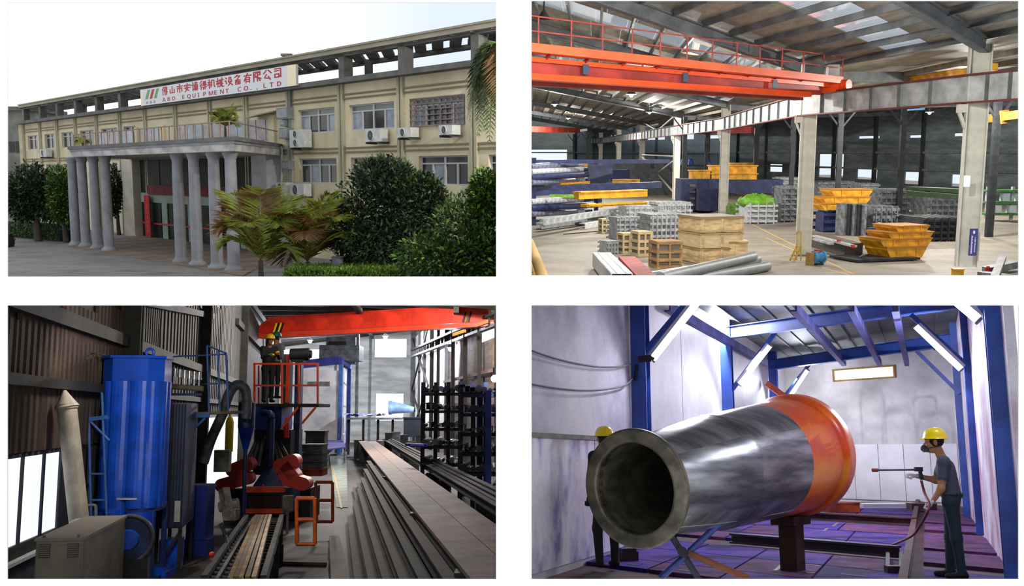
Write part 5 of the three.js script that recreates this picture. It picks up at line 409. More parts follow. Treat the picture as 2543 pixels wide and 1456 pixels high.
  // high-bay lamps added over the work area to lift the light there
  for (const [px, d, lab] of [[400, 12.6, 'added hall lamp nearest the viewer over the conveyor'], [380, 21, 'added hall lamp over the dust collector'], [760, 23, 'added hall lamp over the blast machine'], [1010, 25, 'added hall lamp over the plate stack'], [800, 37, 'added hall lamp behind the platform'], [1000, 42, 'added hall lamp before the far table'], [1130, 33, 'added hall lamp over the storage racks']]) { const c = Z(px, 1027, d).setY(cap(d) - 0.03), t = A(thing(P, 'added_high_bay_lamp', lab, 'lamp', c)); mesh('reflector', at(lathe([[0.08, 0.05], [0.3, 0.03], [0.42, -0.02]], 24), c.x, c.y, c.z), grey, t); mesh('diffuser', cyl(0.38, 0.38, 0.02, c.x, c.y, c.z, 24), glow(0xfff6ea, 3), t); if (d > 35) { const l = new THREE.PointLight(hex(0xfff4e6), d < 40 ? 150 : 260, 0, 2); l.position.copy(P.world(c.clone().add(V(0, -0.25, 0)))); l.shadow.radius = 12; scene.add(l); } else lampRect(P, c.clone().add(V(0, -0.05, 0)), V(0, -1, d < 15 ? -0.9 : -0.3), 0.7, 0.7, 0xfff4e6, d < 15 ? 85 : px < 400 ? 5 : px > 900 ? 8 : 20); }
  // ---- dust collector
  { const c = Z(338, 1027, 15.5).setY(0), ya = 0.08, t = thing(P, 'dust_collector', 'tall glossy blue dust collector tower with fluted sides and hopper', 'dust collector', c, ya);
    const oct = (w, d, k) => [[-w, -d + k], [-w + k, -d], [w - k, -d], [w, -d + k], [w, d - k], [w - k, d], [-w + k, d], [-w, d - k]];
    mesh('head', prism(oct(0.47, 0.4, 0.2), 3.1, 3.46), grain([0x1240ac, 0x184ec4], { size: 1, rough: 0.35 }), t); mesh('lid', prism(oct(0.5, 0.43, 0.2), 3.46, 3.5), blue, t);
    mesh('lifting_eye', (() => { const g = new THREE.TorusGeometry(0.06, 0.022, 8, 20); g.translate(0.2, 3.56, 0.1); return fin(g); })(), blue, t);
    const fl = []; const per = oct(0.45, 0.38, 0.16); for (let i = 0; i < 8; i++) { const a = per[i], b = per[(i + 1) % 8], L = Math.hypot(b[0] - a[0], b[1] - a[1]), n = Math.max(1, Math.round(L / 0.24)); const nx = (b[1] - a[1]) / L, nz = -(b[0] - a[0]) / L; for (let k = 0; k < n; k++) for (const [u, o] of [[0, 0], [0.12, 0.028], [0.3, 0.045], [0.5, 0.05], [0.7, 0.045], [0.88, 0.028]]) { const s = (k + u) / n; fl.push([a[0] + (b[0] - a[0]) * s + nx * o, a[1] + (b[1] - a[1]) * s + nz * o]); } }
    mesh('fluted_casing', prism(fl, 1.15, 3.1), blue, t); mesh('seam_band', prism(oct(0.47, 0.4, 0.17), 1.1, 1.16), navy, t);
    mesh('duct_leg', cyl(0.22, 0.22, 0.9, -0.2, 0.7, 0.34, 28), blue, t); mesh('hopper', [cyl(0.25, 0.25, 0.4, 0.22, 0.9, 0.34, 4), lathe([[0.25, 0], [0.05, -0.42]], 4)].map((g, i) => { if (i) { g.translate(0, 0, 0); const q = at(g, 0.22, 0.7, 0.34); return q; } return g; }), grain([0x0a3cc0, 0x1450d8], { size: 1, rough: 0.35 }), t); mesh('outlet', cyl(0.06, 0.06, 0.3, 0.22, 0.2, 0.34, 16), blue, t); mesh('foot_plate', bx(0.9, 0.06, 0.7, 0, 0.03, 0), navy, t);
    for (const [x, z] of [[-0.42, -0.35], [0.42, -0.35], [-0.42, 0.35], [0.42, 0.35]]) mesh('leg', bx(0.07, 1.12, 0.07, x, 0.56, z), navy, t); mesh('strap', bx(0.3, 0.03, 0.03, 0.05, 1.3, 0.42), grain([0x8a8c90, 0xb4b6ba], { size: 1 }), t);
    const sb = thing(P, 'filter_cabinet', 'dark navy ribbed filter cabinet attached right of the blue tower', 'cabinet', Z(447, 1027, 17).setY(0), 0.2); mesh('body', bx(0.42, 2.05, 1.6, 0, 1.75, 0), navy, sb); for (let i = 0; i < 9; i++) mesh('rib', bx(0.03, 2.0, 0.04, -0.19 + i * 0.047, 1.75, 0.81), grain([0x0a1222, 0x16243c], { size: 1 }), sb); mesh('notice', bx(0.09, 0.34, 0.01, 0.13, 1.0, 0.83), grain([0x8f8f8c, 0xb0b0ac], { size: 0.5 }), sb, 'pale paper notice'); for (const x of [-0.18, 0.18]) for (const z of [-0.7, 0.78]) mesh('leg', bx(0.06, 0.75, 0.06, x, 0.37, z), black, sb); mesh('brace', bar(V(-0.18, 0.05, 0.79), V(0.2, 0.7, 0.79), 0.04, 0.05), black, sb); mesh('drive_box', bx(0.34, 0.5, 0.4, 0.02, 0.28, 0.5), blue, sb);
    const pv2 = thing(P, 'pulse_valves', 'silver valve bank on top of the filter cabinet', 'valves', Z(462, 960, 17)); const sil = grain([0x9c9ea2, 0xd0d2d4], { size: 0.4, rough: 0.3, metal: 0.6 }); for (let i = 0; i < 6; i++) { mesh('valve', cyl(0.035, 0.045, 0.14, -0.2 + i * 0.085, 0.24 - i * 0.012, 0, 12), sil, pv2); mesh('stub', cyl(0.018, 0.018, 0.2, -0.2 + i * 0.085, 0.08, 0, 8), sil, pv2); } mesh('header_pipe', rod(V(-0.26, 0.0, 0), V(0.3, -0.04, 0), 0.05, 12), grain([0x5a564c, 0x86806f], { size: 1 }), pv2); mesh('bracket', bx(0.5, 0.04, 0.2, 0, -0.14, 0), navy, pv2); }
  // platform rails round the collector
  { const t = A(thing(P, 'access_ladder', 'thin blue ladder and guard rail left of the dust collector', 'ladder', Z(236, 1300, 14.8).setY(0))); const d = 14.8; for (const [x0, y0, x1, y1] of [[216, 872, 226, 1290], [253, 975, 265, 1290]]) mesh('rail', rod(Z(x0, y0, d), Z(x1, y1, d), 0.022), bluePale, t); for (const y of [1178, 1243]) mesh('rung', rod(Z(222, y, d), Z(262, y, d), 0.02), bluePale, t); mesh('deck_edge', bar(Z(219, 1042, d), Z(270, 1036, d), 0.06, 0.06), bluePale, t); mesh('strut', rod(Z(219, 1042, d), Z(272, 1095, d), 0.022), bluePale, t); mesh('top_rail', rod(Z(216, 872, d), Z(262, 882, d), 0.015), grain([0x4a4238, 0x6a5e4c], { size: 1 }), t);
    const q = A(thing(P, 'service_platform', 'small blue steel platform with guard rail right of the dust collector', 'platform', Z(480, 1030, 18))); const e = 18; mesh('deck', bar(Z(420, 1030, e), Z(600, 1024, e), 0.9, 0.05), grain([0x54503c, 0x736d54], { size: 1 }), q); mesh('deck_edge', bar(Z(421, 1034, e - 0.5), Z(520, 1032, e - 0.5), 0.05, 0.07), bluePale, q); for (const [x, y] of [[514, 860], [541, 872], [562, 876]]) mesh('post', rod(Z(x, y, e - 0.4), Z(x + 5, 1026, e - 0.4), 0.02), bluePale, q); for (const [a, b, c, f] of [[430, 886, 562, 880], [470, 956, 562, 952], [514, 858, 562, 878]]) mesh('rail', rod(Z(a, b, e - 0.4), Z(c, f, e - 0.4), 0.014), bluePale, q); mesh('strut', rod(Z(510, 1038, e - 0.5), Z(414, 1132, e - 0.5), 0.024), bluePale, q); }
  // beige duct
  { const a = Z(196, 1292, 12.6), b = Z(166, 1012, 12.6), t = A(thing(P, 'exhaust_duct', 'leaning beige round duct with a conical cap by the window', 'duct', a.clone().setY(0))); const be = grain([0x8a8276, 0xa8a092, 0xbcb4a6], { size: 1.2, rough: 0.6 }); mesh('pipe', rod(a, b, 0.122, 28), be, t); mesh('cap', rod(b, Z(160, 970, 12.6), 0.155, 28, 0.02), be, t); mesh('collar', rod(b.clone().add(V(0, -0.02, 0)), b.clone().add(V(-0.008, 0.04, 0)), 0.14, 28), be, t); mesh('elbow', [pipe([a, Z(196, 1312, 12.55), Z(190, 1340, 12.5)], 0.12, 16, 20)], grain([0xa09a8e, 0xc4beb2], { size: 1 }), t); }
  // electric cabinet in the foreground
  { const o = G(207, 1335, 1.3).setY(0), t = thing(P, 'electric_cabinet', 'beige steel electric cabinet with two square vents in the foreground', 'cabinet', o, yawOf(D) - Math.PI / 2); const be = grain([0x5f5b50, 0x6d685b, 0x787365], { size: 1.4, con: 0.9, rough: 0.55 }); const w = 0.46, L = 2.25;
    mesh('body', bx(w, 1.27, L, -w / 2, 0.635, -L / 2), be, t); mesh('top', bx(w + 0.03, 0.03, L + 0.03, -w / 2, 1.285, -L / 2), grain([0x6c655a, 0x7b7468], { size: 1.4 }), t); mesh('door', bx(w - 0.03, 1.2, 0.012, -w / 2, 0.62, 0.006), be, t);
    for (const x of [-0.37, -0.09]) { const v = mesh('vent', bx(0.11, 0.14, 0.012, x, 1.17, 0.016), grain([0x3a382f, 0x4a473c], { size: 0.3 }), t); for (let i = 0; i < 6; i++) mesh('slat', bx(0.1, 0.008, 0.01, x, 1.115 + i * 0.022, 0.024), be, v); }
    for (const x of [-0.4, -0.06]) mesh('lifting_lug', bx(0.03, 0.03, 0.012, x, 1.31, -0.05), grey, t);
    const h = A(thing(P, 'bent_pipe_rail', 'grey bent tube rail standing behind the beige cabinet', 'rail', Z(215, 1290, 13.4).setY(0))); mesh('tube', pipe([Z(189, 1290, 13.4), Z(190, 1263, 13.4), Z(196, 1259, 13.4), Z(232, 1255, 13.4), Z(238, 1260, 13.4), Z(239, 1290, 13.4)], 0.022, 8, 40), grey, h); }
  // fan
  { const c = Z(322, 1338, 13), t = thing(P, 'centrifugal_fan', 'round navy centrifugal fan between the cabinet and the blue hopper', 'fan', c.clone().setY(0), 0.25); const cy = c.y; const g = new THREE.CylinderGeometry(0.3, 0.3, 0.22, 40); g.rotateX(Math.PI / 2); g.translate(0, cy, 0); mesh('scroll', fin(g), navy, t); const r = new THREE.TorusGeometry(0.3, 0.03, 8, 44); r.translate(0, cy, 0.12); mesh('rim', fin(r), grain([0x2c2e30, 0x44464a], { size: 0.5 }), t); const h = new THREE.CylinderGeometry(0.12, 0.14, 0.1, 24); h.rotateX(Math.PI / 2); h.translate(0, cy, 0.14); mesh('hub', fin(h), blue, t); mesh('base', bx(0.5, cy - 0.25, 0.3, 0, (cy - 0.25) / 2, 0), black, t);
    const q = A(thing(P, 'white_trough', 'pale steel tray on the floor below the blue hopper', 'tray', G(340, 1420))); mesh('tray', bx(0.7, 0.05, 0.5, G(335, 1428).x, 0.12, G(335, 1428).z), grain([0x9a9c9e, 0xc0c2c4], { size: 1 }), q); mesh('skid', bx(0.75, 0.1, 0.55, G(335, 1428).x, 0.05, G(335, 1428).z), navy, q); solo(P, 'blue_plinth', 'bright blue plinth under the hopper outlet', 'plinth', [bx(0.42, 0.1, 0.5, G(392, 1432).x, 0.05, G(392, 1432).z), bx(0.36, 0.06, 0.44, G(392, 1432).x, 0.13, G(392, 1432).z)], blue); }
  // arched grey hose and cyclone
  { const e = 19.5; solo(P, 'arched_duct', 'thick grey duct arching over beside the orange railing', 'duct', pipe([Z(505, 1150, e), Z(525, 1090, e), Z(552, 1030, e), Z(566, 985, e), Z(582, 960, e), Z(600, 958, e), Z(612, 976, e), Z(613, 1010, e), Z(610, 1040, e)], 0.1, 18, 70), grain([0x3c444e, 0x59636f, 0x707a86], { size: 0.6, rough: 0.5 }));
    const c = Z(612, 1050, 20), t = thing(P, 'cyclone_separator', 'small blue cyclone with cone under the arched duct', 'cyclone', c.clone().setY(0)); mesh('drum', cyl(0.17, 0.17, 0.5, 0, c.y + 0.15, 0, 24), navy, t); mesh('cone', cyl(0.17, 0.05, 0.45, 0, c.y - 0.32, 0, 24), blue, t); mesh('stand', cyl(0.04, 0.04, c.y - 0.5, 0, (c.y - 0.5) / 2, 0, 10), navy, t); mesh('lid', cyl(0.1, 0.18, 0.06, 0, c.y + 0.43, 0, 24), navy, t);
    solo(P, 'gas_cylinder', 'bright yellow gas cylinder by the lit doorway', 'cylinder', [at(lathe([[0.001, 0], [0.07, 0], [0.07, 0.5], [0.05, 0.58], [0.02, 0.6], [0.02, 0.66], [0.001, 0.66]], 18), 0, 0, 0, 0, 1.3)].map(g => { const p = Z(568, 1122, 22); g.translate(p.x, p.y, p.z); return g; }), flat(0xe8c808, 0.4));
struct(P, 'door_1', [panel(W0, D, rect(sD(30.1), 0, sD(43.7), 2.56), 0.05, [rect(sD(30.3), 0.04, sD(43.5), 2.46)])], grey, 'frame of the open daylit doorway in the left wall');
    solo(P, 'control_box', 'grey control box with pale glass door near the blast cabinet', 'box', [bx(0.32, 0.46, 0.2, Z(553, 1145, 21).x, Z(553, 1145, 21).y, -21), bx(0.25, 0.38, 0.02, Z(553, 1145, 21).x, Z(553, 1145, 21).y, -20.88)], grain([0x6a6c60, 0x9a9a84], { size: 0.4, con: 2 })); solo(P, 'blue_bin', 'blue sheet metal bin behind the dust collector', 'bin', [bx(0.36, 0.95, 0.5, Z(500, 1230, 18.4).x, 0.75, -18.4), bx(0.4, 0.06, 0.54, Z(500, 1230, 18.4).x, 1.25, -18.4), bx(0.4, 0.3, 0.5, Z(500, 1230, 18.4).x, 0.15, -18.4)], grain([0x0a2270, 0x12349a], { size: 1, rough: 0.5 })); }
  // ---- shot blasting machine with its platform
  { const e = 24.5, o = Z(680, 1200, e).setY(0), t = A(thing(P, 'blast_machine', 'blue shot blasting machine with red turbine lids and a raised hopper', 'machine', o));
    const q = (n, x0, y0, x1, y1, d, dep, m, l) => { const a = Z(x0, y1, d), b = Z(x1, y0, d); return mesh(n, bx(b.x - a.x, b.y - a.y, dep, (a.x + b.x) / 2, (a.y + b.y) / 2, -d - dep / 2 + (0)), m, t, l); };
    q('hopper', 633, 1006, 700, 1068, e, 1.2, grain([0x123c94, 0x1a4cb4], { size: 1, rough: 0.5 })); q('housing', 628, 1068, 722, 1180, e, 1.4, black); q('tower', 724, 900, 748, 1230, e + 0.6, 0.3, grain([0x102a58, 0x1a3d78], { size: 1, rough: 0.5 })); q('elevator', 700, 880, 722, 1010, e + 0.3, 0.3, grain([0x4a4c50, 0x6a6c70], { size: 1 })); q('elevator_door', 708, 880, 720, 1000, e + 0.05, 0.06, orangeP);
    mesh('motor', [rod(Z(722, 882, e), Z(768, 880, e), 0.16, 16), rod(Z(764, 880, e), Z(774, 880, e), 0.1, 12), bx(0.3, 0.06, 0.4, Z(742, 895, e).x, Z(742, 897, e).y, -e)], black, t);
    for (const [cx, cy, dx, dy, w] of [[600, 1160, 34, -14, 0.3], [585, 1196, 58, -16, 0.3]]) { const a = Z(cx - dx / 2, cy - dy / 2, e - 1.5), b = Z(cx + dx / 2, cy + dy / 2, e - 1.5); mesh('turbine_lid', [bar(a, b, 0.5, w), rod(a.clone().add(V(0, 0, 0.24)), a.clone().add(V(0, 0, -0.24)), w / 2, 14), rod(b.clone().add(V(0, 0, 0.24)), b.clone().add(V(0, 0, -0.24)), w / 2, 14)], grain([0xa02a1c, 0xc03824], { size: 0.6, rough: 0.6 }), t); }
    for (const [cx, cy, dx, dy, w] of [[714, 1152, 30, -12, 0.34], [722, 1168, 24, 30, 0.26], [733, 1194, 50, 14, 0.3]]) { const a = Z(cx - dx / 2, cy - dy / 2, e - 1.5), b = Z(cx + dx / 2, cy + dy / 2, e - 1.5); mesh('turbine_lid', [bar(a, b, 0.5, w), rod(a.clone().add(V(0, 0, 0.24)), a.clone().add(V(0, 0, -0.24)), w / 2, 14), rod(b.clone().add(V(0, 0, 0.24)), b.clone().add(V(0, 0, -0.24)), w / 2, 14)], grain([0xd03420, 0xe84430], { size: 0.6, rough: 0.5 }), t); }
    for (const [x0, y0, x1, y1] of [[640, 1090, 612, 1150], [646, 1090, 626, 1152], [684, 1090, 700, 1145], [690, 1090, 716, 1140], [655, 1085, 640, 1160], [676, 1085, 692, 1150]]) mesh('shot_hose', rod(Z(x0, y0, e - 0.4), Z(x1, y1, e - 1.2), 0.05, 10), black, t);
    mesh('frame_box', [bx(2, 0.75, 1.2, o.x, 0.4, -e - 0.2)], black, t);
    // inlet with red lips and pyramid hood
    const f = e - 2.2, a = Z(606, 1218, f), b = Z(706, 1280, f); const W = b.x - a.x, H = a.y - b.y, cx = (a.x + b.x) / 2, cyy = (a.y + b.y) / 2; mesh('inlet_tunnel', panel(V(a.x, 0, -f), X1, rect(0, b.y, W, a.y), 1.6, [rect(0.08, b.y + 0.14, W - 0.08, a.y - 0.1)], -1), navy, t); mesh('inlet_curtain', bx(W - 0.16, H * 0.55, 0.02, cx, cyy, -f - 0.1), grain([0x2a1712, 0x40231c], { size: 0.3, fx: 20, fy: 1, con: 2 }), t); mesh('lip', bx(W * 1.0, 0.13, 0.12, cx, a.y + 0.02, -f + 0.06), orangeP, t); mesh('lip', bx(W * 0.96, 0.1, 0.12, cx, b.y + 0.1, -f + 0.06), orangeP, t);
    const hd = lathe([[W * 0.36 * 1.414, 0], [0.1, 0.45], [0.06, 0.5]], 4); hd.rotateY(Math.PI / 4); hd.scale(1, 1, 0.6); hd.translate(cx - 0.02, a.y + 0.06, -f - 0.5); mesh('pyramid_hood', hd, grain([0x17264a, 0x22386a], { size: 1, rough: 0.5 }), t); mesh('drop_pipe', rod(V(cx - 0.02, a.y + 0.5, -f - 0.5), V(cx - 0.02, Z(650, 1040, f).y, -f - 0.5), 0.09, 14), navy, t); mesh('drop_bend', pipe([V(cx - 0.02, Z(650, 1042, f).y, -f - 0.5), V(cx - 0.06, Z(650, 1030, f).y, -f - 0.55), V(cx - 0.25, Z(650, 1026, f).y, -f - 0.7)], 0.09, 12, 14), navy, t);
    mesh('stop_button', ball(0.03, cx - 0.02, a.y + 0.1, -f + 0.06), flat(0xd02010, 0.4), t);
    // platform
    const pl = A(thing(P, 'work_platform', 'raised work platform with orange red railing above the blast machine', 'platform', Z(700, 1006, e - 0.6))); const pe = e - 0.9, pf = e + 0.5; mesh('deck', bx(Z(790, 1006, pe).x - Z(630, 1006, pe).x, 0.08, 1.5, (Z(790, 1006, pe).x + Z(630, 1006, pe).x) / 2, Z(700, 1007, pe).y, -e + 0.1), black, pl);
    for (const [x, d] of [[632, pe], [700, pe], [742, pe], [789, pe], [643, pf], [656, pf]]) mesh('post', bar(Z(x, 905, d), Z(x, 1004, d), 0.045, 0.045), orangeP, pl); for (const y of [904, 958]) mesh('rail', bar(Z(630, y, pe), Z(791, y, pe), 0.045, 0.045), orangeP, pl); for (const y of [904, 958]) mesh('rail', bar(Z(631, y, pe), Z(643, y + 2, pf), 0.045, 0.045), orangeP, pl); for (const [x0, y0, x1, y1] of [[740, 1012, 698, 1066], [784, 1012, 750, 1052]]) mesh('strut', bar(Z(x0, y0, pe), Z(x1, y1, pe), 0.05, 0.05), orangeP, pl);
    solo(P, 'fire_extinguisher', 'small red canister with yellow top by the blue machine', 'extinguisher', [at(lathe([[0.001, 0], [0.07, 0], [0.07, 0.36], [0.03, 0.42], [0.03, 0.5], [0.001, 0.5]], 16), Z(711, 1085, e - 0.8).x, Z(711, 1088, e - 0.8).y, -e + 0.8)], flat(0xb81c18, 0.4));
    const o2 = Z(665, 1000, e - 0.3); const w = figure(P, 'worker in black clothes and yellow hard hat standing on the platform', o2, 2.2, { elL: [-0.12, 1.14, 0.22], wrL: [-0.3, 1.22, 0.12], elR: [-0.1, 1.14, -0.22], wrR: [-0.28, 1.2, -0.1] }, { skin: 0xa8734e, hair: 0x120e0c, top: 0x14151a, sleeve: 0x14151a, legs: 0x0f1013, shoes: 0x0b0b0c, gloves: 0xd8b010 }, 0.97); helmet(w, flat(0xe8b800, 0.35), w.j.head);
    const w2 = figure(P, 'second worker in a green hard hat partly hidden behind the first', Z(681, 990, e + 0.35), -2.0, {}, { skin: 0x9a6a48, hair: 0x120e0c, top: 0x6a6c70, sleeve: 0x6a6c70, legs: 0x14161c, shoes: 0x0b0b0c }, 0.97); helmet(w2, flat(0x14705a, 0.4), w2.j.head); }
  // conveyor and bars
  { const y = 0.75, a0 = G(506, 1445, y), a1 = G(612, 1288, y), b0 = G(654, 1445, y), b1 = G(699, 1288, y), t = A(thing(P, 'roller_conveyor', 'dark roller conveyor leading into the blast machine', 'conveyor', a0.clone().lerp(b1, 0.5).setY(0))); mesh('side_rail', bar(a0, a1, 0.07, 0.14), black, t); mesh('side_rail', bar(b0, b1, 0.07, 0.14), grain([0x2a2c2c, 0x484a4a], { size: 1 }), t); mesh('centre_rail', bar(a0.clone().lerp(b0, 0.22), a1.clone().lerp(b1, 0.22), 0.04, 0.08), grey, t); for (let i = 0; i < 22; i++) { const k = i / 21; mesh('roller', rod(a0.clone().lerp(a1, k).add(V(0.04, -0.03, 0)), b0.clone().lerp(b1, k).add(V(-0.04, -0.03, 0)), 0.045, 10), black, t); } for (let i = 0; i < 4; i++) { const k = i / 3.3 + 0.02; for (const [p, q] of [[a0, a1], [b0, b1]]) { const c = p.clone().lerp(q, k); mesh('leg', bx(0.08, y, 0.08, c.x, y / 2, c.z), black, t); } }
    const bm = [grain([0x7a5a38, 0xa8804e, 0xc09a62], { size: 0.8, rough: 0.4, metal: 0.5 }), grain([0x5a4430, 0x8a6a48, 0x3c3026], { size: 0.8, rough: 0.5, metal: 0.4 })]; [[572, 637], [585, 645], [598, 653], [614, 662], [630, 671]].forEach(([x0, x1], i) => { solo(P, 'flat_bar', ['leftmost of the five brassy bars on the roller conveyor', 'second brassy bar from the left on the conveyor', 'middle one of the five brassy bars on the conveyor', 'fourth brassy bar from the left on the conveyor', 'rightmost of the five brassy bars on the conveyor'][i], 'bar', cbeam(G(x0, 1442, y + 0.12), G(x1, 1284, y + 0.12), 0.05, 0.08, 0.014), bm[i & 1]); });
    solo(P, 'lever_stand', 'thin black lever leaning beside the conveyor', 'lever', [rod(G(580, 1437, 0.5), Z(560, 1330, 14), 0.02), rod(Z(560, 1330, 14), Z(548, 1300, 14), 0.026)], black); solo(P, 'gear_motor', 'grey and brown gear motor beside the conveyor inlet', 'motor', [bar(Z(556, 1215, 18.8), Z(570, 1300, 18.6), 0.14, 0.2), rod(Z(545, 1260, 18.8), Z(592, 1250, 18.8), 0.1, 12), bx(0.24, 0.2, 0.3, Z(575, 1278, 18.6).x, Z(575, 1278, 18.6).y, -18.6)], grain([0x5a5650, 0x8c8a88, 0xb0b0b2, 0x6a5038], { size: 0.5, con: 2.4 })); solo(P, 'warning_knob', 'small red knob on the conveyor side', 'knob', [ball(0.035, G(525, 1390, 0.8).x, 0.86, G(525, 1390, 0.8).z), rod(G(525, 1390, 0.7), G(525, 1390, 0.86), 0.012)], flat(0xd03018, 0.5)); }
  // orange gates
  for (const [x0, y0, x1, y1, d, ym, lab] of [[736, 1238, 782, 1352, 17, 1291, 'bright orange two cell guard frame standing nearest'], [784, 1198, 826, 1296, 21, 1243, 'duller orange guard frame behind the nearest one']]) { const t = A(thing(P, 'guard_frame', lab, 'frame', Z((x0 + x1) / 2, y1, d))); const r = 0.035; const m = d < 18 ? hotOrange : grain([0x8a3a14, 0xb04c1a], { size: 0.6 }); mesh('upright', rod(Z(x0, y0, d), Z(x0 + 2, y1, d), r, 10), m, t); mesh('upright', rod(Z(x1, y0, d), Z(x1, y1, d), r, 10), m, t); for (const y of [y0, ym, y1]) mesh('crossbar', rod(Z(x0, y, d), Z(x1, y, d), r, 10), m, t); if (d < 18) mesh('foot', [bx(0.05, Z(760, y1, d).y, 0.05, Z(x0 + 3, 0, d).x, Z(760, y1, d).y / 2, -d), bx(0.05, Z(760, y1, d).y, 0.05, Z(x1 - 2, 0, d).x, Z(760, y1, d).y / 2, -d)].slice(0, 1), black, t); }
  { const c = Z(715, 1250, 21.5); solo(P, 'junction_box', 'beige junction box beside the machine inlet', 'box', [bx(0.2, 0.32, 0.16, c.x, c.y, c.z), bx(0.16, 0.26, 0.02, c.x, c.y, c.z + 0.09), bx(0.05, c.y - 0.16, 0.05, c.x, (c.y - 0.16) / 2, c.z)], grain([0x6a6858, 0x8c8a76], { size: 0.4, con: 2 })); }
  for (let i = 0; i < 4; i++) { const y = 1105 + i * 20; solo(P, 'storage_box', ['topmost grey crate stacked right of the machine', 'second grey crate of the stack right of the machine', 'third grey crate of the stack right of the machine', 'lowest rusty crate of the stack right of the machine'][i], 'crate', [(() => { const a = Z(750, y + 18, 27), b = Z(800, y, 27); return bx(b.x - a.x, b.y - a.y, 0.8, (a.x + b.x) / 2, (a.y + b.y) / 2, -27.4); })(), (() => { const a = Z(749, y + 3, 27), b = Z(801, y - 1, 27); return bx(b.x - a.x, b.y - a.y, 0.86, (a.x + b.x) / 2, (a.y + b.y) / 2, -27.4); })()], i === 3 ? grain([0x7a2c1c, 0x9a3c26], { size: 1 }) : grain([0x3a3e40, 0x565a5c], { size: 1 })); }
  // steel pit plates in the foreground
  { const t = A(thing(P, 'pit_cover', 'rusty brown steel plates over the foreground pit', 'cover', G(760, 1420))); const m1 = grain([0x2a2014, 0x3c2f1e, 0x4c3d28], { size: 1.2, con: 2, rough: 0.8 }); const pl = (n, pts, h) => mesh(n, prism(pv(...pts.map(p => G(p[0], p[1], h))), h - 0.05, h), m1, t); pl('plate', [[695, 1395], [812, 1398], [815, 1360], [702, 1350]], 0.06); pl('plate', [[690, 1442], [818, 1442], [814, 1420], [694, 1418]], 0.06); pl('plate', [[822, 1442], [870, 1442], [842, 1330], [818, 1330]], 0.08); }
  { const t = A(thing(P, 'green_walkway', 'pale green painted walkway strip beside the beam stack', 'walkway', G(848, 1240))); mesh('strip', prism(pv(G(835, 1262), G(864, 1262), G(860, 1134), G(818, 1134)), 0, 0.02), grain([0x6a7670, 0x8a968e], { size: 1.5, con: 1.8 }), t); mesh('yellow_line', bar(G(848, 1262, 0.025), G(826, 1160, 0.025), 0.06, 0.01), flat(0xa08a48, 0.7), t); }
  // ---- stack of plates and long beams
  { const pm = [grain([0x5e4c3c, 0x70594a, 0x7c6654], { N: 512, size: 1.6, con: 1.8, rough: 0.75, bump: 0.002 }), grain([0x665242, 0x786050, 0x846c5a], { N: 512, size: 1.8, con: 1.8, rough: 0.75, bump: 0.002 })];
    const yT = 1.0, a0 = G(1172, 1440, yT), a1 = G(890, 1096, yT), lat = V(1, 0, 0); const w = 0.5; const strip = (o, n, h, th, m, ln, lab, d0 = 0, d1 = 1) => { const A_ = a0.clone().lerp(a1, d0).add(V(o, 0, 0)), B_ = a0.clone().lerp(a1, d1).add(V(o, 0, 0)); return solo(P, ln, lab, ln === 'steel_plate' ? 'plate' : 'beam', prism((() => { const k = (B_.x - A_.x) / (B_.z - A_.z), xm = -0.09, out = []; const zc = x => A_.z + (xm - x) / k; if (A_.x > xm) out.push([xm, zc(A_.x)]); else out.push([A_.x, A_.z], [xm, A_.z]); out.push([xm, zc(A_.x + n)], [B_.x + n, B_.z], [B_.x, B_.z]); return out; })(), h - th, h), m); };
    strip(0.0, w, yT, 0.05, pm[0], 'steel_plate', 'long brown steel plate, left of the two on top of the stack'); strip(w + 0.015, w, yT - 0.004, 0.05, pm[1], 'steel_plate', 'long brown steel plate, right of the two on top of the stack', 0.03);
    [0.02, 0.15, 0.35, 0.6, 0.9].forEach((k, i) => solo(P, 'timber_bearer', ['nearest', 'second', 'third', 'fourth', 'farthest'][i] + ' dark bearer block under the brown plates', 'bearer', (() => { const c = a0.clone().lerp(a1, k); const x0 = c.x - 0.05, x1 = Math.min(-0.1, c.x + 1.05); return bx(x1 - x0, 0.93, 0.3, (x0 + x1) / 2, 0.47, c.z); })(), black));
    const bmat = [grain([0x14110f, 0x211d1a, 0x2e2824], { size: 1.4, con: 2, rough: 0.85 }), grain([0x15171a, 0x212428], { size: 1.4, con: 2, rough: 0.85 }), grain([0x19130f, 0x29201a, 0x342822], { size: 1.4, con: 2, rough: 0.85 })];
    const lab = ['top dark I beam right beside the brown plates', 'second dark I beam beside the brown plates', 'third dark I beam of the stepped stack', 'fourth dark I beam of the stepped stack', 'fifth dark I beam of the stepped stack', 'lowest dark I beam at the foot of the stepped stack'];
    [[-0.13, 0.9], [-0.3, 0.74], [-0.46, 0.6], [-0.62, 0.44], [-0.78, 0.3], [-0.95, 0.15]].forEach(([o, h], i) => { const k0 = i > 3 ? 0.03 : 0; const A_ = a0.clone().lerp(a1, k0 - 0.01).add(V(o, 0, 0)).setY(h - 0.08), B_ = a0.clone().lerp(a1, 0.55 - i * 0.05).add(V(o, 0, 0)).setY(h - 0.08); solo(P, 'steel_beam', lab[i], 'beam', ibeam(A_, B_, 0.15, 0.16, 0.018), bmat[i % 3]); });
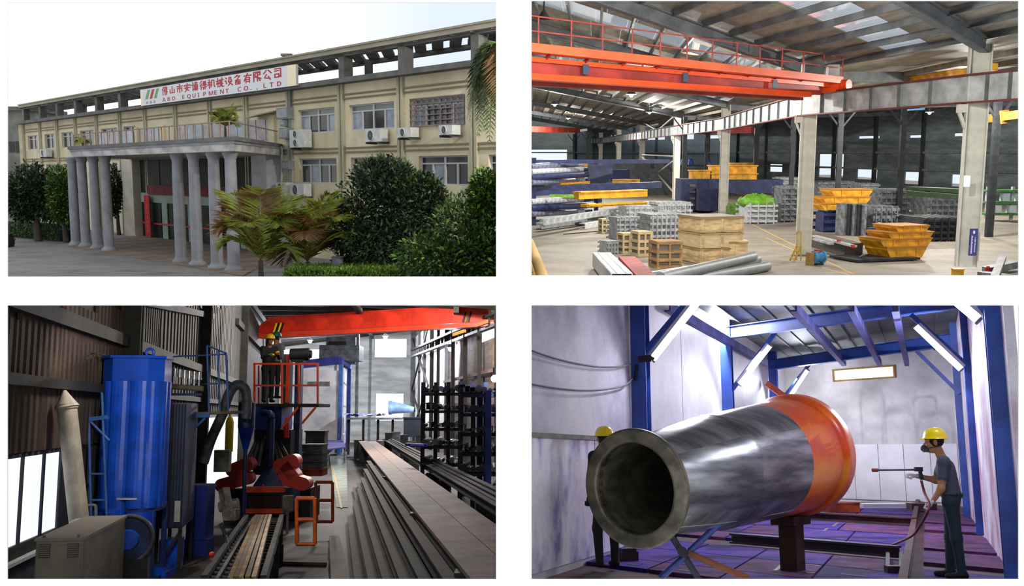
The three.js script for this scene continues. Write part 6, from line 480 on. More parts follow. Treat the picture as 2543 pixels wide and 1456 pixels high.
    [[0.07, 0.86], [-0.16, 0.58], [-0.36, 0.44], [-0.52, 0.28], [-0.66, 0.12]].forEach(([o, h], i) => { const A_ = a0.clone().lerp(a1, 0.0).add(V(o, 0, 0)).setY(h - 0.08), B_ = a0.clone().lerp(a1, 0.5).add(V(o, 0, 0)).setY(h - 0.08); solo(P, 'steel_beam', ['dark beam directly under the edge of the brown plates', 'inner dark beam second layer of the stepped stack', 'inner dark beam third layer of the stepped stack', 'inner dark beam fourth layer of the stepped stack', 'inner dark beam lying on the floor under the stepped stack'][i], 'beam', ibeam(A_, B_, 0.15, 0.16, 0.018), bmat[(i + 1) % 3]); });
    [[0.0, 1.0], [0.14, 1.02], [0.28, 1.06], [0.42, 1.1]].forEach(([o, h], i) => { const A_ = G(1250, 1275 - i * 14, h - 0.05), B_ = G(952 + i * 5, 1094 - i * 1, h - 0.05); solo(P, 'steel_beam', ['black beam just right of the brown plates', 'second black beam right of the brown plates', 'third black beam right of the brown plates', 'outermost black beam right of the brown plates'][i], 'beam', ibeam(A_, B_, 0.14, 0.16, 0.018), bmat[(i + 1) % 3]); });
    [0.05, 0.3, 0.6].forEach((k, i) => solo(P, 'beam_cradle', ['nearest', 'middle', 'farthest'][i] + ' dark cradle under the black beams right of the plates', 'cradle', (() => { const c = G(1240, 1250, 0.9).lerp(G(965, 1094, 0.9), k); return bx(0.7, 0.9, 0.25, c.x + 0.2, 0.45, c.z); })(), black)); }
  // ---- white booth at the back
  { const d = 62, a = Z(748, 1092, d), b = Z(843, 905, d), t = A(thing(P, 'paint_booth', 'big white booth with blue top frame at the far end', 'booth', V((a.x + b.x) / 2, 0, -d))); const wM = grain([0xa9adb2, 0xc6cacd, 0xd8dadc, 0xbabec4], { own: true, N: 512, size: 4, con: 2, rough: 0.7 }), H = b.y; const c = Z(868, 905, d + 5);
    mesh('door', bx((b.x - a.x) * 0.99, H - 0.5, 0.1, (a.x + b.x) / 2, (H - 0.5) / 2 + 0.1, -d), wM, t); mesh('top_frame', bar(V(a.x, H, -d), V(b.x, H + 0.25, -d), 0.3, 0.5), grain([0x24307a, 0x3a469c], { size: 1 }), t); mesh('top_frame', bar(V(b.x, H + 0.25, -d), V(c.x, H + 0.1, -d - 5), 0.3, 0.4), grain([0x24307a, 0x3a469c], { size: 1 }), t); mesh('corner_post', bx(0.25, H, 0.25, b.x + 0.1, H / 2, -d), bluePale, t); mesh('corner_post', bx(0.25, H, 0.25, c.x, H / 2, -d - 5), grain([0x24307a, 0x3a469c], { size: 1 }), t);
    for (const [y0, y1] of [[0.1, 0.22], [0.24, 0.52], [0.54, 0.78], [0.8, 0.96]]) mesh('side_panel', slab(V(b.x + 0.3, H * y0, -d - 0.3), V(c.x - 0.15, H * y0, -d - 4.8), V(c.x - 0.15, H * y1, -d - 4.8), V(b.x + 0.3, H * y1, -d - 0.3), 0.08), wM, t);
    mesh('grime_strip', bx((b.x - a.x) * 0.6, 0.3, 0.02, a.x + (b.x - a.x) * 0.45, H * 0.78, -d + 0.07), grain([0x4a4a4c, 0x8a8c8e], { size: 1, con: 2.4 }), t, 'dark smudged strip'); mesh('roof_box', bx(2.6, 1.0, 2, Z(835, 890, d).x, H + 0.8, -d - 2), grey, t);
    const v = A(thing(P, 'ventilation_housing', 'grey ventilation housing with dark louvre above the booth', 'housing', Z(850, 880, 66))); mesh('casing', bx(2.0, 1.8, 1.2, Z(850, 872, 66).x, Z(850, 872, 66).y, -66), grey, v); mesh('louvre', bx(1.1, 1.2, 0.06, Z(843, 872, 66).x, Z(843, 872, 66).y, -65.35), black, v); mesh('mast', bx(0.2, 6, 0.2, Z(888, 880, 66).x, Z(888, 890, 66).y - 1, -66), grey, v); }
  // ---- far work area: blue cone on a table, clutter
  { const d = 62; const c = Z(1000, 1015, d), t = A(thing(P, 'steel_cone', 'pale blue steel cone lying on the far work table', 'cone', c.clone())); const m = grain([0x5a86c8, 0x86aee4, 0xa8c8f0], { size: 1.5, rough: 0.3 }); mesh('cone', [rod(Z(972, 1012, d), Z(1028, 1018, d), 0.42, 28, 0.17)], m, t); mesh('rim', rod(Z(966, 1012, d), Z(973, 1012, d), 0.47, 28), m, t); mesh('mouth', rod(Z(1027, 1018, d), Z(1031, 1018, d), 0.15, 20), black, t);
    const y = Z(980, 1040, d).y; const tb = A(thing(P, 'work_table', 'long steel table under the pale blue cone', 'table', Z(970, 1045, d).setY(0))); const x0 = Z(888, 0, d).x, x1 = Z(1060, 0, d).x; mesh('top', bx(x1 - x0, 0.12, 2.2, (x0 + x1) / 2, y, -d), grain([0x4a5058, 0x8a9098], { size: 1 }), tb); for (let i = 0; i < 6; i++) mesh('leg', bx(0.14, y, 0.14, x0 + (x1 - x0) * i / 5, y / 2, -d), black, tb); solo(P, 'table_box', 'dark blue box standing at the right end of the far table', 'box', [bx(1.1, 1.15, 1, Z(1040, 0, 60).x, Z(1040, 1062, 60).y, -60), bx(1.2, 0.08, 1.06, Z(1040, 0, 60).x, Z(1040, 1038, 60).y, -60)], grain([0x16202c, 0x26323e], { size: 1 }));
    solo(P, 'plastic_sheet', 'crumpled white and blue sheeting on the far table', 'sheeting', [(() => { const g = new THREE.PlaneGeometry(2.4, 1.6, 14, 8); g.rotateX(-Math.PI / 2); const p = g.attributes.position; for (let i = 0; i < p.count; i++) p.setY(i, 0.1 + 0.18 * hash(i, 3, 9)); g.computeVertexNormals(); g.translate(Z(925, 0, 61.6).x, y + 0.06, -61.6); return fin(g); })()], grain([0xb8bcd0, 0x4a5ab0, 0xd8dce8], { own: true, size: 0.8, con: 2.4 }));
    for (let i = 0; i < 9; i++) { const px = 890 + i * 19, e = 57 + (i % 3), h = rr(0.5, 1.2), p = Z(px, 1080, e); solo(P, 'scrap_crate', ['dark bin at the left end', 'second dark bin', 'third dark bin', 'fourth dark bin', 'fifth dark bin', 'sixth dark bin', 'seventh dark bin', 'eighth dark bin', 'dark bin at the right end'][i] + ' of the row before the far table', 'bin', [bx(0.4, h, 0.5, p.x, h / 2 + 0.3, -e), bx(0.46, 0.05, 0.55, p.x, h + 0.3, -e), bx(0.42, 0.3, 0.4, p.x, 0.15, -e)], i % 2 ? grey : black); }
    { const q = [[812, 1116], [858, 1110], [850, 1090], [815, 1092]].map(p => G(p[0], p[1], 0.9)), t = A(thing(P, 'purple_table', 'low table with a purple top behind the orange frames', 'table', q[0].clone().lerp(q[2], 0.5).setY(0))); mesh('top', prism(pv(...q), 0.84, 0.9), grain([0x2a1f6a, 0x3c2e94], { size: 1 }), t); for (const p of q) { const c = p.clone().lerp(q[0].clone().lerp(q[2], 0.5), 0.08); mesh('leg', bx(0.08, 0.84, 0.08, c.x, 0.42, c.z), grey, t); } } solo(P, 'grey_bin', 'grey bin with pale rim before the white booth', 'bin', [(() => { const a = Z(758, 1105, 30), b = Z(806, 1070, 30); return bx(b.x - a.x, b.y - a.y, 0.6, (a.x + b.x) / 2, (a.y + b.y) / 2, -30.3); })(), (() => { const a = Z(756, 1074, 30), b = Z(808, 1070, 30); return bx(b.x - a.x, b.y - a.y, 0.66, (a.x + b.x) / 2, (a.y + b.y) / 2, -30.3); })()], grain([0x34393c, 0x565c60], { size: 1 })); solo(P, 'blue_offcut', 'bright blue steel offcut right of the plate stack', 'offcut', [bar(Z(1008, 1104, 30), Z(1060, 1106, 30), 0.5, 0.08), bar(Z(1020, 1108, 29.6), Z(1052, 1108, 29.6), 0.3, 0.06)], grain([0x1a2a9c, 0x2e40c0], { size: 1 })); }
  // ---- pipe racks at the right
  { const rk = (x, d, lab, m) => { const t = A(thing(P, 'storage_rack', lab, 'rack', Z(x, 1150, d).setY(0))); const w = 95 * d / 2400, x0 = Z(x, 0, d).x; const top = Z(x, 950, d).y; for (const u of [0, 0.33, 0.66, 1]) mesh('upright', bx(0.12, top, 0.12, x0 + w * u, top / 2, -d), m, t); for (let k = 0; k < 6; k++) { const y = top * (0.12 + k * 0.155); mesh('arm', bx(w, 0.09, 0.9, x0 + w / 2, y, -d), m, t); } return [x0, w, top]; };
    const dk = [grain([0x141214, 0x241f1e, 0x332c2a], { size: 1, con: 2 }), grain([0x101626, 0x1c2440], { size: 1, con: 2 })]; const labs = ['left dark storage rack loaded with steel by the right edge', 'right dark storage rack loaded with steel by the right edge'];
    [[1062, 31], [1150, 27]].forEach(([x, d], i) => { const [x0, w, top] = rk(x, d, labs[i], dk[i]); for (let k = 0; k < 6; k++) for (let j = 0; j < 7; j++) { const y = top * (0.12 + k * 0.155) + 0.07, s = rr(0.05, 0.11), px = x0 + w * (j + 0.5) / 7; const nth = ['first', 'second', 'third', 'fourth', 'fifth', 'sixth', 'seventh'][j], lev = ['lowest', 'second', 'third', 'fourth', 'fifth', 'top'][k]; solo(P, 'stored_section', `dark steel section, ${nth} from the left, ${lev} shelf of the ${i ? 'right' : 'left'} rack`, 'section', rnd() < 0.5 ? cbeam(V(px, y + s, -d + 0.6), V(px + rr(-0.1, 0.1), y + s, -d - rr(0.6, 2.5)), s * 1.6, s * 2, 0.02) : [rod(V(px, y + s, -d + 0.6), V(px + rr(-0.1, 0.1), y + s, -d - rr(0.6, 2.5)), s, 12)], [grey, black, dk[0], dk[1], grain2(k)][Math.floor(rnd() * 4.4)]); } });
    solo(P, 'blue_post', 'tall blue post with a cold lamp at the right edge', 'post', [bx(0.16, 3.2, 0.16, Z(1216, 0, 26).x, 1.6, -26), bx(0.16, 3.4, 0.16, Z(1196, 0, 28).x, 1.7, -28)], grain([0x16205c, 0x24308a], { size: 1 })); { const c = Z(1228, 941, 26.4), t = A(thing(P, 'cold_lamp', 'small cold white lamp at the right edge of the hall', 'lamp', c)); mesh('bulb', ball(0.1, c.x, c.y, c.z), glow(0xd8d0ff, 5), t); mesh('holder', rod(c.clone().add(V(0, 0.1, 0)), c.clone().add(V(0, 0.3, 0)), 0.05, 10), grey, t); const l = new THREE.PointLight(hex(0xdcd6ff), 12, 0, 2); l.position.copy(P.world(c)); scene.add(l); } }
  function grain2(k) { return (P.gr ??= grain([0x2a2c34, 0x4a4e58, 0x6a6e78], { size: 0.8, con: 2 })); }
}
// ================================================================ spray booth
{ const P = P4, D = P.vp(2300, 1130), L = P.vp(-700, 1130);
  const isect = (p, d, q, e) => { const k = d.x * e.z - d.z * e.x, t = ((q.x - p.x) * e.z - (q.z - p.z) * e.x) / k; return V(p.x + d.x * t, 0, p.z + d.z * t); };
  const cap = d => P.eye + d * Math.tan(-P.pitch) - 0.08, lid = 4.5;
  const A0 = P.G(1320, 1437).addScaledVector(D, -0.25), B0 = P.G(2512, 1425).addScaledVector(D, -2.0), K = P.G(2200, 1246);
  const CL = isect(A0, D, K, L), CR = isect(B0, D, K, L);
  const bluePaint = grain([0x24408f, 0x2e4fa6, 0x3a62bd], { size: 1.5, rough: 0.5, bump: 0.002 });
  const stain = grain([0x8d8798, 0xaba9b8, 0xc6c8d2, 0xd8dbe0, 0xc9ccd8], { own: true, N: 512, size: 5, fx: 3, fy: 3, oct: 6, con: 2.0, rough: 0.75 });
  const film = grain([0x8c90bd, 0xc9cbe0, 0xe6e6f0, 0xf0f0f4, 0xdcdcea], { own: true, N: 512, size: 1.6, fx: 5, fy: 3, oct: 6, con: 2.1, rough: 0.4, bump: 0.01 });
  const white = grain([0xd9d9dc, 0xebebee, 0xf2f2f4], { size: 3, rough: 0.55 });
  const purple = grain([0x1a0c40, 0x2c186a, 0x3e2284, 0x5c3274, 0x38268a, 0x201664], { own: true, N: 512, size: 3.2, fx: 4, fy: 6, oct: 6, con: 2.4, rough: 0.85, specularIntensity: 0.35, bump: 0.006 });
  const pink = grain([0x381a3e, 0x4e2854, 0x66365e, 0x50306a, 0x361e56], { own: true, N: 512, size: 2.6, fx: 5, fy: 5, con: 2.2, rough: 0.85, specularIntensity: 0.35, bump: 0.006 });
  const darkSteel = grain([0x14121a, 0x241d28, 0x33232c], { size: 1, rough: 0.6, metal: 0.2 });
  const rust = grain([0x2a1518, 0x4a2522, 0x5d3440], { size: 1, rough: 0.8 });
  const rustD = grain([0x1c0c08, 0x341a12, 0x4a261a], { size: 0.6, con: 2, rough: 0.9 });
  // floor base and raised plates
  const ext = (p, a, b) => p.clone().addScaledVector(D, a).addScaledVector(L, b);
  const floor = struct(P, 'floor', prism(pv(ext(A0, -0.2, 0.1), CL.clone().addScaledVector(L, 1), CR.clone().addScaledVector(L, -1.5), ext(B0, 0, -1.5)), -0.12, -0.05), rust, 'dark floor pit under the booth plates');
  // plates: strips across, split along D; s measured along D from the line of y=1437
  const sOf = (px, py) => { const g = P.G(px, py); return g; };
  const edge = (xa, ya) => P.G(xa, ya);
  const plate = (q, m, n = 'floor_plate') => mesh(n, prism(pv(...q), -0.05, 0), m, floor);
  const QL = (py, px) => P.G(px, py);
  // rows between picture heights on the main deck; left edge on the wall line, right edge at the rail
  const onLeft = t => A0.clone().addScaledVector(D, t); const railAt = isect(P.G(2247, 1437), D, K, L), R0 = P.G(2247, 1437).addScaledVector(D, -1.2);
  const rowAt = py => { const g = P.G(2000, py); return [isect(A0, D, g, L), isect(R0, D, g, L), isect(B0, D, g, L)]; };
  const rows = [[1462, 1437], [1436, 1400], [1399, 1372], [1352, 1335], [1334, 1312], [1311, 1292], [1279, 1266], [1265, 1250]];
  rows.forEach(([a, b], i) => { const [l0, m0] = rowAt(a), [l1, m1] = rowAt(b); const n = i < 5 ? 4 : 3; for (let k = 0; k < n; k++) { const f = (p, q, t) => p.clone().lerp(q, t), g = 0.004; plate([f(l0, m0, k / n + g), f(l0, m0, (k + 1) / n - g), f(l1, m1, (k + 1) / n - g), f(l1, m1, k / n + g)], (i * 3 + k) % 4 === 1 ? pink : purple); } });
  [[1470, 1422], [1421, 1386], [1370, 1344], [1338, 1306], [1297, 1284], [1280, 1262], [1261, 1248]].forEach(([a, b], i) => { const [, m0, r0] = rowAt(a), [, m1, r1] = rowAt(b); const o = L.clone().multiplyScalar(-0.22); plate([m0.clone().add(o), r0, r1, m1.clone().add(o)], i < 2 ? purple : pink); });
  // dark strips laid on the plates, their colour standing for shaded slots
  for (const [x, y, w] of [[1505, 1404, 60], [1575, 1403, 45], [1510, 1424, 55], [2010, 1404, 62], [1995, 1422, 66], [2130, 1410, 60], [2120, 1430, 75], [1700, 1418, 50]]) { const c = P.G(x, y); mesh('slot', bx(w / 215, 0.004, 0.05, c.x, 0.002, c.z, yawOf(L)), darkSteel, floor); }
  for (const [x0, y0, x1, y1] of [[1925, 1418, 1943, 1402], [2068, 1308, 2080, 1299], [2045, 1320, 2055, 1312]]) mesh('slot', bar(P.G(x0, y0, 0.002), P.G(x1, y1, 0.002), 0.05, 0.004), darkSteel, floor);
  // guide rail and cross channels
  solo(P, 'floor_rail', 'long dark rail running back along the purple booth floor', 'rail', ibeam(R0.clone().setY(0.03), railAt.clone().setY(0.03), 0.1, 0.14, 0.03), rust);
  { const [a, b] = rowAt(1362), t = A(thing(P, 'transfer_beam', 'black steel transfer beam lying across the booth floor behind the trestle', 'beam', a.clone().lerp(b, 0.5)));
    mesh('beam', ibeam(a.clone().lerp(b, 0.32).setY(0.06), b.clone().lerp(a, 0.03).setY(0.06), 0.14, 0.16, 0.03), darkSteel, t);
    const w = P.Z(2215, 1400, 11.6); mesh('roller_bracket', [bar(P.G(2205, 1378, 0.02), P.G(2205, 1415, 0.02), 0.05, 0.08), bar(P.G(2238, 1378, 0.02), P.G(2238, 1415, 0.02), 0.05, 0.08), bar(P.G(2200, 1416, 0.03), P.G(2242, 1416, 0.03), 0.12, 0.1)], darkSteel, t); }
  { const [a, b] = rowAt(1286); solo(P, 'transfer_beam', 'dark red steel beam lying across the far booth floor', 'beam', ibeam(a.clone().lerp(b, 0.42).setY(0.05), b.clone().setY(0.05), 0.2, 0.16, 0.03), rust); }
  // left wall
  const lenL = A0.distanceTo(CL), dAt = s => -(A0.z + D.z * s), sCap = (lid - cap(-A0.z)) / Math.tan(-P.pitch) / -D.z;
  const wl = struct(P, 'wall_left', panel(A0, D, [[0, -0.1], [lenL, -0.1], [lenL, lid], [sCap, lid], [0, cap(-A0.z)]], 0.1, [], -1), stain);
  const sPx = (px, py) => { const w = P.W(px, py, A0, D); return w.clone().sub(A0).setY(0).length(); };
  { const cuts = [0.02, sPx(1320, 1300) + 2.3, sPx(1570, 1300), sPx(1700, 1250), sPx(1795, 1200), lenL - 0.05]; for (let i = 0; i < cuts.length - 1; i++) mesh('lower_panel', panel(A0, D, rect(cuts[i] + 0.015, 0.05, cuts[i + 1] - 0.015, 1.6), 0.03), i < 2 ? film : white, wl);
    for (let i = 2; i < cuts.length - 1; i++) { const s0 = cuts[i] + 0.02, s1 = cuts[i + 1] - 0.02; mesh('upper_panel', panel(A0, D, [[s0, 1.66], [s1, 1.66], [s1, Math.min(lid, cap(dAt(s1)))], [s0, Math.min(lid, cap(dAt(s0)))]], 0.02), white, wl); } 
    mesh('sill', panel(A0, D, rect(0, 1.6, sPx(1568, 1100), 1.66), 0.06), grain([0x6f6a64, 0x8a857c], { size: 1 }), wl); }
  // right wall and back wall
  const lenR = B0.distanceTo(CR); const sCapR = (lid - cap(-B0.z)) / Math.tan(-P.pitch) / -D.z;
  const wr = struct(P, 'wall_right', panel(B0, D, [[0, -0.1], [lenR, -0.1], [lenR, lid], [sCapR, lid], [0, cap(-B0.z)]], 0.1), grain([0xb58aa2, 0xd2bcd0, 0xe4e2ee, 0xe9e9f2], { own: true, N: 512, size: 3, con: 2.2, rough: 0.6 }));
  { const W = 1024, H = 512, cv = texOf(W, H, (u, v) => { // stained grey boards with ghost outlines of sprayed parts
      const x = u * 9, y = v * 4.5; let t = 0.5 + 0.9 * (fbm(u, v, 9, 5, 6, 555) - 0.5);
      let k = 0; for (const [cx, cy, w, h] of [[4.05, 1.75, 0.55, 1.0], [5.15, 1.75, 0.55, 0.85], [3.2, 2.5, 0.4, 0.9], [4.9, 2.75, 0.35, 0.35]]) { const dx = Math.abs(x - cx) / w, dy = (y - cy) / h; const e = Math.pow(dx, 4) + Math.pow(Math.max(0, dy), 4) + (dy < -1 ? 9 : 0); k = Math.max(k, Math.exp(-Math.pow((Math.pow(e, 0.25) - 1) / 0.17, 2)) * 0.6, e < 1 ? 0.22 : 0); }
      t -= k * (0.25 + 0.9 * Math.max(0, fbm(u, v, 14, 8, 4, 77) - 0.2)) * 0.8; const c = mix3([118, 118, 120], [232, 231, 228], clamp(t + 0.25)); return c; });
    cv.colorSpace = THREE.SRGBColorSpace; cv.repeat.set(1 / 9, 1 / 4.5); const mb = new THREE.MeshStandardMaterial({ map: cv, roughness: 0.75 });
    const back = CR.clone().sub(CL), lb = back.length(); const g = panel(CL, back, rect(0, -0.1, lb, lid), 0.1, [], -1); g.keepUV = true; const wb = struct(P, 'wall_back', g, mb);
    const n = 7; for (let i = 0; i < n; i++) { mesh('lower_panel', panel(CL, back, rect(lb * i / n + 0.012, 0.04, lb * (i + 1) / n - 0.012, 1.72), 0.03), white, wb); }
    // lit opening under the rear beam
    const amber = glow(0xffd9a0, 1.15); const b0 = P.W(2068, 908, CL, back), b1 = P.W(2222, 880, CL, back); const s0 = b0.distanceTo(CL.clone().setY(b0.y)), s1 = b1.distanceTo(CL.clone().setY(b1.y));
    const t = A(thing(P, 'vent_window', 'warm glowing louvred opening high on the back wall', 'window', b0.clone().setY(3.7))); mesh('frame', [panel(CL, back, rect(s0, 3.72, s1, 4.12), 0.05, [rect(s0 + 0.06, 3.77, s1 - 0.06, 4.07)])], grain([0x8a6a3c, 0xb08a50], { size: 1 }), t); mesh('pane', panel(CL, back, rect(s0 + 0.06, 3.77, s1 - 0.06, 4.07), 0.015), amber, t); }
  // ceiling, beams, purlins
  const sheet = grain([0x4c5456, 0x5f6867, 0x737a78], { size: 1.4, fx: 12, fy: 2, rough: 0.6 });
  const sC = (19.4 + A0.z) / -D.z, cf = A0.clone().addScaledVector(D, sC), cg = B0.clone().addScaledVector(D, (19.4 + B0.z) / -D.z); const ce = struct(P, 'ceiling', prism(pv(cf.clone().addScaledVector(L, 0.1), CL.clone().addScaledVector(L, 0.2).addScaledVector(D, 0.4), CR.clone().addScaledVector(L, -0.4).addScaledVector(D, 0.4), cg.clone().addScaledVector(L, -0.2)), lid, lid + 0.06), sheet);
  for (let i = 1; i < 12; i++) { const f = cf.clone().lerp(cg, i / 12), b = CL.clone().lerp(CR, i / 12); mesh('rib', bar(f.setY(lid - 0.02), b.setY(lid - 0.02), 0.05, 0.04), sheet, ce); }
  const colL = [1574, 1797, 1916].map(px => { const s = sPx(px, 1100); return A0.clone().addScaledVector(D, s); }), colR = [[2504, 10.6], [2430, 17.6], [2397, 22.7]].map(([px, d]) => P.Z(px, 1130, d).setY(0).addScaledVector(V(-D.z, 0, D.x), 0.13));
  const hcol = (p, h, w) => { const y = yawOf(D); return [bx(w, h, 0.025, 0, h / 2, -w / 2), bx(w, h, 0.025, 0, h / 2, w / 2), bx(0.02, h, w, 0, h / 2, 0)].map(g => { g.rotateY(y + Math.PI / 2); g.translate(p.x, 0, p.z); return g; }); };
  const names = ['beside the worker behind the pipe', 'in the middle of the booth', 'at the back corner']; const inL = V(-D.z, 0, D.x);
  colL.forEach((p, i) => { const q = p.clone().addScaledVector(inL, 0.13); solo(P, 'steel_column', ['thick blue steel column on the stained left wall above the pipe mouth', 'slim blue steel post between the white left wall panels', 'blue steel post at the far left corner above the orange end'][i], 'column', hcol(q, Math.min(lid, cap(-q.z)), 0.26), bluePaint, q); });
  colR.forEach((p, i) => { const q = p.clone().addScaledVector(inL, -0.13); solo(P, 'steel_column', ['dark blue steel column at the extreme right edge of the spray booth', 'blue steel column right behind the spraying worker', 'farther blue steel post left of the worker column'][i], 'column', hcol(q, Math.min(lid, cap(-q.z)), 0.26), bluePaint, q); });
  const inw = (p, k, y) => p.clone().addScaledVector(inL, k).setY(y);
  solo(P, 'roof_beam', 'blue cross beam spanning the booth ceiling nearest the viewer', 'beam', ibeam(inw(colL[1], 0.1, 4.2), inw(colR[1], -0.1, 4.22), 0.18, 0.28), bluePaint);
  solo(P, 'roof_beam', 'blue cross beam at the back wall above the glowing opening', 'beam', ibeam(inw(colL[2], 0.1, 4.1), inw(colR[2], -0.1, 4.1), 0.2, 0.3), bluePaint);
  for (const [x0, x1, lab] of [[1962, 2096, 'left purple roof purlin running to the back beam'], [2117, 2184, 'middle purple roof purlin running to the glowing opening'], [1700, 1902, 'leftmost roof purlin above the white wall panels'], [2300, 2252, 'rightmost roof purlin beside the tube lights']]) { const b = P.Z(x1, 902, 27.6), g = b.clone().addScaledVector(D, -11.6); solo(P, 'roof_purlin', lab, 'purlin', cbeam(g, b, 0.12, 0.18, 0.03), grain([0x3d3f78, 0x54569a], { size: 1 })); }
  // knee braces and tube lamps
  const tubeGlow = glow(0xf2f4ff, 5);
  function brace(a, b, lab) { solo(P, 'knee_brace', lab, 'brace', bar(a, b, 0.09, 0.09), bluePaint); }
  function tubeLamp(a, b, lab, k = 1, back = 0) { const t = A(thing(P, 'tube_light', lab, 'lamp', a.clone().add(b).multiplyScalar(0.5), 0, 'tube lights on the knee braces')); const n = V(0, -1, 0.35).normalize(), u = b.clone().sub(a).normalize(); n.addScaledVector(u, -n.dot(u)).normalize();
    mesh('housing', bar(a.clone().addScaledVector(n, -0.06), b.clone().addScaledVector(n, -0.06), 0.14, 0.06, n), flat(0xdfe3ea, 0.4), t); mesh('tube', rod(a, b, 0.045, 12), tubeGlow, t); for (const p of [a, b]) mesh('end_cap', rod(p.clone().addScaledVector(u, p === a ? -0.03 : 0), p.clone().addScaledVector(u, p === a ? 0 : 0.03), 0.05, 12), flat(0x777c88, 0.5), t);
    const c = a.clone().add(b).multiplyScalar(0.5).addScaledVector(n, 0.07), l = lampRect(P, c, n, a.distanceTo(b), 0.1, 0xeef0ff, 260 * k); const zw = n.clone().negate(), m = new THREE.Matrix4().makeBasis(u, zw.clone().cross(u), zw); l.quaternion.copy(P.q).multiply(new THREE.Quaternion().setFromRotationMatrix(m)); if (back) { const c2 = a.clone().add(b).multiplyScalar(0.5).add(V(0, -0.02, -0.12)); const l2 = lampRect(P, c2, V(0.15, -0.35, -1), 0.1, 0.7, 0xf4f2ff, 260 * back); } }
  const wz = (px, py, d) => P.Z(px, py, d), d1 = -colL[0].z, d2 = -colL[1].z, d3 = -colL[2].z, e1 = -colR[0].z, e2 = -colR[1].z, e3 = -colR[2].z;
  brace(wz(1588, 892, d1), wz(1715, 742, d1 - 0.4), 'blue knee brace rising from the thick left column'); tubeLamp(wz(1622, 893, d1 - 0.1), wz(1733, 752, d1 - 0.5), 'big white tube light along the brace of the thick left column', 1);
  brace(wz(1815, 972, d2 - 0.1), wz(1926, 826, d2 - 0.6), 'blue knee brace rising to the near roof beam on the left'); tubeLamp(wz(1838, 955, d2 - 0.3), wz(1913, 860, d2 - 0.7), 'white tube light beside the left brace under the near roof beam', 1);
  brace(wz(1948, 985, d3 - 0.2), wz(2018, 895, d3 - 0.6), 'dark brace at the far left corner above the orange end'); tubeLamp(wz(1965, 982, d3 - 0.4), wz(2006, 920, d3 - 0.8), 'white tube light glowing in the far left corner', 2.5, 2.5);
  brace(wz(2412, 918, e2 - 0.1), wz(2262, 782, e2 + 0.3), 'pale blue knee brace rising left from the worker column'); tubeLamp(wz(2386, 918, e2 - 0.1), wz(2274, 812, e2 + 0.2), 'long white tube light on the brace above the worker', 1.6, 2.2);
  brace(wz(2384, 978, e3 - 0.1), wz(2276, 872, e3 + 0.3), 'lower blue knee brace in front of the pale back wall'); 
  brace(wz(2474, 806, e1), wz(2432, 748, e1 + 0.1), 'short blue brace at the top right corner'); tubeLamp(wz(2428, 795, e1 + 0.4), wz(2372, 748, e1 + 0.5), 'white tube light at the top right corner', 0.8);
  { const c = wz(1786, 792, d2 - 0.4), t = A(thing(P, 'flood_lamp', 'round white flood lamp glaring under the roof left of the beam', 'lamp', c)); mesh('bulb', ball(0.13, c.x, c.y, c.z), glow(0xf6f6ff, 5), t); mesh('shade', at(lathe([[0.03, 0.2], [0.08, 0.18], [0.17, 0.05], [0.18, 0.03]], 20), c.x, c.y, c.z), flat(0x8d949c, 0.4, 0.5), t); mesh('stem', rod(c.clone().add(V(0, 0.18, 0)), c.clone().add(V(0, 0.7, 0)), 0.02), bluePaint, t); const l = new THREE.PointLight(hex(0xf4f4ff), 110, 0, 2); l.position.copy(P.world(c)); l.shadow.radius = 6; scene.add(l); }
  // cables on the left wall
  const onW = (px, py) => P.W(px, py, A0.clone().addScaledVector(inL, 0.06), D), cable = flat(0x4a4c55, 0.7);
  solo(P, 'wall_cable', 'upper sagging cable strung along the stained left wall', 'cable', pipe([[1312, 868], [1360, 885], [1420, 901], [1480, 911], [1530, 912], [1566, 906]].map(p => onW(...p)), 0.012), cable);
  solo(P, 'wall_cable', 'lower sagging cable tied to the thick blue column', 'cable', pipe([[1312, 953], [1370, 963], [1440, 970], [1500, 968], [1550, 958], [1572, 940]].map(p => onW(...p)), 0.012), cable);
  solo(P, 'pipe_clamp', 'dark clamp bolted to the thick blue column below its brace', 'clamp', [bar(wz(1586, 893, d1 - 0.2), wz(1618, 890, d1 - 0.25), 0.07, 0.1), bar(wz(1606, 884, d1 - 0.25), wz(1624, 893, d1 - 0.25), 0.05, 0.05), rod(wz(1582, 905, d1 - 0.2), wz(1577, 945, d1 - 0.2), 0.025)], darkSteel);
  // the big conical pipe
  const N = P.Z(1575, 1214, 9.6), F = P.Z(1978, 1128, 12.5), Lp = N.distanceTo(F); const axisM = (() => { const z = F.clone().sub(N).normalize(), x = V(0, 1, 0).cross(z).normalize(), y = z.clone().cross(x); const m = new THREE.Matrix4().makeBasis(x, z, y.negate()); m.setPosition(N); return m; })();
  const turnA = (pts, n = 72) => { const g = lathe(pts, n); g.applyMatrix4(axisM); return g; };
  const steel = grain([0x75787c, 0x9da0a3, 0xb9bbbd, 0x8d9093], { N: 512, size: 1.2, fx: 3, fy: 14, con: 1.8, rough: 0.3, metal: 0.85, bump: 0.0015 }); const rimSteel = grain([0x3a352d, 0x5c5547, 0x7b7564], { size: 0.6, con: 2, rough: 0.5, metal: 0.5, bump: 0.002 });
  const orange = grain([0xcf3800, 0xe05000, 0xea6c00, 0xee8a00], { own: true, size: 1.6, con: 1.8, rough: 0.38, clearcoat: 0.25, clearcoatRoughness: 0.2 });
  const R = t => t < 0.42 ? 0.46 + 0.17 * t / 0.42 : 0.63 + 0.085 * (t - 0.42) / 0.58;
  const pt = A(thing(P, 'conical_pipe', 'huge conical steel pipe on trestles with a freshly sprayed orange end', 'pipe', N.clone().setY(0)));
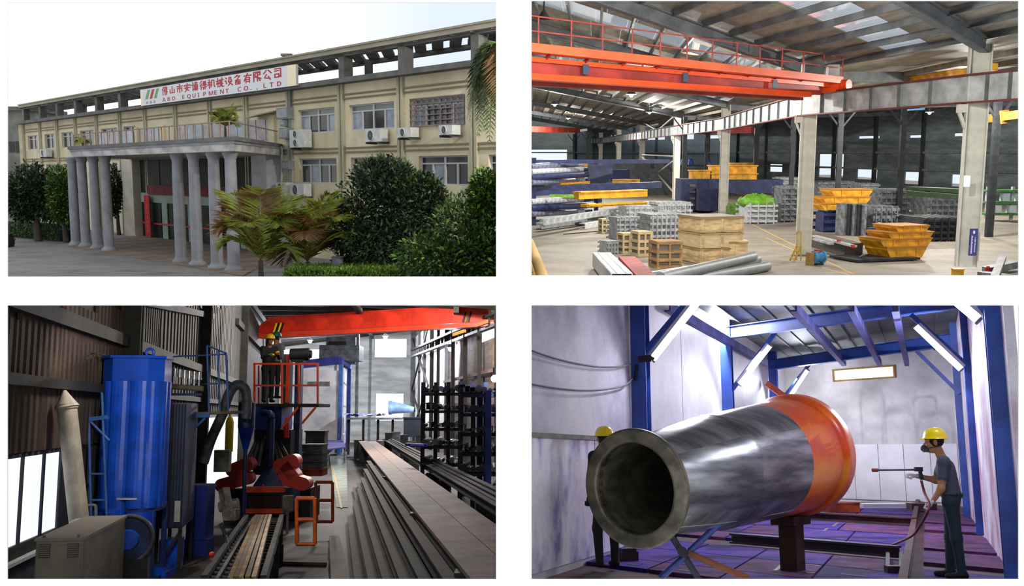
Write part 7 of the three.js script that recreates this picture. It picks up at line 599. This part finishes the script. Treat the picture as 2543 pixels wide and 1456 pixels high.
  mesh('barrel', turnA([[0.47, 0.06], [R(0.03), 0.1], [R(0.4), Lp * 0.4], [R(0.4) + 0.006, Lp * 0.4 + 0.01], [R(0.42), Lp * 0.42], [R(0.72), Lp * 0.72]]), steel, pt, 'bare shiny steel barrel');
  mesh('painted_end', turnA([[R(0.72), Lp * 0.72], [R(0.8) + 0.004, Lp * 0.8], [R(0.95), Lp * 0.93], [R(0.95) + 0.035, Lp * 0.94], [R(1) + 0.05, Lp * 0.955], [R(1) + 0.05, Lp * 1.0], [R(1) - 0.06, Lp * 1.0], [R(1) - 0.06, Lp * 0.96]]), orange, pt, 'glossy wet orange paint');
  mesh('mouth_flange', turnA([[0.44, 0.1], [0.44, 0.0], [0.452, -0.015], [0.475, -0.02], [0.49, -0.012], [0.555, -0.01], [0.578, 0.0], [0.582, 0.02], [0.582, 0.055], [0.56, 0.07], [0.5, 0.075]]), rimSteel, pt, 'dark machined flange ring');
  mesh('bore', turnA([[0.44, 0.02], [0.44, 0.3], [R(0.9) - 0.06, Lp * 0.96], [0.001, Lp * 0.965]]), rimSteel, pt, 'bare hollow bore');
  { const wm = grain([0x9a9a98, 0xc9c9c6], { size: 0.3, metal: 0.7, rough: 0.4 }); for (const a of [0.98, 2.2]) { const q = (t) => V(R(t) * 1.004 * Math.cos(a), t * Lp, R(t) * 1.004 * Math.sin(a)).applyMatrix4(axisM); mesh('weld_seam', pipe([q(0.05), q(0.3), q(0.6), q(0.71)], 0.006, 6, 20), wm, pt); } }
  // trestle
  { const c = P.Z(1702, 1372, 10.25), t = A(thing(P, 'pipe_trestle', 'crossed bar trestle holding up the near end of the pipe', 'trestle', c.clone().setY(0)));
    const legM = grain([0x17181f, 0x2a2b36, 0x3a3d4c], { size: 0.8, rough: 0.5, metal: 0.4 });
    const arm = (n, x0, y0, dA, x1, y1, dB, m) => mesh(n, rod(P.Z(x0, y0, dA), P.Z(x1, y1, dB), 0.034, 12), m, t);
    arm('leg', 1818, 1272, 10.35, 1640, 1437, 10.2, grain([0x1d2c66, 0x2b4596], { size: 0.8, rough: 0.4 })); arm('leg', 1662, 1322, 10.2, 1742, 1450, 10.3, legM); arm('leg', 1694, 1368, 10.25, 1860, 1438, 10.0, grain([0x1c1a1c, 0x4b3a34, 0xb5612a], { size: 1.6, fx: 2, fy: 2, con: 2.5 }));
    mesh('pin', rod(P.Z(1694, 1370, 10.05), P.Z(1704, 1376, 10.45), 0.05, 12), legM, t); }
  { const p = N.clone().lerp(F, 0.93), t = A(thing(P, 'pipe_cradle', 'rust brown cradle block under the orange end of the pipe', 'cradle', p.clone().setY(0)));
    mesh('block', bx(0.24, 0.56, 0.22, p.x, 0.28, p.z, yawOf(F.clone().sub(N))), rustD, t); mesh('saddle', bx(0.5, 0.1, 0.3, p.x, 0.6, p.z, yawOf(F.clone().sub(N))), rustD, t); }
  { const c = P.G(1558, 1392); solo(P, 'rubber_block', 'small black block on the floor beneath the pipe mouth', 'block', [bx(0.24, 0.12, 0.2, c.x, 0.06, c.z, 0.3), bx(0.2, 0.04, 0.16, c.x, 0.14, c.z, 0.3)], darkSteel); }
  // far floor pieces
  { const f = (x0, x1, y, h, m, n, lab) => { const a = P.G(x0, y), b = P.G(x1, y); solo(P, n, lab, 'block', [bar(a.clone().setY(h / 2), b.clone().setY(h / 2), 0.35, h), bar(a.clone().setY(h + 0.02), b.clone().setY(h + 0.02), 0.4, 0.04)], m); };
    f(2052, 2130, 1272, 0.2, grain([0x9a3a14, 0xd0521c, 0x3a2018], { size: 1, con: 2 }), 'steel_block', 'orange oversprayed block on the far booth floor'); f(2138, 2252, 1262, 0.08, white, 'foam_bar', 'long white bar lying on the floor by the back wall'); f(2258, 2320, 1266, 0.12, rust, 'steel_block', 'brown block on the floor behind the worker'); }
  { const a = wz(1903, 952, d3 - 1.5), b = wz(1948, 985, d3 - 1.5); solo(P, 'orange_lug', 'orange lifting lug sticking up behind the pipe', 'lug', [bar(a, b, 0.1, 0.16)], orange); }
  // spraying worker
  { const o = P.G(2368, 1436), yaw = Math.atan2(-o.x, -o.z) + Math.PI; // broadside to the viewer
    const w = figure(P, 'worker in grey shirt and yellow hard hat spraying with a long lance', o, -Math.atan2(o.x, -o.z), { hipL: [0.03, 0.86, 0.08], hipR: [0.03, 0.86, -0.08], kneeL: [0.06, 0.45, 0.09], kneeR: [0.0, 0.45, -0.1], ankL: [0.09, 0.08, 0.1], ankR: [-0.03, 0.08, -0.1], waist: [0.045, 0.98, 0], chest: [0.0, 1.2, 0], shL: [-0.015, 1.32, 0.17], shR: [-0.02, 1.32, -0.17], elL: [-0.06, 1.02, 0.21], wrL: [-0.16, 0.87, 0.2], elR: [-0.11, 1.1, -0.2], wrR: [-0.32, 1.15, -0.12], neck: [-0.04, 1.4, 0], head: [-0.1, 1.545, 0] },
      { skin: 0xc08a62, hair: 0x17130f, top: 0x4a4f5a, legs: 0x1f3338, shoes: 0x14161a, gloves: 0xe6e4e0 });
    const y = flat(0xf2d800, 0.3, 0, { clearcoat: 0.5 }); helmet(w, y, w.j.head);
    mesh('respirator', [ball(0.042, -0.215, 1.475, 0, 1, 1, 1.1), cyl(0.03, 0.034, 0.04, -0.2, 1.45, 0.06, 14), cyl(0.03, 0.034, 0.04, -0.2, 1.45, -0.06, 14), bar(V(-0.2, 1.47, 0.06), V(-0.03, 1.5, 0.1), 0.008, 0.014), bar(V(-0.2, 1.47, -0.06), V(-0.03, 1.5, -0.1), 0.008, 0.014)], flat(0x3c3f44, 0.6), w, 'grey half-mask respirator');
    mesh('goggles', [ball(0.045, -0.185, 1.565, 0, 0.5, 0.6, 1.5)], flat(0x9aa4ac, 0.2), w); mesh('belt', (() => { const g = lathe([[0.165, -0.02], [0.17, 0.02]], 24); g.scale(0.72, 1, 1); g.translate(0.045, 0.93, 0); return g; })(), flat(0x101114), w);
    const gun = A(thing(P, 'spray_gun', 'long thin spray lance pointed at the orange pipe end', 'spray gun', P.Z(2278, 1172, -o.z))); const gd = -o.z + 0.12; mesh('lance', rod(P.Z(2172, 1168, gd), P.Z(2282, 1167, gd), 0.011, 8), flat(0x4a3f4c, 0.4, 0.5), gun); mesh('nozzle', rod(P.Z(2166, 1168, gd), P.Z(2180, 1168, gd), 0.02, 10), flat(0x8a3a1c, 0.5), gun); mesh('body', [bar(P.Z(2272, 1166, gd), P.Z(2290, 1166, gd), 0.05, 0.05), bar(P.Z(2284, 1168, gd), P.Z(2290, 1192, gd), 0.03, 0.035)], flat(0x2a2633, 0.5), gun);
    solo(P, 'spray_hose', 'thin red hose trailing from the worker gloves to the floor', 'hose', pipe([P.Z(2288, 1194, gd), P.Z(2296, 1225, gd - 0.02), P.Z(2308, 1252, -o.z - 0.18), P.Z(2302, 1275, -o.z - 0.22), P.Z(2285, 1305, -o.z + 0.2), P.Z(2262, 1333, -o.z + 1.3), P.G(2205, 1358, 0.02)], 0.016, 8, 60), flat(0x7c3a3c, 0.6)); }
  // second worker behind the pipe mouth
  { const o = P.G(1508, 1408); const w = figure(P, 'worker in dark clothes half hidden behind the pipe mouth', o, -1.2, { kneeL: [-0.02, 0.48, 0.12], ankL: [0.05, 0.08, 0.13], head: [-0.04, 1.6, 0] }, { skin: 0xa06a48, hair: 0x100d0b, top: 0x15171c, sleeve: 0x15171c, legs: 0x12141a, shoes: 0x0c0c0e, gloves: 0x2a2a2c }); w.rotation.y += 0; helmet(w, flat(0xf2d800, 0.3, 0, { clearcoat: 0.5 }), w.j.head); }
}
scene.traverse(o => { if (o.isMesh) { o.castShadow = o.receiveShadow = true; } if (o.isLight) o.castShadow = true; });
renderer.render(scene, camera);
